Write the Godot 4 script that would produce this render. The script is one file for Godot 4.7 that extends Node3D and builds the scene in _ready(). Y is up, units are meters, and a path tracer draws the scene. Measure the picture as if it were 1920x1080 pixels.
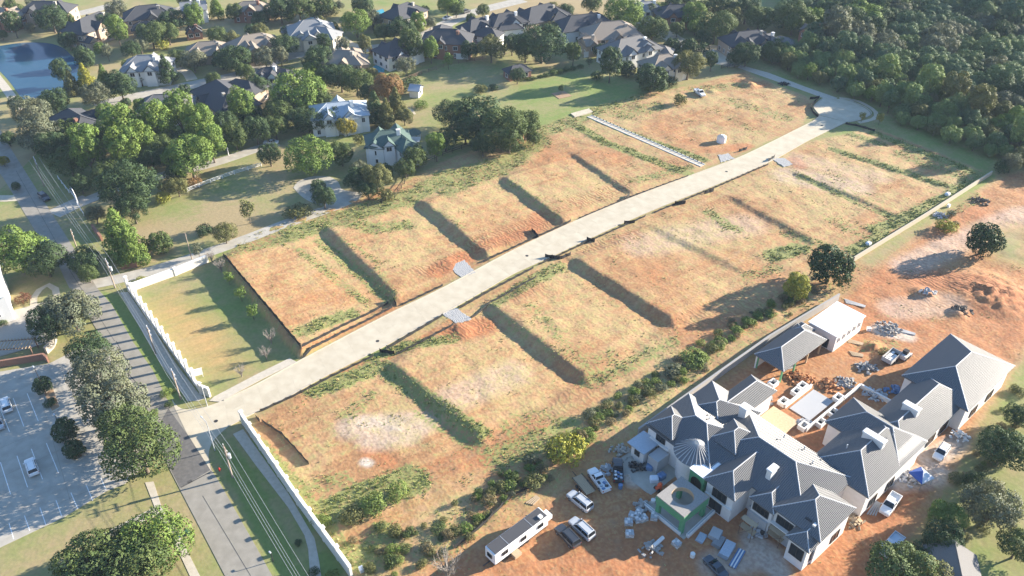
extends Node3D
# A new subdivision street seen from the air: terraced red-dirt lots, a mansion going up beside them, an established neighbourhood and woods behind.

var used := {}
var M := {}
var rng := RandomNumberGenerator.new()
const IN := Rect2(-150, -335, 350, 260)      # the finely modelled ground (x, z, width, depth)
const CELL := 0.5
var ctl_w := 700
var ctl_h := 520
var green: PackedFloat32Array
var red: PackedFloat32Array
var comb: PackedFloat32Array
var pale: PackedFloat32Array
var lawn: PackedFloat32Array                 # 1 turf, 0 bare dirt
var rough: PackedFloat32Array
var banks_left := []
var banks_right := []
var mounds := []
var bump_noise := FastNoiseLite.new()

# ---------------------------------------------------------------- naming
func numbered(called: String) -> String:
	if not used.has(called):
		used[called] = 0
		return called
	used[called] += 1
	return "%s_%03d" % [called, used[called]]

func tag(o: Node, label: String, category: String, group := "") -> Node:
	if label: o.set_meta("label", label)
	if category: o.set_meta("category", category)
	if group: o.set_meta("group", group)
	return o

func thing(called: String, label: String, category: String, at := Vector3.ZERO, turn := 0.0, group := "") -> Node3D:
	var o := Node3D.new()
	o.name = numbered(called)
	add_child(o, true)
	o.position = at
	o.rotation.y = turn
	tag(o, label, category, group)
	return o

func part(called: String, mesh: Mesh, material: Material, parent: Node = null, at := Vector3.ZERO, turn := 0.0) -> MeshInstance3D:
	var o := MeshInstance3D.new()
	o.name = called if parent else numbered(called)
	o.mesh = mesh
	if material: o.material_override = material
	o.position = at
	o.rotation.y = turn
	(parent if parent else self).add_child(o, true)
	return o

func structure(called: String, mesh: Mesh, material: Material, label := "") -> MeshInstance3D:
	var o := part(called, mesh, material)
	o.set_meta("kind", "structure")
	if label: o.set_meta("label", label)
	return o

# ---------------------------------------------------------------- mesh building
class MB:
	var v := PackedVector3Array()
	var n := PackedVector3Array()
	var c := PackedColorArray()
	var uv := PackedVector2Array()
	var colour := Color(1, 1, 1)
	func tri(a: Vector3, b: Vector3, d: Vector3) -> void:      # counter-clockwise seen from the front
		var m := (b - a).cross(d - a).normalized()
		v.append(a); v.append(d); v.append(b)
		n.append(m); n.append(m); n.append(m)
		c.append(colour); c.append(colour); c.append(colour)
	func quad(a: Vector3, b: Vector3, d: Vector3, e: Vector3) -> void:
		tri(a, b, d); tri(a, d, e)
	func box(at: Vector3, size: Vector3, turn := 0.0) -> void:
		var b := Basis(Vector3.UP, turn)
		box_b(at, size, b)
	func box_b(at: Vector3, size: Vector3, b: Basis) -> void:
		var x := b.x * size.x / 2; var y := b.y * size.y / 2; var z := b.z * size.z / 2
		quad(at + x - y - z, at + x + y - z, at + x + y + z, at + x - y + z)
		quad(at - x - y + z, at - x + y + z, at - x + y - z, at - x - y - z)
		quad(at - x + y + z, at + x + y + z, at + x + y - z, at - x + y - z)
		quad(at - x - y - z, at + x - y - z, at + x - y + z, at - x - y + z)
		quad(at - x - y + z, at + x - y + z, at + x + y + z, at - x + y + z)
		quad(at + x - y - z, at - x - y - z, at - x + y - z, at + x + y - z)
	func bevel_box(at: Vector3, size: Vector3, r: float, turn := 0.0) -> void:   # upright box with chamfered vertical edges and top
		var b := Basis(Vector3.UP, turn)
		var hx := size.x / 2; var hz := size.z / 2
		var ring := [Vector2(hx, -hz + r), Vector2(hx, hz - r), Vector2(hx - r, hz), Vector2(-hx + r, hz), Vector2(-hx, hz - r), Vector2(-hx, -hz + r), Vector2(-hx + r, -hz), Vector2(hx - r, -hz)]
		var k := 1.0 - r / minf(hx, hz)
		var lev := [[0.0, 1.0], [size.y - r, 1.0], [size.y, k]]
		for l in 2:
			for i in 8:
				var p: Vector2 = ring[i]; var q: Vector2 = ring[(i + 1) % 8]
				quad(at + b * Vector3(q.x * lev[l][1], lev[l][0], q.y * lev[l][1]), at + b * Vector3(p.x * lev[l][1], lev[l][0], p.y * lev[l][1]), at + b * Vector3(p.x * lev[l + 1][1], lev[l + 1][0], p.y * lev[l + 1][1]), at + b * Vector3(q.x * lev[l + 1][1], lev[l + 1][0], q.y * lev[l + 1][1]))
		for i in 8:
			var p: Vector2 = ring[i] * k; var q: Vector2 = ring[(i + 1) % 8] * k
			tri(at + b * Vector3(0, size.y, 0), at + b * Vector3(q.x, size.y, q.y), at + b * Vector3(p.x, size.y, p.y))
	func tube(a: Vector3, b: Vector3, ra: float, rb: float, sides := 8, caps := true) -> void:
		var d := (b - a).normalized()
		var s := d.cross(Vector3.UP if absf(d.y) < 0.9 else Vector3.RIGHT).normalized()
		var t := s.cross(d)
		for i in sides:
			var p := TAU * i / sides; var q := TAU * (i + 1) / sides
			var u := s * cos(p) + t * sin(p); var w := s * cos(q) + t * sin(q)
			var before := n.size()
			quad(a + w * ra, a + u * ra, b + u * rb, b + w * rb)
			if n.size() - before == 6:
				for j in range(before, n.size()):
					var around := v[j] - a
					n[j] = (around - d * around.dot(d)).normalized() if around.length() > 0.0001 else n[j]
			if caps:
				tri(b, b + w * rb, b + u * rb); tri(a, a + u * ra, a + w * ra)
	func path(points: Array, r: float, sides := 5) -> void:
		for i in points.size() - 1:
			tube(points[i], points[i + 1], r, r, sides, false)
	func slab(poly: Array, y0: float, y1: float) -> void:       # a flat polygon with edges, from y0 up to y1
		var p := PackedVector2Array(poly)
		if Geometry2D.is_polygon_clockwise(p): p.reverse()
		var id := Geometry2D.triangulate_polygon(p)
		for i in range(0, id.size(), 3):
			var a := p[id[i]]; var b := p[id[i + 1]]; var d := p[id[i + 2]]
			if (b - a).cross(d - a) > 0:
				var h := b; b = d; d = h
			tri(Vector3(a.x, y1, a.y), Vector3(b.x, y1, b.y), Vector3(d.x, y1, d.y))
		if y1 - y0 > 0.005:
			for i in p.size():
				var a := p[i]; var b := p[(i + 1) % p.size()]
				var m := Vector2(b.y - a.y, a.x - b.x)
				var va := Vector3(a.x, y0, a.y); var vb := Vector3(b.x, y0, b.y)
				var up := Vector3(0, y1 - y0, 0)
				var out := Vector3(m.x, 0, m.y)
				if (vb - va).cross(up).dot(out) > 0: quad(va, vb, vb + up, va + up)
				else: quad(vb, va, va + up, vb + up)
	func done() -> ArrayMesh:
		var a := []
		a.resize(Mesh.ARRAY_MAX)
		a[Mesh.ARRAY_VERTEX] = v
		a[Mesh.ARRAY_NORMAL] = n
		a[Mesh.ARRAY_COLOR] = c
		if uv.size() == v.size(): a[Mesh.ARRAY_TEX_UV] = uv
		var m := ArrayMesh.new()
		m.add_surface_from_arrays(Mesh.PRIMITIVE_TRIANGLES, a)
		return m

func box_mesh(size: Vector3, lift := 0.5) -> ArrayMesh:
	var b := MB.new()
	b.box(Vector3(0, size.y * lift, 0), size)
	return b.done()

# ---------------------------------------------------------------- materials
func lin(r: float, g: float, b: float) -> Color: return Color(r, g, b).linear_to_srgb()

func plain(key: String, c: Color, roughness := 0.85, metallic := 0.0) -> StandardMaterial3D:
	var m := StandardMaterial3D.new()
	m.resource_name = key
	m.albedo_color = c.linear_to_srgb()
	m.roughness = roughness
	m.metallic = metallic
	M[key] = m
	return m

func noise_tex(seed_: int, freq: float, low: Color, high: Color, size := 256, octaves := 4, kind := FastNoiseLite.TYPE_SIMPLEX_SMOOTH) -> NoiseTexture2D:
	var f := FastNoiseLite.new()
	f.seed = seed_; f.frequency = freq; f.fractal_octaves = octaves; f.noise_type = kind
	var t := NoiseTexture2D.new()
	t.width = size; t.height = size; t.seamless = true; t.noise = f
	var g := Gradient.new()
	g.set_color(0, low.linear_to_srgb()); g.set_color(1, high.linear_to_srgb())
	t.color_ramp = g
	return t

func grainy(key: String, low: Color, high: Color, metres: float, freq := 0.02, roughness := 0.9, relief := 0.0) -> StandardMaterial3D:   # a surface whose colour wanders between two tones
	var m := plain(key, Color(1, 1, 1), roughness)
	m.albedo_texture = noise_tex(key.hash() % 1000, freq, low, high)
	m.uv1_triplanar = true
	m.uv1_world_triplanar = true
	m.uv1_scale = Vector3.ONE / metres
	if relief > 0.0:
		m.heightmap_enabled = true
		m.heightmap_scale = relief
		m.heightmap_texture = noise_tex(key.hash() % 1000 + 7, 0.05, Color(0, 0, 0), Color(1, 1, 1), 256, 5)
	return m

func leaf(key: String, c: Color, through := 0.55) -> StandardMaterial3D:
	var m := plain(key, c, 0.65)
	m.vertex_color_use_as_albedo = true
	m.backlight_enabled = true
	m.backlight = Color(through, through, through * 0.7)
	m.cull_mode = BaseMaterial3D.CULL_DISABLED
	m.metallic_specular = 0.3
	return m

func materials() -> void:
	for k in 3:
		var t: float = [1.0, 0.975, 1.02][k]
		grainy(["concrete", "concrete_dull", "concrete_fresh"][k], Color(0.45, 0.385, 0.28) * t, Color(0.555, 0.49, 0.37) * t, 19.0, 0.02)
	grainy("site_wall", Color(0.27, 0.26, 0.245), Color(0.40, 0.385, 0.365), 2.0, 0.06)
	grainy("new_concrete", Color(0.43, 0.38, 0.30), Color(0.54, 0.48, 0.39), 9.0, 0.03)
	grainy("lot_concrete", Color(0.34, 0.31, 0.26), Color(0.46, 0.425, 0.36), 17.0, 0.02)
	grainy("asphalt", Color(0.225, 0.205, 0.170), Color(0.30, 0.275, 0.232), 14.0, 0.02)
	grainy("new_asphalt", Color(0.10, 0.095, 0.09), Color(0.15, 0.14, 0.13), 8.0, 0.03)
	grainy("gravel", Color(0.20, 0.20, 0.20), Color(0.58, 0.57, 0.55), 4.0, 0.09, 0.95, 14.0)
	grainy("stucco", Color(0.66, 0.63, 0.60), Color(0.76, 0.73, 0.70), 6.0, 0.02)
	grainy("masonry", Color(0.60, 0.57, 0.52), Color(0.74, 0.71, 0.66), 3.0, 0.05)
	grainy("old_stone", Color(0.30, 0.27, 0.23), Color(0.48, 0.44, 0.38), 3.0, 0.06)
	grainy("grey_block", Color(0.34, 0.34, 0.34), Color(0.50, 0.50, 0.50), 2.0, 0.06)
	grainy("screen_wall", Color(0.40, 0.34, 0.255), Color(0.52, 0.45, 0.35), 3.0, 0.05)
	grainy("road_mud", Color(0.42, 0.25, 0.13), Color(0.50, 0.36, 0.23), 3.0, 0.05)
	grainy("brick", Color(0.24, 0.115, 0.075), Color(0.36, 0.19, 0.13), 2.5, 0.08)
	grainy("pale_brick", Color(0.36, 0.27, 0.20), Color(0.48, 0.37, 0.28), 2.5, 0.08)
	grainy("cream_wall", Color(0.62, 0.56, 0.45), Color(0.72, 0.66, 0.55), 3.0, 0.04)
	grainy("white_wall", Color(0.70, 0.69, 0.66), Color(0.80, 0.79, 0.76), 3.0, 0.04)
	grainy("dark_shingle", Color(0.040, 0.042, 0.048), Color(0.085, 0.085, 0.092), 4.0, 0.07)
	grainy("grey_shingle", Color(0.13, 0.125, 0.12), Color(0.21, 0.20, 0.19), 4.0, 0.07)
	grainy("tan_shingle", Color(0.20, 0.165, 0.13), Color(0.31, 0.26, 0.21), 4.0, 0.07)
	grainy("pale_shingle", Color(0.20, 0.205, 0.21), Color(0.28, 0.285, 0.29), 4.0, 0.07)
	grainy("green_shingle", Color(0.06, 0.10, 0.085), Color(0.10, 0.15, 0.128), 4.0, 0.07)
	grainy("metal_roof", Color(0.31, 0.36, 0.41), Color(0.38, 0.43, 0.47), 9.0, 0.02, 0.5)
	var tile := grainy("roof_tile", Color(0.100, 0.101, 0.104), Color(0.140, 0.141, 0.143), 3.0, 0.06, 0.42)
	tile.metallic_specular = 0.65
	plain("ridge_tile", Color(0.42, 0.42, 0.42), 0.5)
	grainy("membrane", Color(0.80, 0.80, 0.79), Color(0.88, 0.88, 0.87), 6.0, 0.02, 0.5)
	grainy("plywood", Color(0.52, 0.36, 0.21), Color(0.64, 0.47, 0.29), 4.0, 0.03)
	grainy("lumber", Color(0.36, 0.26, 0.16), Color(0.52, 0.40, 0.26), 2.0, 0.05)
	grainy("bark", Color(0.10, 0.075, 0.055), Color(0.19, 0.15, 0.115), 0.8, 0.06)
	grainy("pole_wood", Color(0.26, 0.20, 0.15), Color(0.38, 0.31, 0.24), 1.5, 0.06)
	grainy("fence_wood", Color(0.17, 0.10, 0.07), Color(0.28, 0.18, 0.13), 2.0, 0.06)
	grainy("spoil", Color(0.40, 0.165, 0.065), Color(0.55, 0.28, 0.125), 4.0, 0.05, 0.95, 10.0)
	grainy("rubble", Color(0.26, 0.24, 0.22), Color(0.46, 0.44, 0.41), 2.0, 0.08, 0.95, 6.0)
	grainy("sheathing", Color(0.07, 0.25, 0.12), Color(0.11, 0.33, 0.17), 4.0, 0.03, 0.6)
	grainy("sheet_metal", Color(0.32, 0.37, 0.42), Color(0.45, 0.50, 0.55), 4.0, 0.04, 0.4)
	grainy("pond_water", Color(0.022, 0.075, 0.130), Color(0.034, 0.092, 0.148), 60.0, 0.01, 0.08).metallic_specular = 0.3
	grainy("pool_water", Color(0.03, 0.28, 0.36), Color(0.05, 0.36, 0.44), 6.0, 0.03, 0.1)
	grainy("deck_board", Color(0.25, 0.235, 0.215), Color(0.33, 0.31, 0.285), 4.0, 0.04)
	grainy("mulch", Color(0.30, 0.19, 0.11), Color(0.42, 0.28, 0.17), 2.0, 0.08)
	plain("black_cloth", Color(0.022, 0.022, 0.022), 0.8)
	plain("steel", Color(0.34, 0.35, 0.36), 0.4, 0.6)
	plain("galvanised", Color(0.55, 0.57, 0.59), 0.45, 0.3)
	plain("wire", Color(0.45, 0.45, 0.46), 0.4, 0.3)
	plain("paint_line", Color(0.78, 0.78, 0.76), 0.7)
	plain("joint", Color(0.30, 0.27, 0.22), 0.9)
	plain("seam_tar", Color(0.07, 0.065, 0.06), 0.8)
	plain("iron", Color(0.045, 0.04, 0.038), 0.5, 0.3)
	plain("rust", Color(0.13, 0.075, 0.05), 0.8)
	plain("white_paint", Color(0.80, 0.80, 0.79), 0.5)
	plain("trim_white", Color(0.74, 0.72, 0.68), 0.6)
	plain("glass", Color(0.018, 0.024, 0.03), 0.12).metallic_specular = 0.35
	plain("car_glass", Color(0.015, 0.018, 0.022), 0.05)
	plain("tyre", Color(0.02, 0.02, 0.02), 0.8)
	plain("rim", Color(0.45, 0.45, 0.46), 0.35, 0.7)
	plain("headlamp", Color(0.75, 0.76, 0.78), 0.1)
	plain("tail_red", Color(0.45, 0.02, 0.02), 0.25)
	plain("door_wood", Color(0.12, 0.06, 0.035), 0.5)
	plain("blue_tarp", Color(0.02, 0.085, 0.36), 0.6)
	plain("white_tarp", Color(0.66, 0.70, 0.76), 0.6)
	plain("orange", Color(0.72, 0.10, 0.02), 0.5)
	plain("red_paint", Color(0.55, 0.04, 0.03), 0.5)
	plain("blue_wrap", Color(0.10, 0.19, 0.34), 0.4)
	plain("green_box", Color(0.05, 0.12, 0.06), 0.5)
	for p in [["white", 0.78, 0.78, 0.77], ["silver", 0.42, 0.44, 0.46], ["pale_blue", 0.50, 0.56, 0.62], ["charcoal", 0.035, 0.037, 0.042], ["dark_blue", 0.03, 0.045, 0.065], ["grey", 0.143, 0.149, 0.151]]:
		var m := plain("car_" + p[0], Color(p[1], p[2], p[3]), 0.35)
		m.clearcoat_enabled = true; m.clearcoat = 0.8; m.clearcoat_roughness = 0.08
	for p in [["oak", 0.101, 0.141, 0.049], ["dark", 0.069, 0.111, 0.048], ["bright", 0.157, 0.231, 0.055], ["yellow", 0.300, 0.300, 0.054], ["cedar", 0.051, 0.088, 0.036], ["olive", 0.165, 0.171, 0.067], ["grey", 0.163, 0.178, 0.116], ["gold", 0.300, 0.264, 0.054], ["rust", 0.264, 0.155, 0.070], ["wood_a", 0.151, 0.215, 0.096], ["wood_b", 0.211, 0.287, 0.106], ["wood_c", 0.120, 0.183, 0.101], ["bare", 0.300, 0.264, 0.232], ["scrub", 0.182, 0.243, 0.065], ["dry", 0.248, 0.202, 0.109], ["red", 0.186, 0.085, 0.054]]:
		leaf("leaf_" + p[0], Color(p[1], p[2], p[3]))
	var wm := leaf("weed", Color(1, 1, 1), 0.3)

# ---------------------------------------------------------------- the lie of the land
func seg_d(p: Vector2, a: Vector2, b: Vector2) -> float:
	var d := b - a
	var t := clampf((p - a).dot(d) / maxf(d.length_squared(), 0.0001), 0.0, 1.0)
	return p.distance_to(a + d * t)

func field() -> PackedFloat32Array:
	var f := PackedFloat32Array()
	f.resize(ctl_w * ctl_h)
	return f

func paint(f: PackedFloat32Array, poly: Array, value: float, feather := 1.0) -> void:
	var p := PackedVector2Array(poly)
	var r := Rect2(p[0], Vector2.ZERO)
	for q in p: r = r.expand(q)
	r = r.grow(feather)
	var x0 := maxi(0, int((r.position.x - IN.position.x) / CELL)); var x1 := mini(ctl_w - 1, int((r.end.x - IN.position.x) / CELL))
	var y0 := maxi(0, int((r.position.y - IN.position.y) / CELL)); var y1 := mini(ctl_h - 1, int((r.end.y - IN.position.y) / CELL))
	for y in range(y0, y1 + 1):
		for x in range(x0, x1 + 1):
			var q := Vector2(IN.position.x + (x + 0.5) * CELL, IN.position.y + (y + 0.5) * CELL)
			var inside := Geometry2D.is_point_in_polygon(q, p)
			var a := 1.0 if inside else 0.0
			if feather > 0.3:
				var d := 1e9
				for i in p.size(): d = minf(d, seg_d(q, p[i], p[(i + 1) % p.size()]))
				a = clampf(0.5 + (d if inside else -d) / feather * 0.5, 0.0, 1.0)
			if a > 0.0:
				var i := y * ctl_w + x
				f[i] = lerpf(f[i], value, a)

func stroke(f: PackedFloat32Array, line: Array, w: float, value: float, strength := 1.0) -> void:
	for k in line.size() - 1:
		var a: Vector2 = line[k]; var b: Vector2 = line[k + 1]
		var r := Rect2(a, Vector2.ZERO).expand(b).grow(w)
		for y in range(maxi(0, int((r.position.y - IN.position.y) / CELL)), mini(ctl_h, int((r.end.y - IN.position.y) / CELL) + 1)):
			for x in range(maxi(0, int((r.position.x - IN.position.x) / CELL)), mini(ctl_w, int((r.end.x - IN.position.x) / CELL) + 1)):
				var q := Vector2(IN.position.x + (x + 0.5) * CELL, IN.position.y + (y + 0.5) * CELL)
				var s := (1.0 - smoothstep(0.35, 1.0, seg_d(q, a, b) / w)) * strength
				if s > 0.0:
					var i := y * ctl_w + x
					f[i] = lerpf(f[i], value, s)

func at_ctl(f: PackedFloat32Array, x: float, z: float) -> float:
	var i := int((x - IN.position.x) / CELL); var j := int((z - IN.position.y) / CELL)
	if i < 0 or j < 0 or i >= ctl_w or j >= ctl_h: return -1.0
	return f[j * ctl_w + i]

func bank(la: Vector2, lb: Vector2, ha: Vector2, hb: Vector2, drop: float, lo := -0.4, hi := 0.6) -> Dictionary:
	var a := (la + ha) / 2; var b := (lb + hb) / 2
	var d := (b - a).normalized()
	var m := Vector2(-d.y, d.x)
	if m.dot(ha - la) < 0: m = -m
	return {"a": a, "d": d, "m": m, "w": absf(m.dot(ha - la) + m.dot(hb - lb)) / 4.0 * 0.60, "len": a.distance_to(b), "drop": drop, "lo": lo, "hi": hi}

func terrace(banks: Array, p: Vector2) -> float:
	var h := 0.0
	var mask := 0.0
	var s := PackedFloat32Array()
	for k in banks:
		s.append((p - k.a).dot(k.m))
	for i in banks.size():
		var k = banks[i]
		if s[i] > k.w: continue
		var t: float = (p - k.a).dot(k.d)
		if s[i] >= -k.w:
			mask = smoothstep(-4.0, 0.5, t) * (1.0 - smoothstep(k.len - 0.5, k.len + 4.5, t))
			var u: float = (s[i] + k.w) / (2 * k.w)
			return lerpf(k.lo, k.hi, lerpf(u, smoothstep(0.0, 1.0, u), 0.25)) * k.drop * mask
		if i == 0:
			mask = smoothstep(-4.0, 0.5, t) * (1.0 - smoothstep(k.len - 0.5, k.len + 4.5, t))
			return k.lo * k.drop * exp((s[i] + k.w) / 9.0) * mask
		var q = banks[i - 1]
		var t2: float = (p - q.a).dot(q.d)
		var f: float = (s[i - 1] - q.w) / maxf(0.01, (s[i - 1] - q.w) + (-s[i] - k.w))
		var tt := lerpf(t2 / q.len, t / k.len, f)
		mask = smoothstep(-0.1, 0.02, tt) * (1.0 - smoothstep(0.98, 1.1, tt))
		return lerpf(q.hi * q.drop, k.lo * k.drop, f) * mask
	var e = banks[banks.size() - 1]
	var te: float = (p - e.a).dot(e.d)
	mask = smoothstep(-4.0, 0.5, te) * (1.0 - smoothstep(e.len - 0.5, e.len + 4.5, te))
	return e.hi * e.drop * exp(-(s[banks.size() - 1] - e.w) / 14.0) * mask

func ground_y(x: float, z: float) -> float:
	var p := Vector2(x, z)
	if not IN.has_point(p): return 0.0
	var h := 0.0
	var r := at_ctl(rough, x, z)
	if r > 0.01:
		var wob := p + Vector2(bump_noise.get_noise_2d(x * 0.9, z * 0.9), bump_noise.get_noise_2d(x * 0.9 + 50.0, z * 0.9)) * 0.4 + Vector2(bump_noise.get_noise_2d(x * 3.5, z * 3.5), bump_noise.get_noise_2d(x * 3.5 + 90.0, z * 3.5)) * 0.2
		h = terrace(banks_left, wob) if Geometry2D.is_point_in_polygon(p, left_side) else terrace(banks_right, wob) if Geometry2D.is_point_in_polygon(p, right_side) else 0.0
		h += r * (bump_noise.get_noise_2d(x, z) * 0.22 + bump_noise.get_noise_2d(x * 4.0, z * 4.0) * 0.07)
		for k in mounds:
			var d: float = p.distance_to(k[0]) / k[1]
			if d < 1.0: h += k[2] * (1 - d * d) * (1 - d * d) * (1.0 + bump_noise.get_noise_2d(x * 3.0, z * 3.0) * 0.6)
	return h

var left_side: PackedVector2Array
var right_side: PackedVector2Array

func land() -> void:
	bump_noise.seed = 4; bump_noise.frequency = 0.12; bump_noise.fractal_octaves = 3
	comb = field(); green = field(); red = field(); pale = field(); lawn = field(); rough = field()
	for i in ctl_w * ctl_h:
		lawn[i] = 1.0; green[i] = 0.42
	left_side = PackedVector2Array([Vector2(-75.51, -177.55), Vector2(-70.33, -189.59), Vector2(-53.86, -201.31), Vector2(-31.78, -219.24), Vector2(-19.97, -233.67), Vector2(7.09, -254.77), Vector2(21.73, -267.94), Vector2(44.23, -283.59), Vector2(66.94, -292.45), Vector2(88.58, -305.48), Vector2(108.2, -278.84), Vector2(96.11, -256), Vector2(56.71, -225.26), Vector2(16.13, -195.61), Vector2(-8.15, -174.88), Vector2(-28.88, -154.91), Vector2(-46.54, -138.84)])
	right_side = PackedVector2Array([Vector2(-52.54, -119.56), Vector2(-41.85, -130.91), Vector2(-28.52, -141.92), Vector2(-7.74, -161.65), Vector2(10.33, -178.28), Vector2(37.18, -199.57), Vector2(58.99, -215.35), Vector2(95.05, -244.85), Vector2(121.32, -256.83), Vector2(143.74, -224.24), Vector2(87.62, -176.81), Vector2(74.27, -164.06), Vector2(39.21, -141.92), Vector2(15.23, -122.6), Vector2(0, -106.93), Vector2(-26.66, -84.14), Vector2(-28.71, -85.8)])
	var site := [Vector2(3.86, -98.73), Vector2(20.81, -113.47), Vector2(37.76, -126.99), Vector2(76.63, -159.08), Vector2(92.25, -174.4), Vector2(146.49, -223.23), Vector2(164.19, -229.41), Vector2(122.24, -148.53), Vector2(107.8, -133.95), Vector2(95.58, -121.07), Vector2(85.14, -108.26), Vector2(75.92, -98.13), Vector2(68.03, -90.09), Vector2(60.44, -81.71), Vector2(-28.03, -81.71), Vector2(-16.15, -85.8), Vector2(-6.48, -91.2)]
	var strip := [Vector2(-26.59, -83.73), Vector2(4.11, -110.97), Vector2(39.21, -141.92), Vector2(87.78, -177.3), Vector2(91.83, -173.21), Vector2(37.68, -126.51), Vector2(3.84, -98.13), Vector2(-11.49, -83.22)]
	for p in [left_side, right_side]:
		paint(lawn, p, 0.0, 1.0); paint(rough, p, 1.0, 1.0); paint(green, p, 0.20, 0.0)
	for p in [strip, site]:
		paint(lawn, p, 0.0, 2.0); paint(rough, p, 1.0, 2.0); paint(green, p, 0.08, 0.0)
	paint(green, strip, 0.40, 3.0)
	paint(red, site, 0.72, 3.0)
	paint(red, [Vector2(12.95, -91.2), Vector2(28.8, -104.33), Vector2(49.67, -112.35), Vector2(75.52, -109.61), Vector2(52.87, -82.72), Vector2(3.52, -82.72)], 0.85, 4.0)
	# turf
	paint(green, [Vector2(-8.54, -278.84), Vector2(9.95, -296.52), Vector2(33.74, -307.1), Vector2(50.38, -283.59), Vector2(20.57, -257.66), Vector2(8.71, -248.75), Vector2(-5.34, -256)], 0.80, 3.0)
	paint(green, [Vector2(-35.2, -289.94), Vector2(0, -319.43), Vector2(31.27, -314.86), Vector2(-6.89, -292.45), Vector2(-22.43, -273.31)], 0.40, 5.0)
	paint(green, [Vector2(121.03, -256), Vector2(144.21, -225.26), Vector2(156.15, -236.58), Vector2(127.96, -265.31)], 0.75, 1.5)
	paint(green, [Vector2(-91.7, -161.87), Vector2(-76.32, -175.6), Vector2(-73.93, -176.81), Vector2(-47.85, -140.64), Vector2(-61.41, -128.12), Vector2(-65.25, -129.76)], 0.60, 1.0)
	paint(pale, [Vector2(-86.96, -157.61), Vector2(-82.09, -164.06), Vector2(-66.01, -148.53), Vector2(-58.36, -135.67), Vector2(-64.22, -133.95), Vector2(-72.19, -141.01)], 0.45, 4.0)
	for p in [[Vector2(-101.63, -164.06), Vector2(-95.18, -162.52), Vector2(-67.1, -124.93), Vector2(-70.93, -126.51)], [Vector2(-57.95, -112.35), Vector2(-55.08, -115.89), Vector2(-34.13, -83.73), Vector2(-39, -83.73)]]: paint(green, p, 0.85, 0.5)
	paint(green, [Vector2(-104.06, -189.59), Vector2(-86.22, -209.69), Vector2(-65.68, -229.41), Vector2(-43.17, -232.96), Vector2(-41.48, -209.08), Vector2(-59.61, -200.15), Vector2(-73.06, -189.05), Vector2(-94.64, -177.3)], 0.05, 3.0)
	paint(green, [Vector2(-87.71, -89), Vector2(-71.62, -103.31), Vector2(-68.06, -103.57), Vector2(-63.02, -96.94), Vector2(-71.23, -91.2), Vector2(-76.66, -82.72), Vector2(-84.59, -82.72)], 0.40, 2.0)
	paint(green, [Vector2(80.81, -100.56), Vector2(89.37, -92.31), Vector2(85.09, -83.73), Vector2(74.46, -83.73)], 0.80, 3.0)
	paint(green, [Vector2(128.8, -195.05), Vector2(140.51, -195.05), Vector2(130.23, -174.4), Vector2(125.75, -179.27)], 0.55, 5.0)
	paint(lawn, [Vector2(126.71, -193.66), Vector2(141.28, -193.66), Vector2(131.59, -174.4), Vector2(124.59, -176.81)], 1.0, 4.0)
	paint(green, [Vector2(-94.19, -225.95), Vector2(-77.24, -236.58), Vector2(-44.16, -240.29), Vector2(-42.45, -215.99), Vector2(-64.25, -222.56)], 0.3, 4.0)
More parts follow.
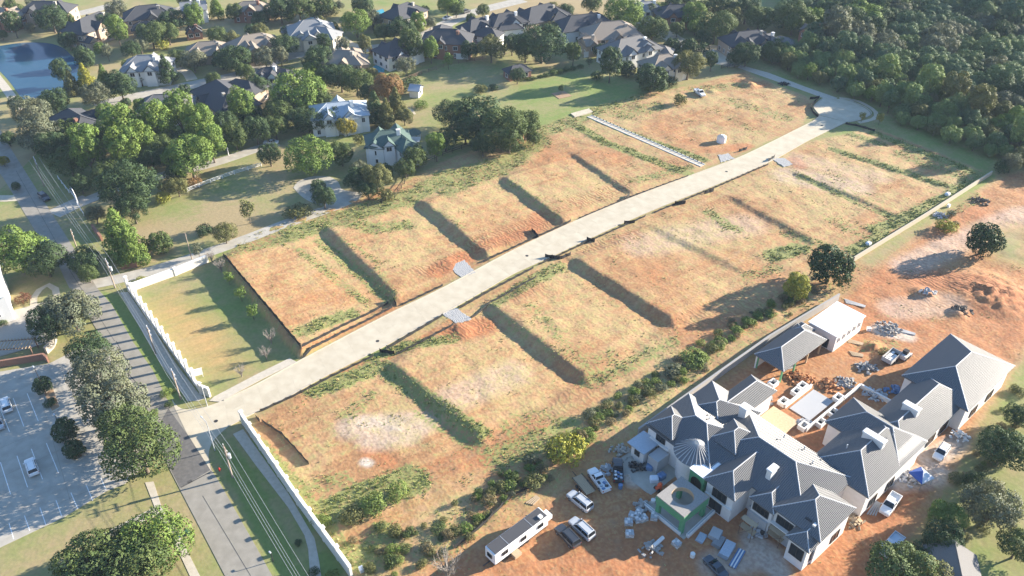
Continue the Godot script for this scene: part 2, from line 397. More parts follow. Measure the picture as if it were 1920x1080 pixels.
	# weeds growing on the lots: along the backs, the edges of the banks and in clumps
	for k in [[[Vector2(-72.53, -181.78), Vector2(-60.28, -189.59), Vector2(-39.22, -203.66), Vector2(-30.79, -209.69)], 6.0, 0.85], [[Vector2(-30.63, -208.16), Vector2(-19.28, -222.56), Vector2(0, -232.96), Vector2(8.64, -246.01)], 6.0, 0.75], [[Vector2(-53.48, -199.29), Vector2(-37.68, -192.29), Vector2(-29.27, -195.05)], 4.0, 0.7], [[Vector2(-18.67, -212.81), Vector2(-9.64, -222.56), Vector2(-3.25, -225.95)], 5.0, 0.7],
		[[Vector2(-51.18, -186.93), Vector2(-29.58, -160.79)], 2.6, 0.7], [[Vector2(-45.49, -186.93), Vector2(-35.6, -176.81), Vector2(-28.42, -161.87)], 1.4, 0.5], [[Vector2(-55.79, -181.78), Vector2(-48.84, -174.4), Vector2(-34.42, -158.66)], 2.0, 0.6], [[Vector2(-71.86, -179.27), Vector2(-66.03, -189.59)], 5.0, 0.6],
		[[Vector2(-47.28, -146.6), Vector2(-43.14, -150.49), Vector2(-37.6, -154.5)], 3.0, 0.9], [[Vector2(-22.51, -202.19), Vector2(-14.64, -195.05), Vector2(-11.16, -181.78)], 2.0, 0.4], [[Vector2(0, -217.6), Vector2(11.89, -199.29)], 2.5, 0.45], [[Vector2(36.55, -219.24), Vector2(53.88, -227.67)], 3.0, 0.6], [[Vector2(21.49, -258.08), Vector2(30.92, -244.08), Vector2(54.61, -222.56)], 3.0, 0.9], [[Vector2(25.69, -266.62), Vector2(38.69, -251.94), Vector2(59.77, -232.96)], 2.5, 0.9],
		[[Vector2(8.79, -251.94), Vector2(21.75, -262.29)], 5.0, 0.7], [[Vector2(37.61, -266.62), Vector2(50.48, -273.31)], 6.0, 0.6], [[Vector2(77.63, -277.91), Vector2(93, -264.44)], 5.0, 0.5], [[Vector2(72, -268.82), Vector2(80.9, -251.94)], 4.0, 0.4], [[Vector2(66.06, -287.47), Vector2(82.69, -292.45)], 5.0, 0.55],
		[[Vector2(-41.47, -128.94), Vector2(-36.28, -131.41), Vector2(-30.05, -135.67)], 3.5, 0.9], [[Vector2(-33.48, -121.07), Vector2(-30.03, -127.32)], 3.0, 0.5], [[Vector2(-27.74, -135.67), Vector2(-17.67, -125.72), Vector2(-6.32, -115.89)], 3.0, 0.8], [[Vector2(-18.49, -122.6), Vector2(-8.34, -113.75), Vector2(-4.11, -110.97)], 2.4, 0.6], [[Vector2(-31.7, -139.2), Vector2(-23.86, -142.84), Vector2(-13.28, -145.65)], 2.6, 0.9],
		[[Vector2(-35.1, -95.76), Vector2(-27.26, -100.56), Vector2(-17.82, -103.7)], 4.5, 1.0], [[Vector2(-29.6, -96.94), Vector2(-20, -105.63)], 4.0, 0.9], [[Vector2(-50.02, -113.75), Vector2(-39.2, -101.8), Vector2(-29.24, -89)], 2.5, 0.8], [[Vector2(-30.69, -86.85), Vector2(-24.52, -87.92), Vector2(-22.34, -92.31)], 4.0, 0.8], [[Vector2(-35.52, -103.06), Vector2(-31.78, -104.33)], 3.0, 0.6],
		[[Vector2(-3.82, -158.66), Vector2(6.66, -169.7), Vector2(12.21, -174.4)], 3.0, 0.8], [[Vector2(-4.39, -154.5), Vector2(6.01, -144.71), Vector2(14.91, -133.95)], 1.8, 0.4], [[Vector2(5.06, -156.56), Vector2(16.18, -135.67), Vector2(21.13, -139.2)], 3.0, 0.5], [[Vector2(16.43, -176.81), Vector2(25.31, -169.7), Vector2(36.35, -154.5)], 1.6, 0.25], [[Vector2(15.81, -130.58), Vector2(24.27, -135.67), Vector2(36.08, -144.71)], 3.0, 0.6],
		[[Vector2(55.25, -200.73), Vector2(60.87, -192.29)], 3.0, 0.7], [[Vector2(67.71, -179.27), Vector2(75.68, -183.05)], 4.0, 1.0], [[Vector2(74.64, -189.59), Vector2(81.67, -184.33)], 3.0, 0.6], [[Vector2(58.62, -169.7), Vector2(67.83, -174.4)], 3.0, 0.5], [[Vector2(86.74, -222.56), Vector2(107.38, -196.45)], 2.2, 0.8], [[Vector2(101.9, -240.29), Vector2(128.93, -215.99)], 2.4, 0.8],
		[[Vector2(98.56, -192.29), Vector2(109.39, -197.86), Vector2(142.96, -222.56)], 3.5, 0.95], [[Vector2(89.27, -181.78), Vector2(100.47, -189.59)], 3.5, 0.9], [[Vector2(124.25, -236.58), Vector2(134.93, -222.56)], 6.0, 0.6], [[Vector2(119.59, -251.94), Vector2(140.51, -224.24)], 3.0, 0.95], [[Vector2(94.77, -222.56), Vector2(103.62, -206.65)], 6.0, 0.35], [[Vector2(110.8, -251.94), Vector2(118.54, -244.08)], 3.0, 0.7],
		[[Vector2(88.69, -197.86), Vector2(93.3, -189.59)], 4.0, 0.5], [[Vector2(-2.04, -109.61), Vector2(4.17, -113.75), Vector2(10.65, -118.08)], 5.0, 0.7], [[Vector2(84.52, -152.48), Vector2(93.54, -156.56), Vector2(99.43, -152.48)], 2.0, 0.3], [[Vector2(78.73, -142.84), Vector2(85.04, -143.77)], 3.0, 0.5], [[Vector2(119.45, -200.73), Vector2(133.95, -209.69)], 5.0, 0.5], [[Vector2(0, -118.08), Vector2(6.48, -121.07)], 4.0, 0.5]]:
		stroke(green, k[0], k[1], k[2])
	# raw red clay
	for k in [[[Vector2(-18.82, -172.03), Vector2(-12.44, -179.27)], 4.5, 0.95], [[Vector2(-13.39, -147.56), Vector2(-6.78, -150.49)], 5.0, 1.0], [[Vector2(87.99, -232.96), Vector2(88.47, -228.71)], 3.5, 0.95], [[Vector2(62.84, -240.29), Vector2(75.15, -242.17)], 4.0, 0.8], [[Vector2(-45.97, -140.1), Vector2(-28.44, -156.56)], 1.6, 0.7], [[Vector2(-27, -139.2), Vector2(-13.67, -152.48)], 1.4, 0.7], [[Vector2(-8.37, -181.78), Vector2(5.8, -192.29), Vector2(7.47, -200.73)], 3.0, 0.65], [[Vector2(-38.69, -132.25), Vector2(-26.24, -142.84)], 1.5, 0.6],
		[[Vector2(-46.63, -169.7), Vector2(-41.15, -160.79), Vector2(-47.58, -160.79)], 5.0, 0.45], [[Vector2(-27.75, -110.97), Vector2(-23.39, -108.93)], 3.0, 0.6], [[Vector2(-16.88, -104.33), Vector2(-6.17, -110.97), Vector2(4.26, -118.08)], 5.0, 0.55], [[Vector2(-28.5, -90.09), Vector2(-19.1, -96.94), Vector2(-9.93, -104.33)], 3.0, 0.45], [[Vector2(37.3, -169.7), Vector2(42.44, -160.79)], 8.0, 0.35], [[Vector2(33.84, -154.5), Vector2(40.89, -144.71), Vector2(54.69, -152.48)], 6.0, 0.55],
		[[Vector2(58.04, -179.27), Vector2(62.61, -169.7), Vector2(73.29, -165.17)], 5.0, 0.4], [[Vector2(11.75, -236.58), Vector2(31.54, -232.96)], 8.0, 0.35], [[Vector2(48.05, -256), Vector2(63.56, -244.08)], 8.0, 0.45], [[Vector2(103.91, -169.7), Vector2(116.47, -165.17), Vector2(120.88, -160.79)], 6.0, 0.95], [[Vector2(83.8, -297.55), Vector2(94.5, -292.45)], 3.0, 0.6], [[Vector2(96.6, -195.05), Vector2(100.47, -189.59)], 5.0, 0.4], [[Vector2(62.38, -266.62), Vector2(85.46, -271.05)], 4.0, 0.3], [[Vector2(10.4, -135.67), Vector2(14.68, -130.58)], 3.0, 0.5]]:
		stroke(red, k[0], k[1], k[2])
	for k in [[[Vector2(-31.94, -118.08), Vector2(-18.23, -119.56)], 5.0, 0.36], [[Vector2(-27.29, -115.17), Vector2(-21.14, -116.62)], 5.0, 0.36], [[Vector2(-30.02, -119.56), Vector2(-23.5, -118.82)], 2.5, 0.5], [[Vector2(-28.05, -108.8), Vector2(-27.4, -108.53)], 1.6, 0.7], [[Vector2(-12.15, -125.72), Vector2(0, -133.95)], 6.0, 0.25], [[Vector2(33.79, -184.33), Vector2(64.4, -195.05)], 8.0, 0.22], [[Vector2(22.92, -104.98), Vector2(28.19, -106.93)], 3.5, 0.6], [[Vector2(34.09, -85.8), Vector2(43.59, -87.92)], 4.0, 0.4], [[Vector2(41.63, -91.2), Vector2(44.59, -84.76)], 3.0, 0.5],
		[[Vector2(84.35, -148.53), Vector2(89.72, -146.6)], 3.0, 0.6], [[Vector2(71.51, -104.33), Vector2(79.99, -105.63)], 4.0, 0.6], [[Vector2(79.6, -109.61), Vector2(87.53, -113.75)], 3.5, 0.55], [[Vector2(100.39, -174.4), Vector2(143.34, -200.73)], 6.0, 0.35], [[Vector2(91.01, -156.56), Vector2(104.55, -158.66)], 6.0, 0.3], [[Vector2(83.53, -222.56), Vector2(100.62, -215.99)], 8.0, 0.3], [[Vector2(109.23, -222.56), Vector2(89.65, -232.96)], 7.0, 0.2]]:
		stroke(pale, k[0], k[1], k[2])
	# ground combed by the grader
	for k in [[[Vector2(-8.43, -183.82), Vector2(-1.43, -188.25), Vector2(7.33, -195.61)], 5.5, 1.0], [[Vector2(-22.85, -172.03), Vector2(-17.64, -174.4), Vector2(-13.82, -179.27)], 4.0, 0.7], [[Vector2(18.29, -206.65), Vector2(26.31, -211.24), Vector2(33.19, -217.6)], 5.0, 0.8], [[Vector2(5.97, -200.73), Vector2(15.01, -202.19)], 3.0, 0.5], [[Vector2(0, -160.79), Vector2(6.54, -165.17)], 3.5, 0.6], [[Vector2(19.53, -181.78), Vector2(33.01, -189.59)], 4.0, 0.7], [[Vector2(44.33, -229.41), Vector2(54.79, -232.96)], 4.0, 0.5], [[Vector2(-13.39, -147.56), Vector2(-6.81, -151.48)], 4.5, 0.9], [[Vector2(101.25, -169.7), Vector2(117.27, -164.06)], 6.0, 0.9], [[Vector2(57.61, -205.14), Vector2(68.1, -211.24)], 3.5, 0.5], [[Vector2(-49.72, -152.48), Vector2(-38.48, -144.71)], 4.0, 0.25], [[Vector2(42.26, -152.48), Vector2(56.58, -160.79)], 6.0, 0.5], [[Vector2(4.29, -119.56), Vector2(15.69, -128.94)], 4.0, 0.4], [[Vector2(95.16, -160.79), Vector2(104.55, -158.66)], 4.0, 0.4]]:
		stroke(comb, k[0], k[1], k[2])
	# nothing uneven under paving
	for p in [[Vector2(-95.51, -163.4), Vector2(-92.9, -164.06), Vector2(-64.76, -128.12), Vector2(-62.2, -126.99), Vector2(-48.8, -139.56), Vector2(-46.52, -137.07), Vector2(-60.19, -123.83), Vector2(-68.29, -121.83), Vector2(-73.42, -127.32)], [Vector2(-58.68, -109.61), Vector2(-55.35, -118.08), Vector2(-49.84, -113.05), Vector2(-30.14, -83.73), Vector2(-40.53, -82.72)]]: paint(rough, p, 0.0, 0.5)
	stroke(rough, [Vector2(-57.5, -126.04), Vector2(-41.87, -137.07), Vector2(-18.57, -159.72), Vector2(-3.37, -172.5), Vector2(15.13, -190.66), Vector2(42.43, -210.31), Vector2(76.97, -235.48), Vector2(97.89, -256), Vector2(112.34, -267.94), Vector2(118.9, -271.05)], 8.2, 0.0)
	stroke(rough, [Vector2(88.41, -309.29), Vector2(101.08, -294.98), Vector2(112.88, -275.59)], 5.0, 0.0)
	stroke(rough, [Vector2(25.69, -266.62), Vector2(58.98, -228.71)], 2.6, 0.0)
	paint(rough, [Vector2(23.95, -118.08), Vector2(77.99, -160.15), Vector2(83.98, -154.5), Vector2(73.37, -141.01), Vector2(100.85, -148.53), Vector2(109.22, -135.67), Vector2(92.21, -119.56), Vector2(48.01, -84.25), Vector2(22.84, -104.33)], 0.0, 1.0)
	var edge_low := [Vector2(-75.37, -176.57), Vector2(-47.59, -138.84)]
	var edge_high := [Vector2(-73.14, -175.57), Vector2(-45.74, -138.88)]
	banks_left = [bank(edge_low[0], edge_low[1], edge_high[0], edge_high[1], 1.7, 0.0, 1.0)]
	for q in [[[Vector2(-52.97, -190.39), Vector2(-30.61, -160.79)], [Vector2(-47.97, -191.87), Vector2(-27.93, -162.58)], 1.3], [[Vector2(-27.99, -204.55), Vector2(-9.36, -178.28)], [Vector2(-23.55, -206.21), Vector2(-6.25, -180.87)], 1.4], [[Vector2(-4.46, -220.22), Vector2(11.72, -195.33)], [Vector2(-0.32, -219.78), Vector2(14.69, -196.59)], 1.25], [[Vector2(17.74, -235.48), Vector2(31.93, -213.12)], [Vector2(21.05, -235.4), Vector2(34.27, -213.64)], 0.7]]:
		banks_left.append(bank(q[0][0], q[0][1], q[1][0], q[1][1], q[2]))
	for q in [[[Vector2(-28.48, -134.29), Vector2(-9.16, -113.47)], [Vector2(-24.57, -136.73), Vector2(-5.8, -116.76)], 1.3], [[Vector2(-7.16, -155.12), Vector2(13.05, -131.58)], [Vector2(-2.53, -157.45), Vector2(15.4, -133.28)], 1.4], [[Vector2(14.01, -175.12), Vector2(34.35, -151.08)], [Vector2(18.44, -176.66), Vector2(37.69, -152.32)], 1.4], [[Vector2(36.23, -192.29), Vector2(56.2, -170.86)], [Vector2(40.43, -193.57), Vector2(59.06, -173.1)], 0.4], [[Vector2(62.3, -207.25), Vector2(77.11, -185.63)], [Vector2(65.62, -208.82), Vector2(80.92, -186.94)], 0.6], [[Vector2(85, -223.23), Vector2(107.48, -196.73)], [Vector2(87.09, -224.02), Vector2(109.33, -197.93)], 0.4], [[Vector2(101.32, -238.42), Vector2(127.08, -215.35)], [Vector2(103.67, -239.69), Vector2(129.01, -216.41)], 0.3]]:
		banks_right.append(bank(q[0][0], q[0][1], q[1][0], q[1][1], q[2]))
	mounds = [[Vector2(84.7, -149.5), 3.5, 0.5], [Vector2(104.66, -154.5), 3.0, 0.9], [Vector2(80.79, -141.92), 3.5, 1.2], [Vector2(74.55, -137.42), 3.0, 0.6], [Vector2(87.61, -292.45), 4.0, 1.4], [Vector2(99.89, -162.96), 4.0, 0.8], [Vector2(116.75, -162.96), 12.0, 1.5], [Vector2(-11.63, -148.92), 4.0, 0.7], [Vector2(-15.67, -175.6), 4.0, 0.5], [Vector2(72.67, -286.49), 3.0, 0.6], [Vector2(62.9, -137.42), 4.0, 0.7], [Vector2(68.36, -140.1), 3.0, 0.6]]
	ground_mesh()

func ground_mesh() -> void:
	var tw := 2048; var th := int(2048.0 * IN.size.y / IN.size.x)
	var f := FastNoiseLite.new()
	f.seed = 11; f.frequency = 0.012; f.fractal_octaves = 5
	var nb := f.get_seamless_image(1024, 1024).get_data()
	f.seed = 31; f.frequency = 0.16; f.fractal_octaves = 4; f.fractal_gain = 0.65
	var fb := f.get_seamless_image(1024, 1024).get_data()
	var c := Image.create(ctl_w, ctl_h, false, Image.FORMAT_RGBA8)
	for y in ctl_h:
		for x in ctl_w:
			var i := y * ctl_w + x
			c.set_pixel(x, y, Color(green[i], red[i], pale[i], lawn[i]))
	var ci := Image.create(ctl_w, ctl_h, false, Image.FORMAT_L8)
	for y in ctl_h:
		for x in ctl_w:
			if comb[y * ctl_w + x] > 0.0: ci.set_pixel(x, y, Color(comb[y * ctl_w + x], 0, 0) if false else Color.from_hsv(0, 0, comb[y * ctl_w + x]))
	ci.resize(tw, th, Image.INTERPOLATE_CUBIC)
	var mb := ci.get_data()
	c.resize(tw, th, Image.INTERPOLATE_CUBIC)
	var cb := c.get_data()
	var out := PackedByteArray()
	out.resize(tw * th * 3)
	var relief := PackedByteArray()
	relief.resize(tw * th)
	var ca := cos(0.62); var sa := sin(0.62)
	for y in th:
		for x in tw:
			var i := y * tw + x
			var big := nb[((y >> 1) & 1023) * 1024 + ((x >> 1) & 1023)] / 255.0
			var mid := nb[((y * 5) & 1023) * 1024 + ((x * 5) & 1023)] / 255.0
			var fine := clampf((fb[(y & 1023) * 1024 + ((x + 300) & 1023)] / 255.0 - 0.5) * 1.5 + 0.5, 0.0, 1.0)
			var cm := mb[i] / 255.0
			var st := nb[(int((x * sa + y * ca) * 5.0) & 1023) * 1024 + (int((x * ca - y * sa) * 0.3) & 1023)] / 255.0
			var st2 := fb[(int((x * ca - y * sa) * 0.9) & 1023) * 1024 + (int((x * sa + y * ca) * 0.06) & 1023)] / 255.0
			var g := cb[i * 4] / 255.0; var rd := cb[i * 4 + 1] / 255.0; var pl := cb[i * 4 + 2] / 255.0; var lw := cb[i * 4 + 3] / 255.0
			# bare ground
			var k := clampf(big * 1.5 - 0.25 + (st - 0.5) * 0.9, 0.0, 1.0)
			var r := lerpf(0.360, 0.480, k); var gg := lerpf(0.188, 0.298, k); var b := lerpf(0.082, 0.152, k)
			var q := clampf(rd * 1.25 + (mid - 0.55) * 1.3 * minf(1.0, rd * 2.5 + 0.25), 0.0, 1.0)
			r = lerpf(r, 0.40, q); gg = lerpf(gg, 0.155, q); b = lerpf(b, 0.062, q)
			q = clampf(pl * 1.3 + (fine - 0.55) * 0.5 * pl, 0.0, 1.0)
			r = lerpf(r, 0.56, q); gg = lerpf(gg, 0.49, q); b = lerpf(b, 0.41, q)
			# dead straw lying on it, then weeds
			var w := clampf((mid * 0.6 + fine * 0.7 + big * 0.5 - 0.98) * 3.0 + g * 0.8, 0.0, 1.0) * (1.0 - rd * 0.7) * (1.0 - pl * 0.8)
			r = lerpf(r, 0.39, w * 0.6); gg = lerpf(gg, 0.305, w * 0.6); b = lerpf(b, 0.140, w * 0.6)
			w = smoothstep(0.46, 0.70, mid * 0.55 + big * 0.35 + st * 0.22) * (1.0 - rd) * (1.0 - pl)
			r = lerpf(r, 0.33, w * 0.4); gg = lerpf(gg, 0.290, w * 0.4); b = lerpf(b, 0.105, w * 0.4)
			w = clampf((g * 1.5 + fine * 1.1 + mid * 0.6 - 1.5) * 2.4, 0.0, 1.0)
			r = lerpf(r, 0.20, w * 0.85); gg = lerpf(gg, 0.225, w * 0.85); b = lerpf(b, 0.068, w * 0.85)
			var v := 0.79 + fine * 0.33 + (st2 - 0.5) * 0.16 + (mid - 0.5) * 0.20
			var groove := 0.0
			if cm > 0.02:      # teeth marks left by the grading bucket, running down towards the street
				var wx := IN.position.x + x * IN.size.x / tw; var wz := IN.position.y + y * IN.size.y / th
				var ph := (wx * 0.78 - wz * 0.62) * 5.4 + (mid - 0.5) * 9.0 + (big - 0.5) * 12.0
				groove = cm * clampf(0.35 + 0.65 * sin(ph) + (fine - 0.5) * 1.2, 0.0, 1.0)
				r = lerpf(r, 0.27, groove * 0.9); gg = lerpf(gg, 0.105, groove * 0.9); b = lerpf(b, 0.045, groove * 0.9)
			# turf
			if lw > 0.01:
				var t := clampf(g * 1.15 + (big - 0.5) * 1.0 + (mid - 0.5) * 0.5 + (st - 0.5) * 0.25, 0.0, 1.0)
				var tr := lerpf(0.330, 0.185, t); var tg := lerpf(0.252, 0.232, t); var tb := lerpf(0.128, 0.058, t)
				var s := clampf(pl * 1.6 * (0.4 + st * 1.2), 0.0, 1.0)
				tr = lerpf(tr, 0.46, s); tg = lerpf(tg, 0.29, s); tb = lerpf(tb, 0.115, s)
				r = lerpf(r, tr, lw); gg = lerpf(gg, tg, lw); b = lerpf(b, tb, lw)
				v = lerpf(v, 0.86 + fine * 0.22, lw)
			relief[i] = int(clampf(0.5 - groove * 0.8 + (fine - 0.5) * 0.5 * (1.0 - 0.6 * lw) + (st2 - 0.5) * 0.22 * (1.0 - lw) + (mid - 0.5) * 0.2, 0.0, 1.0) * 255.0)
			out[i * 3] = int(sqrt(clampf(r * v, 0.0, 1.0)) * 255.0); out[i * 3 + 1] = int(sqrt(clampf(gg * v, 0.0, 1.0)) * 255.0); out[i * 3 + 2] = int(sqrt(clampf(b * v, 0.0, 1.0)) * 255.0)
	# the bytes above hold square roots; turn them into sRGB with a table
	var table := PackedByteArray()
	for i in 256:
		var l := (i / 255.0) * (i / 255.0)
		table.append(int(Color(l, l, l).linear_to_srgb().r * 255.0 + 0.5))
	for i in out.size(): out[i] = table[out[i]]
	var near := plain("near_ground", Color(1, 1, 1), 0.95)
	near.albedo_texture = ImageTexture.create_from_image(Image.create_from_data(tw, th, false, Image.FORMAT_RGB8, out))
	near.texture_repeat = false
	near.heightmap_enabled = true
	near.heightmap_scale = 11.0
	near.heightmap_texture = ImageTexture.create_from_image(Image.create_from_data(tw, th, false, Image.FORMAT_L8, relief))
	# the land around, at a metre a pixel
	var ow := 1024
	var far_out := PackedByteArray()
	far_out.resize(ow * ow * 3)
	for y in ow:
		for x in ow:
			var big := nb[(y & 1023) * 1024 + (x & 1023)] / 255.0
			var mid := nb[((y * 6) & 1023) * 1024 + ((x * 6) & 1023)] / 255.0
			var fine := fb[(y & 1023) * 1024 + (x & 1023)] / 255.0
			var wx := -500.0 + x / 1.024; var wz := -800.0 + y * 0.8789
			var t := clampf(0.42 + (big - 0.5) * 1.7 + (mid - 0.5) * 0.6 - smoothstep(-420.0, -330.0, wz) * 0.05 + smoothstep(90.0, 130.0, wx) * 0.4, 0.0, 1.0)
			var v := 0.86 + fine * 0.25
			far_out[(y * ow + x) * 3] = table[int(sqrt(lerpf(0.330, 0.185, t) * v) * 255.0)]
			far_out[(y * ow + x) * 3 + 1] = table[int(sqrt(lerpf(0.252, 0.232, t) * v) * 255.0)]
			far_out[(y * ow + x) * 3 + 2] = table[int(sqrt(lerpf(0.128, 0.058, t) * v) * 255.0)]
	var far := plain("far_ground", Color(1, 1, 1), 0.95)
	far.albedo_texture = ImageTexture.create_from_image(Image.create_from_data(ow, ow, false, Image.FORMAT_RGB8, far_out))
	far.texture_repeat = false
	var xs: Array[float] = [-3000.0, -1500.0, -800.0, -500.0, -400.0, -300.0, -220.0]
	var zs: Array[float] = [-3500.0, -1800.0, -1000.0, -800.0, -650.0, -550.0, -480.0, -430.0, -390.0, -360.0]
	var step := 0.8
	for i in int(round(IN.size.x / step)) + 1: xs.append(minf(IN.position.x + i * step, IN.end.x))
	xs.append_array([260.0, 330.0, 400.0, 500.0, 800.0, 1500.0, 3000.0])
	for i in int(round(IN.size.y / step)) + 1: zs.append(minf(IN.position.y + i * step, IN.end.y))
	zs.append_array([-60.0, -30.0, 0.0, 100.0, 600.0])
	var nx := xs.size(); var nz := zs.size()
	var pos := PackedVector3Array(); var nor := PackedVector3Array(); var uva := PackedVector2Array(); var uvb := PackedVector2Array()
	for z in zs:
		for x in xs:
			pos.append(Vector3(x, ground_y(x, z), z))
			uva.append(Vector2((x - IN.position.x) / IN.size.x, (z - IN.position.y) / IN.size.y))
			uvb.append(Vector2((x + 500.0) / 1000.0, (z + 800.0) / 900.0))
	for j in nz:
		for i in nx:
			var l := pos[j * nx + maxi(i - 1, 0)]; var r := pos[j * nx + mini(i + 1, nx - 1)]
			var u := pos[maxi(j - 1, 0) * nx + i]; var d := pos[mini(j + 1, nz - 1) * nx + i]
			nor.append((d - u).cross(r - l).normalized())
	var ia := PackedInt32Array(); var ib := PackedInt32Array()
	for j in nz - 1:
		for i in nx - 1:
			var k := j * nx + i
			var inside := xs[i] >= IN.position.x and xs[i + 1] <= IN.end.x and zs[j] >= IN.position.y and zs[j + 1] <= IN.end.y
			var quad_ := PackedInt32Array([k, k + 1, k + nx, k + 1, k + nx + 1, k + nx])
			if inside: ia.append_array(quad_)
			else: ib.append_array(quad_)
	var m := ArrayMesh.new()
	for pair in [[ia, uva], [ib, uvb]]:
		var a := []
		a.resize(Mesh.ARRAY_MAX)
		a[Mesh.ARRAY_VERTEX] = pos; a[Mesh.ARRAY_NORMAL] = nor; a[Mesh.ARRAY_TEX_UV] = pair[1]; a[Mesh.ARRAY_INDEX] = pair[0]
		m.add_surface_from_arrays(Mesh.PRIMITIVE_TRIANGLES, a)
	m.surface_set_material(0, near)
	m.surface_set_material(1, far)
	structure("ground", m, null, "ground of straw, red clay, weeds and turf over the whole site")

# ---------------------------------------------------------------- paving and water
func resample(line: Array, step: float) -> Array:
	var out := [line[0]]
	for i in line.size() - 1:
		var a: Vector2 = line[i]; var b: Vector2 = line[i + 1]
		var n := maxi(1, int(a.distance_to(b) / step))
		for j in n: out.append(a.lerp(b, (j + 1.0) / n))
	return out

func smooth_line(line: Array, step: float) -> Array:
	var c := Curve2D.new()
	for i in line.size():
		var a: Vector2 = line[maxi(i - 1, 0)]; var b: Vector2 = line[mini(i + 1, line.size() - 1)]
		var p: Vector2 = line[i]
		var d := (b - a).normalized()
		c.add_point(p, -d * p.distance_to(a) * 0.33, d * p.distance_to(b) * 0.33)
	var out := []
	var n := maxi(2, int(c.get_baked_length() / step))
	for i in n + 1: out.append(c.sample_baked(c.get_baked_length() * i / n, true))
	return out

func along(line: Array, t: float) -> Vector2:
	var total := 0.0
	for i in line.size() - 1: total += line[i].distance_to(line[i + 1])
	var s := clampf(t, 0, 1) * total
	for i in line.size() - 1:
		var d: float = line[i].distance_to(line[i + 1])
		if s <= d: return line[i].lerp(line[i + 1], s / maxf(d, 0.0001))
		s -= d
	return line[line.size() - 1]

func ribbon(b: MB, line: Array, w: float, y0: float, y1: float) -> void:    # a strip of constant width with a top and sides
	var L := []; var R := []
	for i in line.size():
		var d: Vector2 = (line[mini(i + 1, line.size() - 1)] - line[maxi(i - 1, 0)]).normalized()
		var m := Vector2(-d.y, d.x) * w / 2
		L.append(line[i] - m); R.append(line[i] + m)
	for i in line.size() - 1:
		var a: Vector2 = L[i]; var e: Vector2 = L[i + 1]; var p: Vector2 = R[i]; var q: Vector2 = R[i + 1]
		b.quad(Vector3(a.x, y1, a.y), Vector3(p.x, y1, p.y), Vector3(q.x, y1, q.y), Vector3(e.x, y1, e.y))
		b.quad(Vector3(e.x, y0, e.y), Vector3(a.x, y0, a.y), Vector3(a.x, y1, a.y), Vector3(e.x, y1, e.y))
		b.quad(Vector3(p.x, y0, p.y), Vector3(q.x, y0, q.y), Vector3(q.x, y1, q.y), Vector3(p.x, y1, p.y))
	for i in [0, line.size() - 1]:
		var a: Vector2 = L[i]; var p: Vector2 = R[i]
		b.quad(Vector3(a.x, y0, a.y), Vector3(p.x, y0, p.y), Vector3(p.x, y1, p.y), Vector3(a.x, y1, a.y))

func flat(called: String, poly: Array, y: float, m: Material, label := "", y0 := 0.0) -> MeshInstance3D:
	var b := MB.new()
	b.slab(poly, y0, y)
	return structure(called, b.done(), m, label)

func strip(called: String, line: Array, w: float, y: float, m: Material, label := "") -> MeshInstance3D:
	var b := MB.new()
	ribbon(b, smooth_line(line, 3.0), w, 0.0, y)
	return structure(called, b.done(), m, label)

func line_part(called: String, a: Vector2, b_: Vector2, w: float, y: float, h: float, m: Material, parent: Node) -> void:
	var b := MB.new()
	ribbon(b, [a, b_], w, y, y + h)
	part(called, b.done(), m, parent)

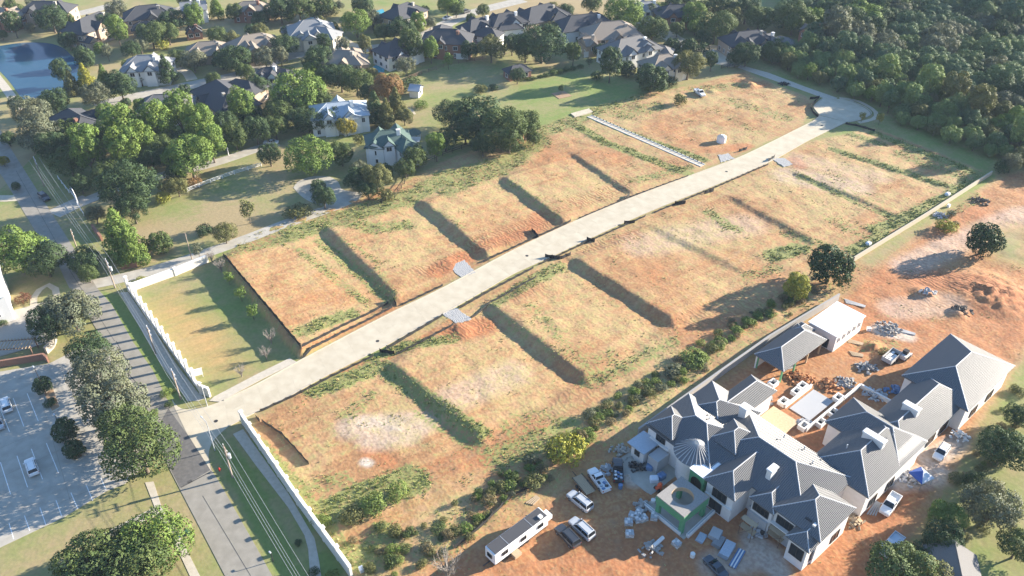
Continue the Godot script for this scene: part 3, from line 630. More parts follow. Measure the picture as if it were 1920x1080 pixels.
func paving() -> void:
	# the subdivision street: a bed, slabs cast in two lanes, a kerb down each side
	var Lp := smooth_line([Vector2(-59.58, -125.56), Vector2(-54.13, -130.25), Vector2(-46.47, -137.95), Vector2(-28.85, -154.71), Vector2(-17.13, -164.94), Vector2(0, -181.52), Vector2(16.12, -195.33), Vector2(33.27, -208.47), Vector2(56.59, -224.58), Vector2(70.88, -234.4), Vector2(82.46, -244.08), Vector2(96.11, -256), Vector2(102.64, -261.87), Vector2(105.61, -265.74)], 2.0)
	var Rp := smooth_line([Vector2(-56.46, -118.23), Vector2(-52.11, -122.13), Vector2(-47.48, -125.72), Vector2(-40.94, -132.08), Vector2(-28.63, -142.84), Vector2(-16.31, -154.71), Vector2(-5.88, -164.94), Vector2(0, -170.86), Vector2(10.35, -179.02), Vector2(19.9, -186.93), Vector2(37.33, -200.73), Vector2(58.96, -215.99), Vector2(79.25, -231.17), Vector2(96.01, -246.4), Vector2(106.05, -254.77), Vector2(113.27, -260.59)], 2.0)
	var bed := MB.new()
	var poly := Lp.duplicate()
	var back := Rp.duplicate(); back.reverse(); poly.append_array(back)
	bed.slab(poly, -0.3, 0.05)
	var street := structure("subdivision_street", bed.done(), M.joint, "new pale concrete street running up between the empty lots")
	var n := 58
	for i in n:
		for s in 2:
			var t0 := (i + 0.0015) / n; var t1 := (i + 0.9985) / n
			var a := along(Lp, t0); var b := along(Rp, t0); var c := along(Rp, t1); var d := along(Lp, t1)
			var w0 := 0.01 if s == 0 else 0.5005
			var w1 := 0.4995 if s == 0 else 0.99
			var pb := MB.new()
			pb.slab([a.lerp(b, w0), a.lerp(b, w1), d.lerp(c, w1), d.lerp(c, w0)], 0.05, 0.085)
			part("concrete_slab", pb.done(), M.concrete if rng.randf() < 0.8 else M.concrete_dull, street)
	for side in [Lp, Rp]:
		var kb := MB.new()
		ribbon(kb, side, 0.22, -0.05, 0.21)
		part("kerb", kb.done(), M.new_concrete, street)
	for q in [Vector2(-59.51, -119.56), Vector2(3.87, -179.27), Vector2(65.14, -225.26), Vector2(-30.31, -144.71), Vector2(103.9, -257.66)]:
		var mb := MB.new()
		mb.tube(Vector3(q.x, 0.086, q.y), Vector3(q.x, 0.10, q.y), 0.42, 0.40, 14)
		part("manhole_cover", mb.done(), M.iron, street)
	# cul-de-sac bulb, the lane beyond it and the apron where the street meets the main road
	var bulb := flat("turning_circle", smooth_line([Vector2(113.27, -260.59), Vector2(116.94, -261.87), Vector2(121.23, -264.88), Vector2(123.76, -267.94), Vector2(123.3, -271.95), Vector2(121.54, -275.59), Vector2(119.81, -278.37), Vector2(117.61, -279.78)] , 1.0) + [Vector2(114.19, -279.78), Vector2(111.52, -281.67)] + smooth_line([Vector2(110.43, -279.31), Vector2(107.75, -276.05), Vector2(105.87, -272.85), Vector2(105.74, -269.26), Vector2(105.92, -266.18)], 1.0), 0.084, M.concrete, "round concrete end of the subdivision street", -0.3)
	var kb2 := MB.new()
	ribbon(kb2, smooth_line([Vector2(113.56, -260.38), Vector2(117.05, -261.65), Vector2(121.6, -264.88), Vector2(124.13, -267.94), Vector2(123.64, -272.4), Vector2(121.69, -276.05), Vector2(119.74, -279.31)], 1.0), 0.25, 0.0, 0.23)
	ribbon(kb2, smooth_line([Vector2(110.57, -279.78), Vector2(107.56, -276.05), Vector2(105.68, -272.85), Vector2(105.55, -269.26), Vector2(105.79, -265.74)], 1.0), 0.22, 0.0, 0.22)
	part("kerb", kb2.done(), M.new_concrete, bulb)
	strip("perimeter_path", [Vector2(117.15, -280.73), Vector2(121.64, -279.31), Vector2(124.39, -275.13), Vector2(125.86, -269.71), Vector2(125.35, -266.18), Vector2(122.67, -262.72), Vector2(117.09, -260.17)], 1.5, 0.07, M.concrete, "curved concrete walk round the turning circle")
	flat("service_lane", [Vector2(88.74, -312.61), Vector2(97.88, -304.4), Vector2(107.85, -290.94), Vector2(116.39, -280.73), Vector2(113.6, -277.91), Vector2(111, -281.2), Vector2(105.2, -288.46), Vector2(96.16, -299.11), Vector2(87.09, -309.84)], 0.07, M.new_concrete, "pale lane along the edge of the wood")
	flat("street_apron", smooth_line([Vector2(-70.55, -126.04), Vector2(-68.62, -123.83), Vector2(-66.46, -122.9), Vector2(-62.88, -123.68), Vector2(-59.58, -125.56)], 1.0) + smooth_line([Vector2(-56.46, -118.23), Vector2(-57.75, -116.04), Vector2(-58.59, -113.47), Vector2(-58.27, -110.28), Vector2(-56.62, -106.41)], 1.0) + [Vector2(-64.38, -116.33), Vector2(-69.17, -123.52)], 0.08, M.concrete, "concrete apron where the new street meets the main road", -0.3)
	# the main road
	var road := [Vector2(-181.65, -266.62), Vector2(-170.25, -254.77), Vector2(-162.35, -244.08), Vector2(-136.97, -211.24), Vector2(-128.86, -200.73), Vector2(-117.15, -185.63), Vector2(-111.41, -178.04), Vector2(-101.82, -165.17), Vector2(-95.46, -158.24), Vector2(-85.25, -144.33), Vector2(-77.48, -134.81), Vector2(-71.71, -126.2), Vector2(-69.17, -123.52), Vector2(-64.38, -116.33), Vector2(-58.27, -110.28), Vector2(-56.6, -106.67), Vector2(-54.55, -104.08), Vector2(-43.99, -89.54), Vector2(-37.33, -80.23), Vector2(-45.15, -80.23), Vector2(-47.69, -83.73), Vector2(-61.18, -102.18), Vector2(-64.44, -106.67), Vector2(-72.91, -119.56), Vector2(-79.2, -129.43), Vector2(-89.11, -141.01), Vector2(-98.19, -152.48), Vector2(-105.45, -160.79), Vector2(-111.9, -169.7), Vector2(-116.78, -176.81), Vector2(-127.74, -189.59), Vector2(-138.76, -203.66), Vector2(-153.07, -221.89), Vector2(-166.23, -236.58)]
	var main := flat("main_road", road, 0.06, M.asphalt, "worn grey asphalt road on the left", -0.3)
	var patch := MB.new()
	patch.slab([Vector2(-70.69, -117.49), Vector2(-70.27, -123.21), Vector2(-64.49, -116.33), Vector2(-58.37, -110.28), Vector2(-56.74, -106.8), Vector2(-61.16, -102.43), Vector2(-64.43, -106.93)], 0.06, 0.067)
	part("asphalt_patch", patch.done(), M.new_asphalt, main)
	for k in [[Vector2(-61.01, -102.56), Vector2(-56.52, -106.41), 0.25], [Vector2(-60.15, -103.57), Vector2(-59.55, -104.21), 0.7], [Vector2(-56.47, -100.56), Vector2(-43.43, -83.73), 0.10], [Vector2(-82.57, -133.95), Vector2(-78.53, -129.76), 0.12], [Vector2(-78.71, -130.25), Vector2(-72.69, -119.56), 0.10], [Vector2(-151.02, -225.95), Vector2(-116.08, -179.27), 0.08], [Vector2(-115, -176.81), Vector2(-89.59, -144.71), 0.08], [Vector2(-89.23, -144.71), Vector2(-82.64, -135.67), 0.12]]:
		line_part("tar_seam", k[0], k[1], k[2], 0.061, 0.012, M.seam_tar, main)
	# walks and drives
	flat("wall_walk", [Vector2(-95.43, -163.18), Vector2(-93.57, -163.4), Vector2(-81.83, -148.33), Vector2(-73.27, -137.07), Vector2(-65.56, -127.8), Vector2(-63.52, -126.2), Vector2(-64.83, -125.4), Vector2(-67.03, -125.4), Vector2(-76.88, -137.42)], 0.07, M.new_concrete, "narrow concrete walk along the upper white wall")
	flat("street_walk", [Vector2(-62.62, -125.4), Vector2(-61.89, -126.67), Vector2(-54.92, -133.44), Vector2(-48.88, -138.84), Vector2(-47.1, -137.6), Vector2(-53.4, -131.92), Vector2(-60.33, -125.09)], 0.10, M.new_concrete, "short concrete pavement beside the new street")
	flat("verge_walk", [Vector2(-55.12, -116.04), Vector2(-53.46, -117.34), Vector2(-49.7, -112.49), Vector2(-40.9, -101.06), Vector2(-34.23, -91.2), Vector2(-32.67, -86.85), Vector2(-31.55, -83.22), Vector2(-33.41, -83.22), Vector2(-34.9, -89), Vector2(-36.12, -91.87), Vector2(-40.34, -98.01), Vector2(-48.55, -107.86)], 0.07, M.new_concrete, "curving walk along the lower white wall")
	flat("church_walk", [Vector2(-68.11, -103.7), Vector2(-66.61, -103.95), Vector2(-62.92, -97.77), Vector2(-58.35, -92.54), Vector2(-51.7, -83.53), Vector2(-53.39, -83.53), Vector2(-58.1, -90.09), Vector2(-60.89, -94.02), Vector2(-63.2, -96.35), Vector2(-70.26, -91.08), Vector2(-71.73, -91.98), Vector2(-64.35, -98.01)], 0.06, M.new_concrete, "pale walk beside the parking lot")
	strip("gravel_drive", [Vector2(-105.16, -166.28), Vector2(-99.95, -168.09), Vector2(-89.29, -173.68), Vector2(-78.11, -181.78), Vector2(-69.99, -188.25), Vector2(-61.6, -195.61), Vector2(-51.28, -203.66), Vector2(-46.09, -209.08), Vector2(-45.43, -212.81)], 4.2, 0.05, M.lot_concrete, "long drive along the back of the lots")
	flat("circular_drive", smooth_line([Vector2(-64.33, -215.35), Vector2(-63.56, -219.24), Vector2(-60.17, -222.22), Vector2(-55.36, -222.22), Vector2(-51.54, -218.58), Vector2(-49.89, -214.39), Vector2(-45.33, -212.18), Vector2(-46.09, -209.08), Vector2(-51.39, -204.25), Vector2(-56.27, -206.04), Vector2(-60.94, -210.31), Vector2(-64.33, -215.35)], 1.5), 0.056, M.lot_concrete, "paved turning loop in front of the trees")
	strip("curved_drive", [Vector2(-121.77, -208.16), Vector2(-114.78, -215.99), Vector2(-106.02, -222.56), Vector2(-95.02, -228.71), Vector2(-88.29, -234.03), Vector2(-82.93, -239.17), Vector2(-75.76, -244.85)], 4.5, 0.05, M.lot_concrete, "curved drive to the white car")
	strip("gate_drive", [Vector2(-128.15, -200.15), Vector2(-125.07, -205.14), Vector2(-122.15, -209.08)], 6.0, 0.055, M.lot_concrete, "drive through the arched gate")
	strip("side_lane", [Vector2(-149.03, -209.08), Vector2(-143.66, -209.08), Vector2(-137.31, -210.31)], 3.6, 0.05, M.concrete, "short drive on the left of the main road")
	strip("corner_walk", [Vector2(-113.28, -155.53), Vector2(-115.02, -166.28), Vector2(-107.7, -156.56)], 1.6, 0.05, M.concrete)
	strip("neighbourhood_street", [Vector2(-145.82, -273.31), Vector2(-138.75, -279.31), Vector2(-127.9, -286.49), Vector2(-114.95, -294.98), Vector2(-103.15, -302.8), Vector2(-92.52, -318.28), Vector2(-77.57, -328.29), Vector2(-60.59, -330.11), Vector2(-48.17, -335.04), Vector2(-36.05, -347.22), Vector2(-25.84, -365.8), Vector2(-14.51, -379.09), Vector2(5, -394.81)], 7.5, 0.05, M.lot_concrete, "curving street between the far houses")
	strip("cross_street", [Vector2(-221.79, -349.21), Vector2(-213.73, -355.97), Vector2(-206.73, -365.8), Vector2(-194.28, -375.32), Vector2(-180.95, -390.78)], 7.0, 0.05, M.lot_concrete, "far street past the pond")
	strip("back_street", [Vector2(57.49, -394.81), Vector2(62.06, -364.37), Vector2(67.32, -342.65), Vector2(74.01, -332.56), Vector2(81.88, -328.29)], 8.0, 0.05, M.concrete, "street running down to the dead end")
	flat("dead_end", [Vector2(76.86, -336.29), Vector2(85.14, -333.79), Vector2(91.99, -320.59), Vector2(89.82, -313.73), Vector2(84.53, -310.39), Vector2(78.19, -314.86), Vector2(72.94, -326.49)], 0.056, M.concrete, "wide pale dead end beside the wood")
	strip("pond_path", [Vector2(-196.18, -302.8), Vector2(-185.8, -289.94), Vector2(-175.64, -276.98), Vector2(-170.55, -271.05)], 3.0, 0.05, M.new_concrete, "pale path beside the pond")
	strip("field_drive", [Vector2(57.37, -364.37), Vector2(63.37, -349.21)], 5.0, 0.05, M.concrete)
	for k in [[Vector2(-71.55, -343.95), Vector2(-65.16, -334.41), Vector2(-56.27, -330.11)], [Vector2(-86.06, -327.69), Vector2(-81.42, -320.59)], [Vector2(-20.12, -343.95), Vector2(-12.33, -345.25), Vector2(0, -347.88)], [Vector2(64.24, -371.61), Vector2(67.38, -360.83)], [Vector2(-153.85, -383.7), Vector2(-138.44, -373.09)], [Vector2(-119.72, -297.55), Vector2(-124.22, -305.48), Vector2(-129.12, -309.29)]]:
		strip("driveway", k, 4.0, 0.045, M.concrete)
	# parking lot
	var lot := flat("parking_lot", [Vector2(-118.53, -132.59), Vector2(-110.35, -134.46), Vector2(-100.95, -137.07), Vector2(-97.63, -141.01), Vector2(-92.02, -148.14), Vector2(-83.79, -135.67), Vector2(-77.65, -127.32), Vector2(-72.39, -118.08), Vector2(-68.89, -109.61), Vector2(-71.67, -103.44), Vector2(-74.44, -101.68), Vector2(-79.69, -95.76), Vector2(-87.88, -89.32), Vector2(-93.74, -84.97)], 0.05, M.lot_concrete, "concrete parking lot with painted bays", -0.3)
	for k in [Vector2(-88.84, -94.48), Vector2(-86.35, -91.08), Vector2(-86.88, -96.11), Vector2(-84.42, -92.88), Vector2(-84.94, -97.89), Vector2(-82.18, -94.14), Vector2(-82.81, -99.58), Vector2(-80.18, -95.99), Vector2(-80.84, -101.31), Vector2(-78.03, -97.65), Vector2(-78.73, -103.06), Vector2(-76.08, -99.46), Vector2(-76.78, -104.85), Vector2(-74.63, -101.93), Vector2(-97.4, -108.66), Vector2(-91.7, -100.93), Vector2(-95.03, -110.28), Vector2(-89.35, -102.56), Vector2(-93.11, -112.07), Vector2(-87.46, -104.46), Vector2(-90.91, -113.61), Vector2(-85.17, -106.02), Vector2(-103.47, -126.2), Vector2(-97.4, -118.08), Vector2(-101.27, -127.64), Vector2(-95.21, -119.56), Vector2(-104.83, -123.37), Vector2(-99.56, -116.62)].size() / 2:
		var q := [Vector2(-88.84, -94.48), Vector2(-86.35, -91.08), Vector2(-86.88, -96.11), Vector2(-84.42, -92.88), Vector2(-84.94, -97.89), Vector2(-82.18, -94.14), Vector2(-82.81, -99.58), Vector2(-80.18, -95.99), Vector2(-80.84, -101.31), Vector2(-78.03, -97.65), Vector2(-78.73, -103.06), Vector2(-76.08, -99.46), Vector2(-76.78, -104.85), Vector2(-74.63, -101.93), Vector2(-97.4, -108.66), Vector2(-91.7, -100.93), Vector2(-95.03, -110.28), Vector2(-89.35, -102.56), Vector2(-93.11, -112.07), Vector2(-87.46, -104.46), Vector2(-90.91, -113.61), Vector2(-85.17, -106.02), Vector2(-103.47, -126.2), Vector2(-97.4, -118.08), Vector2(-101.27, -127.64), Vector2(-95.21, -119.56), Vector2(-104.83, -123.37), Vector2(-99.56, -116.62)]
		line_part("parking_line", q[k * 2], q[k * 2 + 1], 0.13, 0.05, 0.006, M.paint_line, lot)
	for k in [[Vector2(-97.01, -103.7), Vector2(-87.65, -111.66)], [Vector2(-91.23, -92.31), Vector2(-73.25, -104.98)], [Vector2(-105.08, -119.56), Vector2(-95.65, -126.04)], [Vector2(-100.71, -110.97), Vector2(-91.34, -118.82)], [Vector2(-104.02, -135.67), Vector2(-79.29, -98.13)], [Vector2(-99.01, -137.42), Vector2(-74.73, -102.43)]]:
		line_part("joint", k[0], k[1], 0.07, 0.05, 0.005, M.joint, lot)
	for k in [[[Vector2(-97.82, -127.64), Vector2(-96.61, -129.43), Vector2(-92.31, -123.21), Vector2(-93.5, -121.98)], "kerbed island at the top of the parking lot"], [[Vector2(-87.87, -114.04), Vector2(-84.88, -114.89), Vector2(-82.06, -109.88), Vector2(-83.23, -108.53), Vector2(-84.91, -109.61)], "kerbed island beside the big oaks"]]:
		var isl := flat("planted_island", k[0], 0.17, M.new_concrete, k[1])
		var sb := MB.new()
		var mid: Vector2 = (k[0][0] + k[0][2]) / 2
		sb.slab(k[0].map(func(p): return mid + (p - mid) * 0.88), 0.17, 0.20)
		part("planting_bed", sb.done(), M.mulch, isl)
	# construction entrances of crushed stone
	for k in [[[Vector2(-16.01, -174.4), Vector2(-12.34, -177.3), Vector2(-9, -171.79), Vector2(-12.78, -169.47)], "left-hand pad of crushed stone halfway up the street"], [[Vector2(-16.32, -154.91), Vector2(-13.18, -157.19), Vector2(-9.46, -152.88), Vector2(-12.71, -150.68)], "right-hand pad of crushed stone halfway up the street"], [[Vector2(64.74, -236.21), Vector2(67.99, -237.31), Vector2(69.63, -234.03), Vector2(64.72, -231.17)], "far pad of crushed stone left of the street"], [[Vector2(80.87, -233.67), Vector2(85.05, -234.4), Vector2(86.55, -230.11), Vector2(83.37, -228.02)], "far pad of crushed stone right of the street"]]:
		var b := MB.new()
		b.slab(resample(k[0] + [k[0][0]], 0.8).slice(0, -1).map(func(p): return p + Vector2(rng.randf_range(-0.25, 0.25), rng.randf_range(-0.25, 0.25))), -0.2, 0.11)
		structure("stone_entrance", b.done(), M.gravel, k[1])
	# the drainage flume
	var fl := [Vector2(26.51, -265.31), Vector2(58.71, -229.06)]
	var fm := strip("drainage_flume", fl, 1.9, 0.10, M.new_concrete, "white concrete drainage flume running down to the street")
	var fd: Vector2 = (fl[1] - fl[0]).normalized()
	var fn := Vector2(-fd.y, fd.x)
	for s in [-1, 1]:
		line_part("flume_kerb", fl[0] + fn * s * 1.0, fl[1] + fn * s * 1.0, 0.16, 0.0, 0.22, M.white_wall, fm)
	var fln: float = fl[0].distance_to(fl[1])
	for i in int(fln / 1.6):
		var q: Vector2 = fl[0] + fd * (0.8 + i * 1.6) + fn * (-1.0)
		part("marker_block", box_mesh(Vector3(0.22, 0.5, 0.22)), M.iron, fm, Vector3(q.x, 0.05, q.y), -fd.angle())
	flat("headwall_slab", [Vector2(20.21, -267.06), Vector2(26.75, -271.05), Vector2(28.03, -268.38), Vector2(21.49, -264.01)], 0.35, M.concrete, "concrete pad at the top of the flume")
	# bare ground swept by the mansion, and its slabs
	# water
	flat("pond", smooth_line([Vector2(-216.41, -330.11), Vector2(-209.59, -333.79), Vector2(-201.54, -337.55), Vector2(-191.35, -336.92), Vector2(-182.75, -331.33), Vector2(-176.61, -324.11), Vector2(-168.88, -314.86), Vector2(-164.33, -305.48), Vector2(-161.33, -294.98), Vector2(-161.94, -284.55), Vector2(-174.13, -279.78), Vector2(-177.67, -283.59), Vector2(-186.05, -294.47), Vector2(-195.76, -306.01), Vector2(-213.91, -325.29)], 2.0), 0.03, M.pond_water, "blue pond at the left edge")
	for k in [[[Vector2(-91.76, -366.52), Vector2(-88.37, -370.88), Vector2(-85.45, -367.96), Vector2(-87.77, -362.95)], "turquoise pool behind the cream house"], [[Vector2(-62.29, -378.33), Vector2(-58.81, -381.38), Vector2(-57.18, -376.07), Vector2(-60.15, -373.09)], "turquoise pool under the top edge"], [[Vector2(21.05, -353.92), Vector2(24.21, -357.35), Vector2(24.59, -351.89), Vector2(22.15, -348.55)], "small bright pool beside the dark oak"], [[Vector2(40.6, -320.59), Vector2(46.79, -322.93), Vector2(47.66, -319.43), Vector2(41.94, -317.13)], "pool behind the dormered house"], [[Vector2(-54.49, -309.29), Vector2(-52.87, -312.61), Vector2(-49.07, -310.39), Vector2(-48.81, -304.94), Vector2(-52.47, -304.94)], "free-form pool below the brown house"]]:
		flat("swimming_pool", k[0], 0.06, M.pool_water, k[1])
	flat("pool_deck", [Vector2(-40.04, -271.95), Vector2(-37.95, -273.31), Vector2(-34.33, -270.6), Vector2(-33.07, -267.06), Vector2(-34.82, -266.18)], 0.05, M.concrete, "curved white pool deck below the shed")

func walls_and_fences() -> void:
	# masonry walls: panels between pillars
	for k in [["white masonry wall with tall pillars beside the main road, above the new street", [Vector2(-93.34, -163.84), Vector2(-64.84, -127.64)], 1.5, 4.3, 3.4], ["white masonry wall with low capped pillars, below the new street", [Vector2(-53.74, -118.82), Vector2(-38.54, -98.61), Vector2(-26.32, -83.12)], 2.9, 3.5, 4.2], ["broad white masonry wall along the back drive", [Vector2(-92.95, -163.84), Vector2(-84.23, -170.62), Vector2(-77.63, -176.81)], 2.0, 2.2, 9.0], ["short white wing wall with the street corner pillar", [Vector2(-64.84, -127.64), Vector2(-62.39, -126.51)], 2.4, 2.9, 3.8]]:
		var w := thing("boundary_wall", k[0], "wall")
		var line: Array = k[1]
		for i in line.size() - 1:
			var a: Vector2 = line[i]; var b: Vector2 = line[i + 1]
			var d := (b - a).normalized()
			var n := maxi(1, int(a.distance_to(b) / k[4]))
			var turn := -d.angle()
			for j in n:
				var p := a.lerp(b, float(j) / n); var q := a.lerp(b, (j + 1.0) / n)
				var m := (p + q) / 2
				part("wall_panel", box_mesh(Vector3(p.distance_to(q) - 0.62, k[2], 0.45)), M.masonry, w, Vector3(m.x, 0, m.y), turn)
				var pb := MB.new()
				pb.bevel_box(Vector3.ZERO, Vector3(0.64, k[3], 0.64), 0.04)
				pb.bevel_box(Vector3(0, k[3], 0), Vector3(0.86, 0.16, 0.86), 0.05)
				part("pillar", pb.done(), M.masonry, w, Vector3(p.x, 0, p.y), turn)
				var cb := MB.new()
				cb.bevel_box(Vector3(0, k[2], 0), Vector3(p.distance_to(q) - 0.9, 0.14, 0.62), 0.04)
				part("coping", cb.done(), M.trim_white, w, Vector3(m.x, 0, m.y), turn)
	plain_wall("long pale screen wall along the right boundary of the lots", [Vector2(144.56, -223.23), Vector2(116, -199.57), Vector2(87.62, -176.81)], 1.25, 0.28, M.screen_wall, 8.0)
	plain_wall("grey block wall behind the mansion", [Vector2(24.82, -115.6), Vector2(37.76, -126.99), Vector2(57.63, -144.33), Vector2(78.37, -160.15)], 1.9, 0.3, M.site_wall, 6.0)
	plain_wall("low brown terrace wall beside the parking lot", [Vector2(-112.11, -135.67), Vector2(-102.4, -138.49), Vector2(-101.11, -137.42)], 1.6, 0.35, M.brick, 4.0)
	for k in [["left brick pier wall by the road, near the tall bright tree", [Vector2(-113.77, -192.29), Vector2(-108.97, -186.41)], 1.5], ["brick gateway wall at the end of the back drive", [Vector2(-98.85, -173.21), Vector2(-95.23, -174.4)], 1.5], ["curved stone wall at the parking lot entrance", [Vector2(-102.86, -140.28), Vector2(-102.43, -142.47), Vector2(-102.82, -144.71)], 1.8]]:
		plain_wall(k[0], k[1], k[2], 0.5, M.brick if k[2] < 1.7 else M.old_stone, 3.0)
	# timber, rail and cloth fences
	rail_fence("brown timber paddock fence across the far field", [Vector2(-42.44, -293.46), Vector2(-34.38, -302.8), Vector2(-23.84, -312.61), Vector2(-11.57, -318.28), Vector2(0, -325.29)], 1.5, M.fence_wood, 3)
	rail_fence("white rail fence beside the shaded drive", [Vector2(-94.59, -212.81), Vector2(-89.5, -218.26), Vector2(-83.8, -223.56), Vector2(-77, -228.71)], 1.3, M.white_paint, 3)
	rail_fence("black iron fence above the back of the lots", [Vector2(-40.72, -203.66), Vector2(-33.8, -209.08), Vector2(-31.15, -220.89), Vector2(-30.85, -225.95), Vector2(-21.78, -235.85), Vector2(-10.33, -244.85), Vector2(0, -253.55)], 1.4, M.iron, 2)
	rail_fence("white rail fence north of the arched gate", [Vector2(-135.66, -220.56), Vector2(-128.86, -212.18), Vector2(-127.81, -211.56)], 1.2, M.white_paint, 2)
	rail_fence("white rail fence south of the arched gate", [Vector2(-123.4, -205.14), Vector2(-119.15, -199.29)], 1.2, M.white_paint, 2)
	rail_fence("black iron gate across the dead end", [Vector2(80.49, -308.74), Vector2(87.91, -312.61)], 1.6, M.iron, 5)
	cloth_fence("black screen fence on the edge of the walled lawn", [Vector2(-74, -177.55), Vector2(-63.18, -162.96), Vector2(-46.28, -140.46)], 1.3, 3.0)
	for k in [["black silt fence left of the street, lowest run", [Vector2(-45.99, -139.02), Vector2(-38.89, -147.18), Vector2(-28.51, -157.19)], 0.75], ["second black silt fence left of the street, nearest the lot", [Vector2(-46.55, -140.64), Vector2(-39.21, -149.11), Vector2(-29.63, -159.08)], 0.75], ["black silt fence left of the street above the stone pad", [Vector2(-26.45, -158.03), Vector2(-17.07, -166.06)], 0.75], ["black silt fence left of the street past the second terrace", [Vector2(-7.52, -176.33), Vector2(7.16, -188.78), Vector2(16.16, -196.17)], 0.75], ["black silt fence left of the street below the flume", [Vector2(18.46, -197.58), Vector2(33.84, -209.39), Vector2(52.95, -222.22)], 0.7],
		["black silt fence right of the street at the first lot", [Vector2(-51.27, -122.29), Vector2(-44.53, -127.48), Vector2(-38.78, -132.76), Vector2(-30.57, -139.56)], 0.75], ["black silt fence right of the street below the stone pad", [Vector2(-27.92, -141.92), Vector2(-21.97, -148.14), Vector2(-16.27, -154.1)], 0.8], ["inner black silt fence right of the street", [Vector2(-25.34, -140.1), Vector2(-19.29, -145.27), Vector2(-13.56, -150.49)], 0.8], ["black silt fence right of the street above the stone pad", [Vector2(-12.41, -156.98), Vector2(-5.21, -164.06), Vector2(5.41, -173.68)], 0.8], ["black silt fence curling back from the stone pad", [Vector2(-9.36, -153.49), Vector2(-5.11, -159.08), Vector2(5.99, -169.7)], 0.7], ["black silt fence right of the street at mid length", [Vector2(6.8, -175.12), Vector2(21.32, -186.93), Vector2(37.1, -199)], 0.7], ["black silt fence right of the street near the top", [Vector2(39.57, -200.73), Vector2(59.62, -215.35), Vector2(78.9, -229.76)], 0.7], ["black silt fence round the bulb of the street", [Vector2(106.19, -279.78), Vector2(109.9, -280.73), Vector2(106.3, -275.59), Vector2(104.3, -271.95), Vector2(103.98, -267.06), Vector2(104.67, -264.44)], 1.0], ["black silt fence at the bulb's right side", [Vector2(112.18, -258.91), Vector2(115.35, -257.66), Vector2(120.16, -253.55)], 0.8],
		["black silt fence behind the hedgerow, lower run", [Vector2(-10.05, -89), Vector2(-5.17, -94.02), Vector2(0, -100.56), Vector2(4.95, -103.7)], 0.9], ["short black silt fence on the lowest lot", [Vector2(-50.18, -119.56), Vector2(-45.29, -115.89), Vector2(-38.52, -108.26)], 0.9]]:
		cloth_fence(k[0], k[1], k[2], 2.4)
	for k in [["black inlet guard at the lower left drain", [Vector2(-28.55, -160.79), Vector2(-27.44, -157.82)]], ["black inlet guard below the first right terrace", [Vector2(-29.35, -141.01), Vector2(-25.95, -140.28)]], ["black inlet guard above the second left terrace", [Vector2(5.35, -191.74), Vector2(7.14, -187.99)]], ["black inlet guard below the third right terrace", [Vector2(8.55, -178.78), Vector2(12.37, -177.79), Vector2(15.23, -179.77)]], ["black inlet guard at mid street, right", [Vector2(19.9, -186.93), Vector2(21.95, -185.89)]], ["black inlet guard near the fourth right terrace", [Vector2(30.74, -195.05), Vector2(33.73, -195.61)]], ["black inlet guard at the third left terrace", [Vector2(32.51, -208.47), Vector2(34.01, -210.93)]], ["black inlet guard up the right side", [Vector2(46.33, -205.74), Vector2(49.42, -206.04)]], ["black inlet guard near the top right", [Vector2(55.77, -211.56), Vector2(58.93, -213.44)]], ["black inlet guard by the far left stone pad", [Vector2(71.77, -238.42), Vector2(74.72, -240.29)]], ["black inlet guard by the far right stone pad", [Vector2(79.43, -231.88), Vector2(82.14, -234.76)]], ["black inlet guard at the foot of the street", [Vector2(-51.76, -120.77), Vector2(-50.61, -119.56)]]]:
		cloth_fence(k[0], k[1], 1.1, 1.6)

func plain_wall(label: String, line: Array, h: float, t: float, m: Material, each: float) -> void:
	var w := thing("wall", label, "wall")
	for i in line.size() - 1:
		var a: Vector2 = line[i]; var b: Vector2 = line[i + 1]
		var n := maxi(1, int(a.distance_to(b) / each))
		for j in n:
			var p := a.lerp(b, float(j) / n); var q := a.lerp(b, (j + 1.0) / n)
			var c := (p + q) / 2
			part("wall_panel", box_mesh(Vector3(p.distance_to(q) - 0.02, h + 0.6, t), (h - 0.6) / (h + 0.6) * 0.5), m, w, Vector3(c.x, 0, c.y), -(q - p).angle())
			part("coping", box_mesh(Vector3(p.distance_to(q) - 0.02, 0.12, t + 0.12)), m, w, Vector3(c.x, h, c.y), -(q - p).angle())

func rail_fence(label: String, line: Array, h: float, m: Material, rails: int) -> void:
	var w := thing("rail_fence", label, "fence")
	var pts := resample(line, 3.0)
	for i in pts.size():
		part("post", box_mesh(Vector3(0.16, h, 0.16)), m, w, Vector3(pts[i].x, ground_y(pts[i].x, pts[i].y), pts[i].y))
		if i == pts.size() - 1: break
		var c: Vector2 = (pts[i] + pts[i + 1]) / 2
		for r in rails:
			part("rail", box_mesh(Vector3(pts[i].distance_to(pts[i + 1]), 0.13, 0.06)), m, w, Vector3(c.x, ground_y(c.x, c.y) + h * (r + 0.8) / (rails + 0.1), c.y), -(pts[i + 1] - pts[i]).angle())

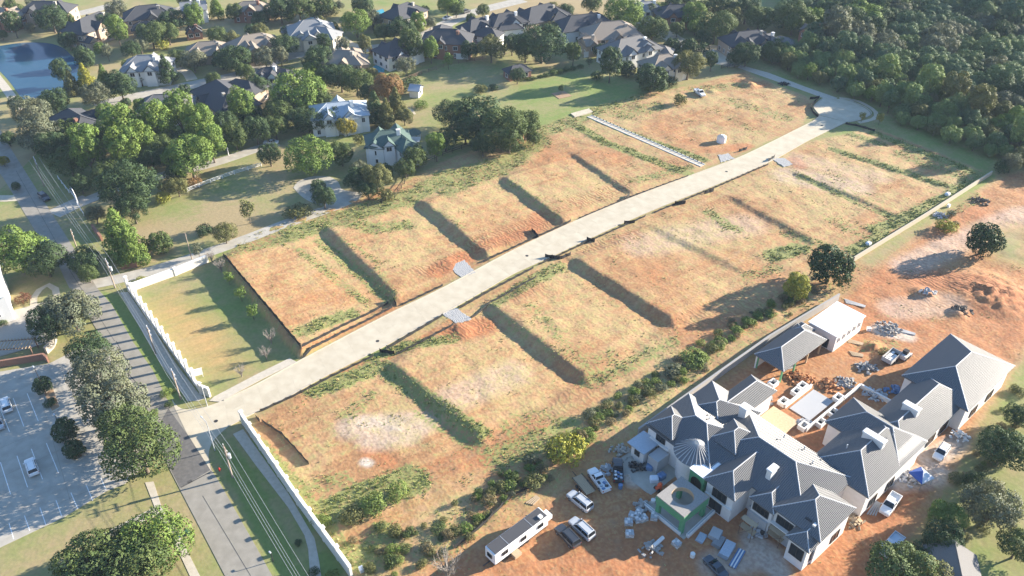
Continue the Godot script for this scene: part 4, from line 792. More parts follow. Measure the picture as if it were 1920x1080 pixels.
func cloth_fence(label: String, line: Array, h: float, each: float) -> void:
	var w := thing("silt_fence", label, "fence")
	var pts := resample(line, each)
	for i in pts.size():
		var p: Vector2 = pts[i]
		var y := ground_y(p.x, p.y)
		part("stake", box_mesh(Vector3(0.06, h + 0.2, 0.06)), M.lumber, w, Vector3(p.x, y, p.y))
		if i == pts.size() - 1: break
		var q: Vector2 = pts[i + 1]
		var y2 := ground_y(q.x, q.y)
		var b := MB.new()
		var d := (q - p).normalized()
		var m := Vector2(-d.y, d.x) * 0.05
		var segs := 3
		for j in segs:      # the cloth sags a little between its stakes
			var ta := float(j) / segs; var tb := (j + 1.0) / segs
			var a := p.lerp(q, ta) + m * (1 + sin(ta * PI) * 2); var e := p.lerp(q, tb) + m * (1 + sin(tb * PI) * 2)
			var ya := lerpf(y, y2, ta); var yb := lerpf(y, y2, tb)
			var ha := h - sin(ta * PI) * 0.12; var hb := h - sin(tb * PI) * 0.12
			b.quad(Vector3(a.x, ya - 0.1, a.y), Vector3(e.x, yb - 0.1, e.y), Vector3(e.x, yb + hb, e.y), Vector3(a.x, ya + ha, a.y))
		part("cloth_panel", b.done(), M.black_cloth, w)

# ---------------------------------------------------------------- trees and weeds
var protos := {}

func lobes(r: RandomNumberGenerator, n: int, R: float, ry: float, cy: float, lr: float, shape: String) -> Array:
	var out := []
	for i in n:
		var u := (i + 0.5) / n
		var a := i * 2.399963 + r.randf() * 0.8
		if shape == "cone":
			var h := pow(u, 0.9)
			var rad := R * (1.0 - h) * 0.72
			out.append([Vector3(cos(a) * rad, cy - ry + 2.0 * ry * (0.12 + 0.84 * h), sin(a) * rad), lr * (1.12 - h * 0.75) * r.randf_range(0.85, 1.1)])
		else:
			var y := lerpf(-0.55, 0.88, u)
			var rad := sqrt(maxf(0.0, 1.0 - y * y)) * (R - lr * 0.9) * r.randf_range(0.8, 1.1)
			out.append([Vector3(cos(a) * rad, cy + y * (ry - lr * 0.6) * r.randf_range(0.9, 1.12), sin(a) * rad), lr * r.randf_range(0.72, 1.22)])
	if shape != "cone":
		out.append([Vector3(0, cy + ry * 0.1, 0), minf(R, ry) * 0.62])
	return out

func crown_mesh(seed_: int, R: float, ry: float, cy: float, n_lobes: int, lr: float, n_leaf: int, size: float, shape := "round", ragged := 0.25, droop := 0.0) -> ArrayMesh:
	var r := RandomNumberGenerator.new()
	r.seed = seed_
	var lb := lobes(r, n_lobes, R, ry, cy, lr, shape)
	var gaps := FastNoiseLite.new()
	gaps.seed = seed_; gaps.frequency = 0.45 / (R * 0.2)
	var total := 0.0
	for l in lb: total += l[1] * l[1]
	var v := PackedVector3Array(); var nn := PackedVector3Array(); var cc := PackedColorArray()
	for l in lb:
		var cnt := int(n_leaf * l[1] * l[1] / total)
		var tone := r.randf_range(0.86, 1.14)
		var warm := r.randf_range(0.92, 1.10)
		for i in cnt:
			var d := Vector3(r.randfn(), r.randfn() * 0.95 + 0.18, r.randfn()).normalized()
			var p: Vector3 = l[0] + d * l[1] * (1.0 - ragged * pow(r.randf(), 1.5) + 0.10 * r.randfn() * ragged * 2.0)
			if gaps.get_noise_3dv(p) < -0.28: continue
			var buried := false
			for o in lb:
				if o != l and p.distance_squared_to(o[0]) < o[1] * o[1] * 0.42:
					buried = true
					break
			if buried and r.randf() < 0.9: continue
			var m := (d + Vector3(r.randfn(), r.randfn(), r.randfn()) * 0.55).normalized()
			var t := m.cross(Vector3(r.randfn(), r.randfn(), r.randfn())).normalized()
			var b := m.cross(t)
			if droop > 0.0: b = (b + Vector3.DOWN * droop).normalized()
			var s := size * r.randf_range(0.6, 1.35)
			var q := [p - t * s * 0.5, p - b * s * 0.32 + m * s * 0.08, p + t * s * 0.55, p + b * s * 0.36 + m * s * 0.06]
			var k := tone * r.randf_range(0.72, 1.28)
			var col := Color(k * warm, k, k * 0.92 / warm)
			var out_n := (d * 0.75 + m * 0.6).normalized()
			for j in [0, 2, 1, 0, 3, 2]:
				v.append(q[j]); nn.append(out_n); cc.append(col)
	var a := []
	a.resize(Mesh.ARRAY_MAX)
	a[Mesh.ARRAY_VERTEX] = v; a[Mesh.ARRAY_NORMAL] = nn; a[Mesh.ARRAY_COLOR] = cc
	var m2 := ArrayMesh.new()
	m2.add_surface_from_arrays(Mesh.PRIMITIVE_TRIANGLES, a)
	return m2

func trunk_mesh(seed_: int, h: float, r0: float, R: float, cy: float, ry: float, limbs := 6) -> ArrayMesh:
	var r := RandomNumberGenerator.new()
	r.seed = seed_
	var b := MB.new()
	var lean := Vector3(r.randf_range(-0.3, 0.3), 0, r.randf_range(-0.3, 0.3))
	var mid := Vector3(0, h, 0) + lean * 0.5
	b.tube(Vector3(0, -0.3, 0), Vector3(0, 0.35, 0), r0 * 1.5, r0 * 1.02, 9, false)
	b.tube(Vector3(0, 0.35, 0), mid, r0 * 1.02, r0 * 0.7, 9, false)
	b.tube(mid, Vector3(0, cy + ry * 0.55, 0) + lean, r0 * 0.7, r0 * 0.15, 7, false)
	for i in limbs:
		var a := i * TAU / limbs + r.randf() * 0.7
		var e := Vector3(cos(a) * R * 0.62, cy + r.randf_range(-0.15, 0.45) * ry, sin(a) * R * 0.62)
		var knee := mid.lerp(e, 0.45) + Vector3(0, -0.06 * R, 0)
		var from := mid + Vector3(0, r.randf_range(-0.25, 0.4) * h, 0)
		b.tube(from, knee, r0 * 0.42, r0 * 0.28, 6, false)
		b.tube(knee, e, r0 * 0.28, r0 * 0.08, 5, false)
	return b.done()

func bare_mesh(seed_: int, h: float, R: float) -> ArrayMesh:
	var r := RandomNumberGenerator.new()
	r.seed = seed_
	var b := MB.new()
	b.tube(Vector3(0, -0.2, 0), Vector3(0, h * 0.3, 0), 0.12, 0.08, 6, false)
	for i in 26:
		var a := i * 2.4 + r.randf()
		var y0 := r.randf_range(0.08, 0.5) * h
		var e := Vector3(cos(a) * R * r.randf_range(0.4, 0.9), r.randf_range(0.55, 1.0) * h, sin(a) * R * r.randf_range(0.4, 0.9))
		var k := Vector3(0, y0, 0).lerp(e, 0.5) + Vector3(0, 0.1, 0)
		b.tube(Vector3(0, y0, 0), k, 0.06, 0.04, 5, false)
		b.tube(k, e, 0.04, 0.012, 4, false)
		for j in 9:
			var s := k.lerp(e, r.randf())
			b.tube(s, s + Vector3(r.randfn() * 0.35, r.randf_range(0.1, 0.6), r.randfn() * 0.35) * R * 0.4, 0.022, 0.008, 3, false)
	return b.done()

func tree_protos() -> void:
	# each kind: its crowns, its trunk, and the crown radius they were made for
	var add := func(kind: String, R: float, crowns: Array, trunk: ArrayMesh) -> void: protos[kind] = {"R": R, "crowns": crowns, "trunk": trunk}
	var oaks := []
	for s in 4: oaks.append(crown_mesh(10 + s, 5.6, 4.3, 5.6, 17 + s * 2, 2.1, 14000, 0.37))
	add.call("oak", 5.6, oaks, trunk_mesh(1, 2.2, 0.34, 5.6, 5.6, 4.3))
	var talls := []
	for s in 3: talls.append(crown_mesh(30 + s, 3.8, 5.4, 6.6, 20, 1.55, 10500, 0.36))
	add.call("tall", 3.8, talls, trunk_mesh(2, 2.4, 0.24, 3.8, 6.6, 5.4))
	add.call("conifer", 3.2, [crown_mesh(40, 3.2, 5.0, 5.2, 26, 1.55, 9000, 0.34, "cone", 0.3), crown_mesh(41, 3.2, 5.0, 5.2, 24, 1.6, 9000, 0.34, "cone", 0.3)], trunk_mesh(3, 1.6, 0.2, 3.2, 5.2, 5.0, 4))
	add.call("round", 3.2, [crown_mesh(50, 3.2, 3.0, 2.75, 24, 1.15, 7500, 0.34, "round", 0.2), crown_mesh(51, 3.2, 3.1, 2.8, 24, 1.15, 7500, 0.34, "round", 0.2)], trunk_mesh(4, 0.7, 0.2, 3.2, 2.75, 2.8))
	add.call("loose", 5.0, [crown_mesh(60, 5.0, 4.0, 5.2, 24, 1.5, 12000, 0.31, "round", 0.55, 0.5), crown_mesh(61, 5.0, 4.2, 5.3, 26, 1.5, 12000, 0.31, "round", 0.55, 0.5)], trunk_mesh(5, 1.8, 0.3, 5.0, 5.2, 4.0, 8))
	add.call("bush", 2.0, [crown_mesh(70, 2.0, 1.35, 1.3, 11, 0.85, 2300, 0.25, "round", 0.4), crown_mesh(71, 2.0, 1.5, 1.35, 13, 0.8, 2300, 0.25, "round", 0.45), crown_mesh(72, 2.0, 1.2, 1.2, 9, 0.9, 2000, 0.24, "round", 0.5)], trunk_mesh(6, 0.4, 0.07, 2.0, 1.2, 1.2, 5))
	add.call("sapling", 1.5, [crown_mesh(80, 1.5, 1.9, 2.6, 9, 0.7, 1300, 0.24, "round", 0.4), crown_mesh(81, 1.5, 2.0, 2.7, 9, 0.7, 1200, 0.24, "round", 0.45)], trunk_mesh(7, 1.3, 0.07, 1.5, 2.6, 1.9, 4))
	add.call("bare", 1.8, [bare_mesh(90, 3.4, 1.8), bare_mesh(91, 3.4, 1.8)], null)

const TREE_NAMES := {"oak": "oak_tree", "tall": "broadleaf_tree", "conifer": "conifer_tree", "round": "cedar_tree", "loose": "feathery_tree", "bush": "bush", "sapling": "sapling", "bare": "bare_tree"}
const TREE_WORDS := {"oak": "tree", "tall": "tree", "conifer": "tree", "round": "tree", "loose": "tree", "bush": "bush", "sapling": "young tree", "bare": "bare tree"}

func plant(kind: String, tint: String, x: float, z: float, R: float, label: String, group := "", called := "") -> Node3D:
	var p = protos[kind]
	var k: float = R / p.R
	var t := thing(called if called else TREE_NAMES[kind], label, TREE_WORDS[kind], Vector3(x, ground_y(x, z) - 0.05, z), rng.randf() * TAU, group)
	var crowns: Array = p.crowns
	var c := part("crown" if kind != "bare" else "branches", crowns[rng.randi() % crowns.size()], M["leaf_" + tint], t)
	c.scale = Vector3(k, k * (rng.randf_range(0.92, 1.08) * (1.0 - clampf((R - 5.0) * 0.045, 0.0, 0.3)) if kind != "bush" else rng.randf_range(0.55, 1.15)), k * (1.0 if kind != "bush" else rng.randf_range(0.7, 1.3)))
	if p.trunk:
		var tr := part("trunk", p.trunk, M.bark, t)
		tr.scale = c.scale
	return t

func trees() -> void:
	tree_protos()
	for r in [
		["broad dark oak on the street lawn past the pond", "oak", "dark", -193.65, -349.26, 6.89],
		["small grey-green tree beside the far street, left of the broad dark oak", "oak", "grey", -204.8, -350.78, 2.32],
		["dark shrub mass behind the pond's far corner", "bush", "dark", -187.27, -344.26, 3.31],
		["dark tree shading the pond's far corner", "oak", "dark", -178.12, -328.34, 3.91],
		["grey-green tree against the charcoal house with the white dormer", "oak", "grey", -171.74, -362.59, 5.01],
		["bright tree left of the garden of the charcoal house", "tall", "bright", -159.37, -331.87, 4.41],
		["dark oak between the two slate houses past the pond", "oak", "dark", -168.98, -344.27, 5.56],
		["big rounded oak right of the charcoal house", "oak", "dark", -141.76, -345.99, 6.84],
		["fresh green tree below the white house at the top edge", "tall", "bright", -133.17, -348.63, 4.34],
		["rounded oak above the yellow shrub", "oak", "oak", -140.11, -334.92, 4.71],
		["full oak over the lawn beside the yellow shrub", "oak", "oak", -145.21, -330.46, 5.87],
		["bright yellow-green shrub below the rounded oaks", "bush", "yellow", -141.75, -330.26, 2.97],
		["pointed green tree beside the white house at the top edge", "conifer", "bright", -129.84, -367.6, 3.47],
		["dark tree in the yard by the tan low roof", "oak", "oak", -120.4, -334.96, 4.46],
		["thin young tree on the lawn behind the pond", "sapling", "grey", -158, -316.52, 2.42],
		["grey-green oak left of the big dark oak above the drive", "oak", "grey", -120.74, -304.99, 5.06],
		["big dark oak beside the tan-roofed house", "oak", "dark", -104.41, -303.23, 6.84],
		["dense pointed tree at the right corner of the pale-roofed house", "conifer", "dark", -126.73, -293.27, 3.73],
		["dark round tree in front of the pale-roofed house", "round", "dark", -136.9, -294.46, 2.92],
		["slim bright tree at the wall of the pale-roofed house", "tall", "bright", -144.22, -301.06, 2.06],
		["slender bright conifer left of the pale-roofed house", "conifer", "bright", -149.85, -292.66, 2.49],
		["yellow-green conifer on the near bank of the pond, right one", "conifer", "yellow", -153.37, -286.13, 3.45],
		["yellow-green conifer on the near bank of the pond, left one", "conifer", "olive", -157.89, -284.16, 3.04],
		["dark oak before the pale-roofed house, at the drive", "oak", "dark", -137.79, -278.14, 5.56],
		["grey feathery tree between pond and drive", "loose", "grey", -143.77, -271.15, 5.26],
		["dark oak at the lower end of the pond", "oak", "dark", -155.16, -265.22, 5.36],
		["grey oak by the road below the pond", "oak", "grey", -157.73, -254.4, 6.38],
		["small dark tree at the pond path's foot", "oak", "dark", -170.9, -269.19, 2.93],
		["clipped dark shrub before the grey multi-gabled house", "round", "dark", -134.65, -272.65, 1.97],
		["bright young tree before the grey multi-gabled house", "tall", "bright", -124.93, -262.06, 2.66],
		["wide grey oak left of the brick house", "oak", "grey", -146.9, -237.59, 6.81],
		["oak in front of the brick house's door", "oak", "oak", -139.68, -241.95, 5.01],
		["tall bright-leaved tree below the brick house", "tall", "bright", -118.91, -233.99, 6.33],
		["bright tree in the middle of the leafy row", "tall", "bright", -110.23, -238.5, 5.68],
		["bright tree below the grey multi-gabled house", "tall", "bright", -106.68, -248.51, 5.08],
		["bright yellow-tipped tree at the right of the leafy row", "tall", "bright", -98.25, -241.37, 5.35],
		["small green shrub left of the reddish shrub", "round", "bright", -111.62, -272.51, 1.58],
		["bright tree before the dark gabled roof", "tall", "bright", -89.19, -256.56, 4.61],
		["reddish-brown shrub between two houses", "bush", "red", -105.57, -271.52, 3.34],
		["dark tree behind the dark gabled roof", "oak", "dark", -90.34, -280.5, 4.74],
		["dark tree left of the cream mansion's yard", "oak", "dark", -107.57, -355.15, 4.16],
		["dense dark tree at the top of the cream house's garden", "oak", "dark", -99.85, -360.12, 6.8],
		["dark tree above the cream house's lawn", "oak", "oak", -92.39, -362.9, 6.85],
		["rounded tree under the top edge, left of centre", "oak", "oak", -83.67, -368.82, 5.88],
		["dark tree under the top edge beside the turquoise pool", "oak", "dark", -65.9, -370.38, 5.37],
		["yellow-green oak right of the cream house", "oak", "bright", -64.85, -344.1, 6.56],
		["grey tree leaning behind the yellow-green oak", "loose", "grey", -59.28, -352.56, 4.8],
		["small tree at the gable of the brick top house", "round", "oak", -52.86, -367.09, 1.99],
		["broad dark oak on the island of the far street", "oak", "dark", -45.27, -337.09, 6.7],
		["bright tree right of the island oak", "tall", "bright", -39.03, -344.1, 3.79],
		["grey tree above the big brick house", "oak", "grey", -35.01, -353.32, 3.11],
		["bright tree at the upper bend of the street", "oak", "bright", -28.84, -371.96, 4.85],
		["dark little cedar at the cream house's corner", "conifer", "dark", -72.66, -340.66, 1.87],
		["dark oak on the lawn of the tan gabled house", "oak", "dark", -89.81, -320.44, 5.73],
		["bright sapling before the cream house", "tall", "bright", -82.07, -329.48, 2.45],
		["dark red shrub at the cream house wall", "bush", "red", -80.19, -345.62, 1.9],
		["grey tree left of the dark cottage", "oak", "grey", -94.31, -308.8, 4.64],
		["dark oak behind the bright one", "oak", "dark", -72.68, -302.22, 6.37],
		["bright tree between the cottage and the brown house", "oak", "bright", -74.01, -299.29, 4.08],
		["rust-coloured shrub beside the brown house", "bush", "red", -55.55, -324.28, 2.26],
		["tall narrow oak before the dark roofed house", "tall", "oak", -38.86, -313.86, 4.69],
		["tall light green tree at the paddock fence", "tall", "bright", -31.4, -314.38, 3.3],
		["small round-headed tree inside the paddock fence", "sapling", "bright", -24.43, -308.2, 2.37],
		["bare-looking grey tree behind the paddock fence", "loose", "grey", -40, -301.56, 4.24],
		["dark tree beyond the paddock fence", "oak", "dark", -16.66, -317.22, 4.04],
		["yellowish broad tree beyond the paddock fence", "oak", "olive", -8.06, -315.33, 5.66],
		["very big bright oak in the middle of the neighbourhood", "oak", "bright", -72.72, -268.17, 9.49],
		["dark oak above the white-roofed house", "oak", "dark", -61.58, -286.11, 6.54],
		["darker oak left of the orange-brown one", "oak", "oak", -55.42, -282.81, 5.84],
		["orange-brown oak beside the white shed", "oak", "rust", -43.56, -275.83, 5.94],
		["olive pointed tree behind the white-roofed house", "conifer", "olive", -39.4, -264.99, 3.45],
		["green shrub at the corner of the pool deck", "bush", "bright", -31.77, -272.23, 2.56],
		["tall dark conifer at the end of the white-roofed house", "conifer", "dark", -45.66, -258.39, 4.13],
		["olive conifer in front of the white-roofed house", "conifer", "olive", -41.59, -256.2, 3.36],
		["light olive tree right of the conifers", "oak", "olive", -35.92, -258.07, 3.45],
		["golden-yellow tree above the green-roofed house", "oak", "gold", -53.98, -249.99, 3.56],
		["oak left of the white-roofed house", "oak", "oak", -77.57, -258.07, 5.45],
		["dark tree left of the white-roofed house's porch", "oak", "dark", -66.33, -251.2, 5.15],
		["oak in front of the white-roofed house", "oak", "oak", -59.76, -253.19, 4.98],
		["olive shrub before the green-roofed house", "bush", "olive", -49.35, -244.26, 2.18],
		["dark tree on the left of the tall clump", "oak", "dark", -20.24, -256.02, 5.62],
		["towering dark green tree of the clump above the lots", "oak", "dark", -11.44, -248.92, 9.74],
		["broad dark tree at the right of the clump above the lots", "oak", "oak", -3, -240.22, 8.74],
		["dark tree at the foot of the clump above the lots", "oak", "dark", -14.94, -244.24, 5.81],
		["rounded tree at the right edge of the clump", "oak", "oak", 4.28, -246.9, 5.47],
		["small yellowish bush on the mown field", "bush", "olive", -11.18, -285.43, 2.25],
		["small dark bush on the mown field", "bush", "dark", -6.8, -288.51, 1.85],
		["lone little tree in a square mulch bed on the lawn", "sapling", "dark", 17.65, -284.25, 1.22],
		["dark round tree beside the brick shed", "oak", "dark", 1.96, -293.72, 3.36],
		["big dark spreading oak at the far lawn's edge", "oak", "dark", 11.47, -314.79, 10.27],
		["oak leaning left of the big spreading one", "oak", "oak", 5.17, -315.33, 5.66],
		["round dark tree at the small bright pool", "round", "dark", 27.11, -346.92, 3.33],
		["upright tree below the tan barn", "tall", "oak", 23.62, -312.15, 3.28],
		["little upright tree on the far lawn", "sapling", "dark", 29.79, -310.49, 1.31],
		["large bright tree among the far roofs", "oak", "bright", 47.27, -352.9, 8.73],
		["narrow bright tree right of the large bright one", "tall", "bright", 52.63, -357.11, 3.13],
		["round oak above the dead-end street", "oak", "oak", 57.73, -337.68, 6.95],
		["bright tree at the far street's bend", "oak", "bright", 65.02, -366.96, 4.53],
		["light green tree under the top edge", "oak", "bright", 77.17, -354.75, 6.21],
		["dark tree beside the far dormered roof", "oak", "dark", 71.16, -370.51, 4.84],
		["big oak between the dead end and the wood", "oak", "oak", 82.73, -336.2, 8.39],
		["light tree behind the big oak by the dead end", "oak", "olive", 93.13, -352.25, 5.15],
		["dark tree at the mouth of the dead end", "round", "dark", 70.2, -323.05, 4.03],
		["feathery grey-green willow before the pale roof", "loose", "olive", 65.46, -297.85, 6.69],
		["dark upright tree right of the willow", "tall", "dark", 75.76, -306.14, 2.77],
		["tall dark cedar at the lawn's far corner", "tall", "dark", 36.03, -294.8, 4.46],
		["dark cedar right of the tall one", "round", "dark", 43.02, -300.78, 3.39],
		["large dark tree below the pale roof", "round", "dark", 50.22, -286.2, 6.1],
		["dark shrub right of the large dark tree", "bush", "dark", 57.41, -292.2, 3.32],
		["dark shrub at the end of the small hedge", "bush", "dark", 31.83, -297.6, 2.53],
		["huge grey-green live oak beside the arched gate", "loose", "dark", -106.35, -202.4, 8.72],
		["smaller live oak in front of the huge one", "loose", "dark", -103.06, -195.28, 4.6],
		["silvery rounded shrub tree by the gate drive", "loose", "grey", -113.68, -195.27, 2.93],
		["oak on the verge by the tall pole", "oak", "oak", -131.81, -222.3, 5.78],
		["bright tree behind the roadside oak", "tall", "bright", -124.8, -221.57, 5.38],
		["bright tree above the huge live oak", "tall", "bright", -115.68, -224.54, 5.43],
		["big bright tree right of the shaded drive", "oak", "bright", -95.19, -221.14, 7.88],
		["oak above the shaded drive", "oak", "oak", -107.55, -230.38, 4.83],
		["yellow-green shrub at the live oak's edge", "bush", "yellow", -99.51, -206.83, 2.25],
		["feathery olive tree at the white rail fence", "loose", "olive", -96.07, -210.15, 3.24],
		["rust-coloured shrub at the end of the white rail fence", "bush", "rust", -93.25, -216.02, 2.16],
		["olive shrub behind the yellow-green one", "bush", "olive", -101.44, -213.92, 2.31],
		["tall bright cypress beside the main road", "conifer", "bright", -99.88, -178.92, 4.88],
		["bright cypress right of the tallest one", "conifer", "bright", -96.26, -175.6, 3.7],
		["round green tree alone on the dry field", "round", "oak", -91.2, -180.95, 3.36],
		["dark oak hanging over the main road", "oak", "dark", -106.55, -171.59, 4.24],
		["low oak tree under the road's dark oak", "oak", "oak", -104.25, -167.42, 2.54],
		["big leafy tree at the left edge by the road", "oak", "bright", -122.01, -171.37, 6.9],
		["dark oak beside the big leafy tree at the left edge", "oak", "dark", -115.39, -169.96, 5.39],
		["golden shrub at the left edge", "oak", "gold", -155.54, -228.47, 1.86],
		["small round tree on the dry field", "sapling", "olive", -71.78, -195.27, 2.46],
		["dark bush beside the back drive", "bush", "dark", -82.29, -189.39, 2.27],
		["brownish-olive tree beside the back drive", "oak", "olive", -75.55, -185.31, 3.2],
		["yellow bush at the corner of the white wall", "bush", "yellow", -91.94, -168.18, 1.4],
		["big bright oak left of the green-roofed house", "oak", "bright", -60.65, -223.42, 7.58],
		["olive spreading shrub beside the turning loop", "bush", "olive", -59.2, -198.84, 4.37],
		["dark shrub on the island of the turning loop", "bush", "dark", -56.14, -212.29, 2.62],
		["dark tree on the island of the turning loop", "oak", "dark", -52.7, -203.16, 3.57],
		["grey-green tree at the corner of the green-roofed house", "loose", "grey", -45.24, -220.3, 3.35],
		["dark tree before the green-roofed house", "oak", "dark", -37.82, -221.09, 2.72],
		["oak right of the group before the green-roofed house", "oak", "oak", -31.78, -221.46, 3.26],
		["olive tree nearest the lots", "oak", "olive", -39.11, -212.91, 4.56],
		["olive bush by the black iron fence", "bush", "olive", -36.35, -208.47, 2.43],
		["dark tree left of the olive one", "oak", "dark", -44.78, -213.5, 4.23],
		["bright tree right of the green-roofed house", "tall", "bright", -23.26, -231.93, 3.36],
		["oak behind the black iron fence", "oak", "oak", -29.38, -226.88, 4.05],
		["low dark tree at the iron fence bend", "oak", "dark", -41.18, -209.08, 3.13],
		["grey-green live oak left of the main road, left half", "bush", "grey", -103.75, -150.81, 4.41],
		["big grey-green live oak left of the main road", "oak", "grey", -99.29, -148.38, 6.29],
		["dark live oak leaning over the terrace", "oak", "dark", -103.33, -145, 4.6],
		["live oak at the parking lot entrance", "oak", "dark", -90.55, -135.85, 4.93],
		["second live oak along the parking lot", "oak", "grey", -84.14, -126.82, 5.96],
		["largest live oak along the parking lot", "oak", "grey", -78.38, -118.56, 6.89],
		["live oak in the row beside the road bend", "oak", "oak", -73.77, -112.87, 5.57],
		["big oak nearest the dark patch of road", "oak", "oak", -68.38, -105.95, 6.9],
		["bright oak at the bottom left walk", "oak", "bright", -58.94, -86.47, 5.82],
		["dark-leaved oak at the bottom left corner", "oak", "oak", -67.2, -81.26, 6.4],
		["full oak at the bottom left edge", "oak", "oak", -60.81, -81.09, 6.21],
		["oak behind the two at the bottom left edge", "oak", "oak", -65.4, -87.2, 4.06],
		["small dark tree on the upper parking island", "round", "dark", -97.82, -128.4, 2],
		["dark shrub on the upper parking island", "bush", "dark", -94.91, -124.38, 1.51],
		["dark tree on the parking island by the white car", "round", "dark", -87.16, -115, 2.65],
		["lower dark tree on the parking island", "round", "dark", -83.71, -110.44, 2.05],
		["low bush at the pale building's corner", "bush", "oak", -117.71, -150.61, 1.3],
		["red-tinged shrub beside the pale building", "bush", "red", -117.05, -159.57, 1.89],
		["big dark round cedar at the end of the hedgerow", "round", "cedar", 77.74, -167.41, 5.66],
		["yellow-green tree beside the big dark cedar", "tall", "yellow", 67.08, -158.75, 2.87],
		["yellow-green bushy tree beyond the screen wall", "bush", "yellow", 117.3, -191.71, 2.9],
		["dark round cedar alone on the right-hand dirt", "round", "cedar", 121.44, -180.2, 4.51],
		["grey tree at the end of the screen wall", "loose", "grey", 150.69, -224.94, 3.24],
		["dark bush at the end of the screen wall", "bush", "dark", 147.68, -224.31, 2.73],
		["large fresh green bush in the hedgerow", "bush", "scrub", 39.36, -137.67, 3.44],
		["grey-brown bush beside the fresh green one", "bush", "grey", 34.45, -133.89, 2.42],
		["yellow-green bush halfway down the hedgerow", "bush", "yellow", 10.72, -109.73, 3.86],
		["olive bush below the yellow-green one", "bush", "olive", 3.92, -103.18, 2.5],
		["dark tree at the right edge of the track", "oak", "dark", 99.9, -118.01, 2.88],
		["dark spreading tree right of the parked white cars", "oak", "dark", 91.68, -107.85, 4.76],
		["bright crown at the right edge", "oak", "bright", 96.17, -110.97, 2.78],
		["dark feathery tree at the dirt track's edge", "loose", "dark", 84.24, -101.02, 2.66],
		["olive shrub beside the dirt track", "bush", "olive", 82.55, -104.14, 1.47],
		["bright green tree beside the lower lawn", "oak", "bright", 75.35, -93.43, 3.37],
		["dark tree above the grey roof", "oak", "dark", 72.86, -88.68, 3.49],
		["silvery grey oak on the lower right", "loose", "grey", 83.09, -94.28, 5.27],
		["oak at the lower right edge", "oak", "oak", 84.64, -87.23, 3.26],
		["big oak at the bottom edge beside the dirt track", "oak", "oak", 62.12, -80.79, 5.63],
		["olive oak at the bottom edge before the grey roof", "oak", "olive", 66.59, -80.4, 4.28],
		["dark shrub mass behind the grey roof", "bush", "dark", 70.1, -87.27, 2.48],
		["leafless-looking sapling by the back drive pole", "sapling", "grey", -80.41, -177.92, 1.59],
		["bare sapling at the end of the white back wall", "bare", "bare", -76.84, -176.43, 1.73],
		["bare young tree inside the walled lawn", "bare", "bare", -73.19, -171.94, 1.98],
		["first green sapling along the screened edge", "sapling", "bright", -69.56, -166.56, 1.39],
		["second green sapling along the screened edge", "sapling", "bright", -64.85, -159.74, 1.48],
		["third green sapling along the screened edge", "sapling", "bright", -60.12, -152.68, 1.57],
		["bare sapling in the walled lawn's shade", "bare", "bare", -54.03, -143.89, 2.02],
		["bare sapling near the pavement, planted in mulch", "bare", "bare", -53.86, -138.62, 1.85],
		["thin sapling by the white sign", "bare", "bare", -57.76, -132.87, 1.56],
		["leafless grey bush at the bottom of the hedgerow", "bare", "bare", -10.62, -83.13, 3.14],
		["bright bush against the lower white wall", "bush", "scrub", -33.4, -94.15, 1.98],
		["weedy green bush on the lowest lot, right one", "bush", "scrub", -20.79, -100.45, 2.46],
		["weedy green bush on the lowest lot, middle one", "bush", "scrub", -24.74, -97.44, 2.42],
		["weedy green bush on the lowest lot, left one", "bush", "olive", -28.21, -95.2, 2.19],
		["green bush at the foot of the lower white wall", "bush", "scrub", -29.78, -83.34, 1.31],
		["olive scrub on the spoil heap behind the mansion", "bush", "olive", 82.36, -140.41, 1.5],
		["yellowing sapling at the rim of the turning circle", "sapling", "gold", 117.83, -260.18, 1.33],
		["second yellowing sapling beside the turning circle", "sapling", "gold", 122.99, -258.27, 1.51],
		["olive scrub on the far left lot", "bush", "olive", 59.02, -275.24, 2.38],
		["dark oak where the lane meets the wood", "oak", "dark", 89.95, -310.89, 5.59],
		["oak below the grey-gabled house", "oak", "oak", 101.66, -314.82, 5.18],
		["low dark tree at the dead end's right", "oak", "dark", 85.95, -309.99, 3.73],
		["large oak under the top edge at right", "oak", "oak", 117.52, -346.33, 8.59],
		["pale green crown above the wood", "oak", "bright", 146.34, -347.35, 10.11],
		["bright crown by the brick house in the wood", "oak", "bright", 125.81, -350.63, 6.66],
		["oak along the curved drive", "oak", "oak", -87.33, -240.09, 4.98],
		["dark tree over the shaded drive", "oak", "dark", -99.38, -222.17, 3.99],
		["dark tree leaning over the left edge of the road", "oak", "dark", -160.72, -242.63, 2.71],
		["round tree beside the top left brick house", "oak", "oak", -218.22, -367.85, 3.74],
		["small oak behind the red brick house", "oak", "oak", -120.55, -362.76, 4.23],
		["dark tree at the paddock corner", "oak", "dark", 0, -322.94, 4.33],
		["street tree below the pale houses", "oak", "oak", -12.96, -369.42, 3.22],
		["dark oak at the dormered house's lawn", "oak", "dark", 35.52, -318.38, 3.81],
		["small oak beside the neighbourhood street", "oak", "oak", -108.99, -290.24, 3.11],
		["dark oak left of the biggest one's neighbour", "oak", "dark", -81.54, -243.84, 5.03],
		["oak on the lawn left of the green-roofed house", "oak", "oak", -52, -228.95, 4.08],
		["dark tree between the drive and the leafy row", "oak", "dark", -93.08, -248.44, 4.72],
		["oak against the brick house's left wing", "oak", "oak", -136.44, -254.79, 3.61],
		["dark oak below the very big bright one", "oak", "dark", -69.98, -253.18, 4.39],
		["dark tree beside the white car on the drive", "oak", "dark", -73.93, -228.95, 4.08],
		["dark oak on the verge below the grey roadside oak", "oak", "dark", -142, -233.23, 5.61],
		["oak behind the bright trees below the brick house", "oak", "oak", -129.24, -236.8, 5.3],
		["bright tree above the silvery drive shade", "tall", "bright", -112.68, -230.16, 4.81],
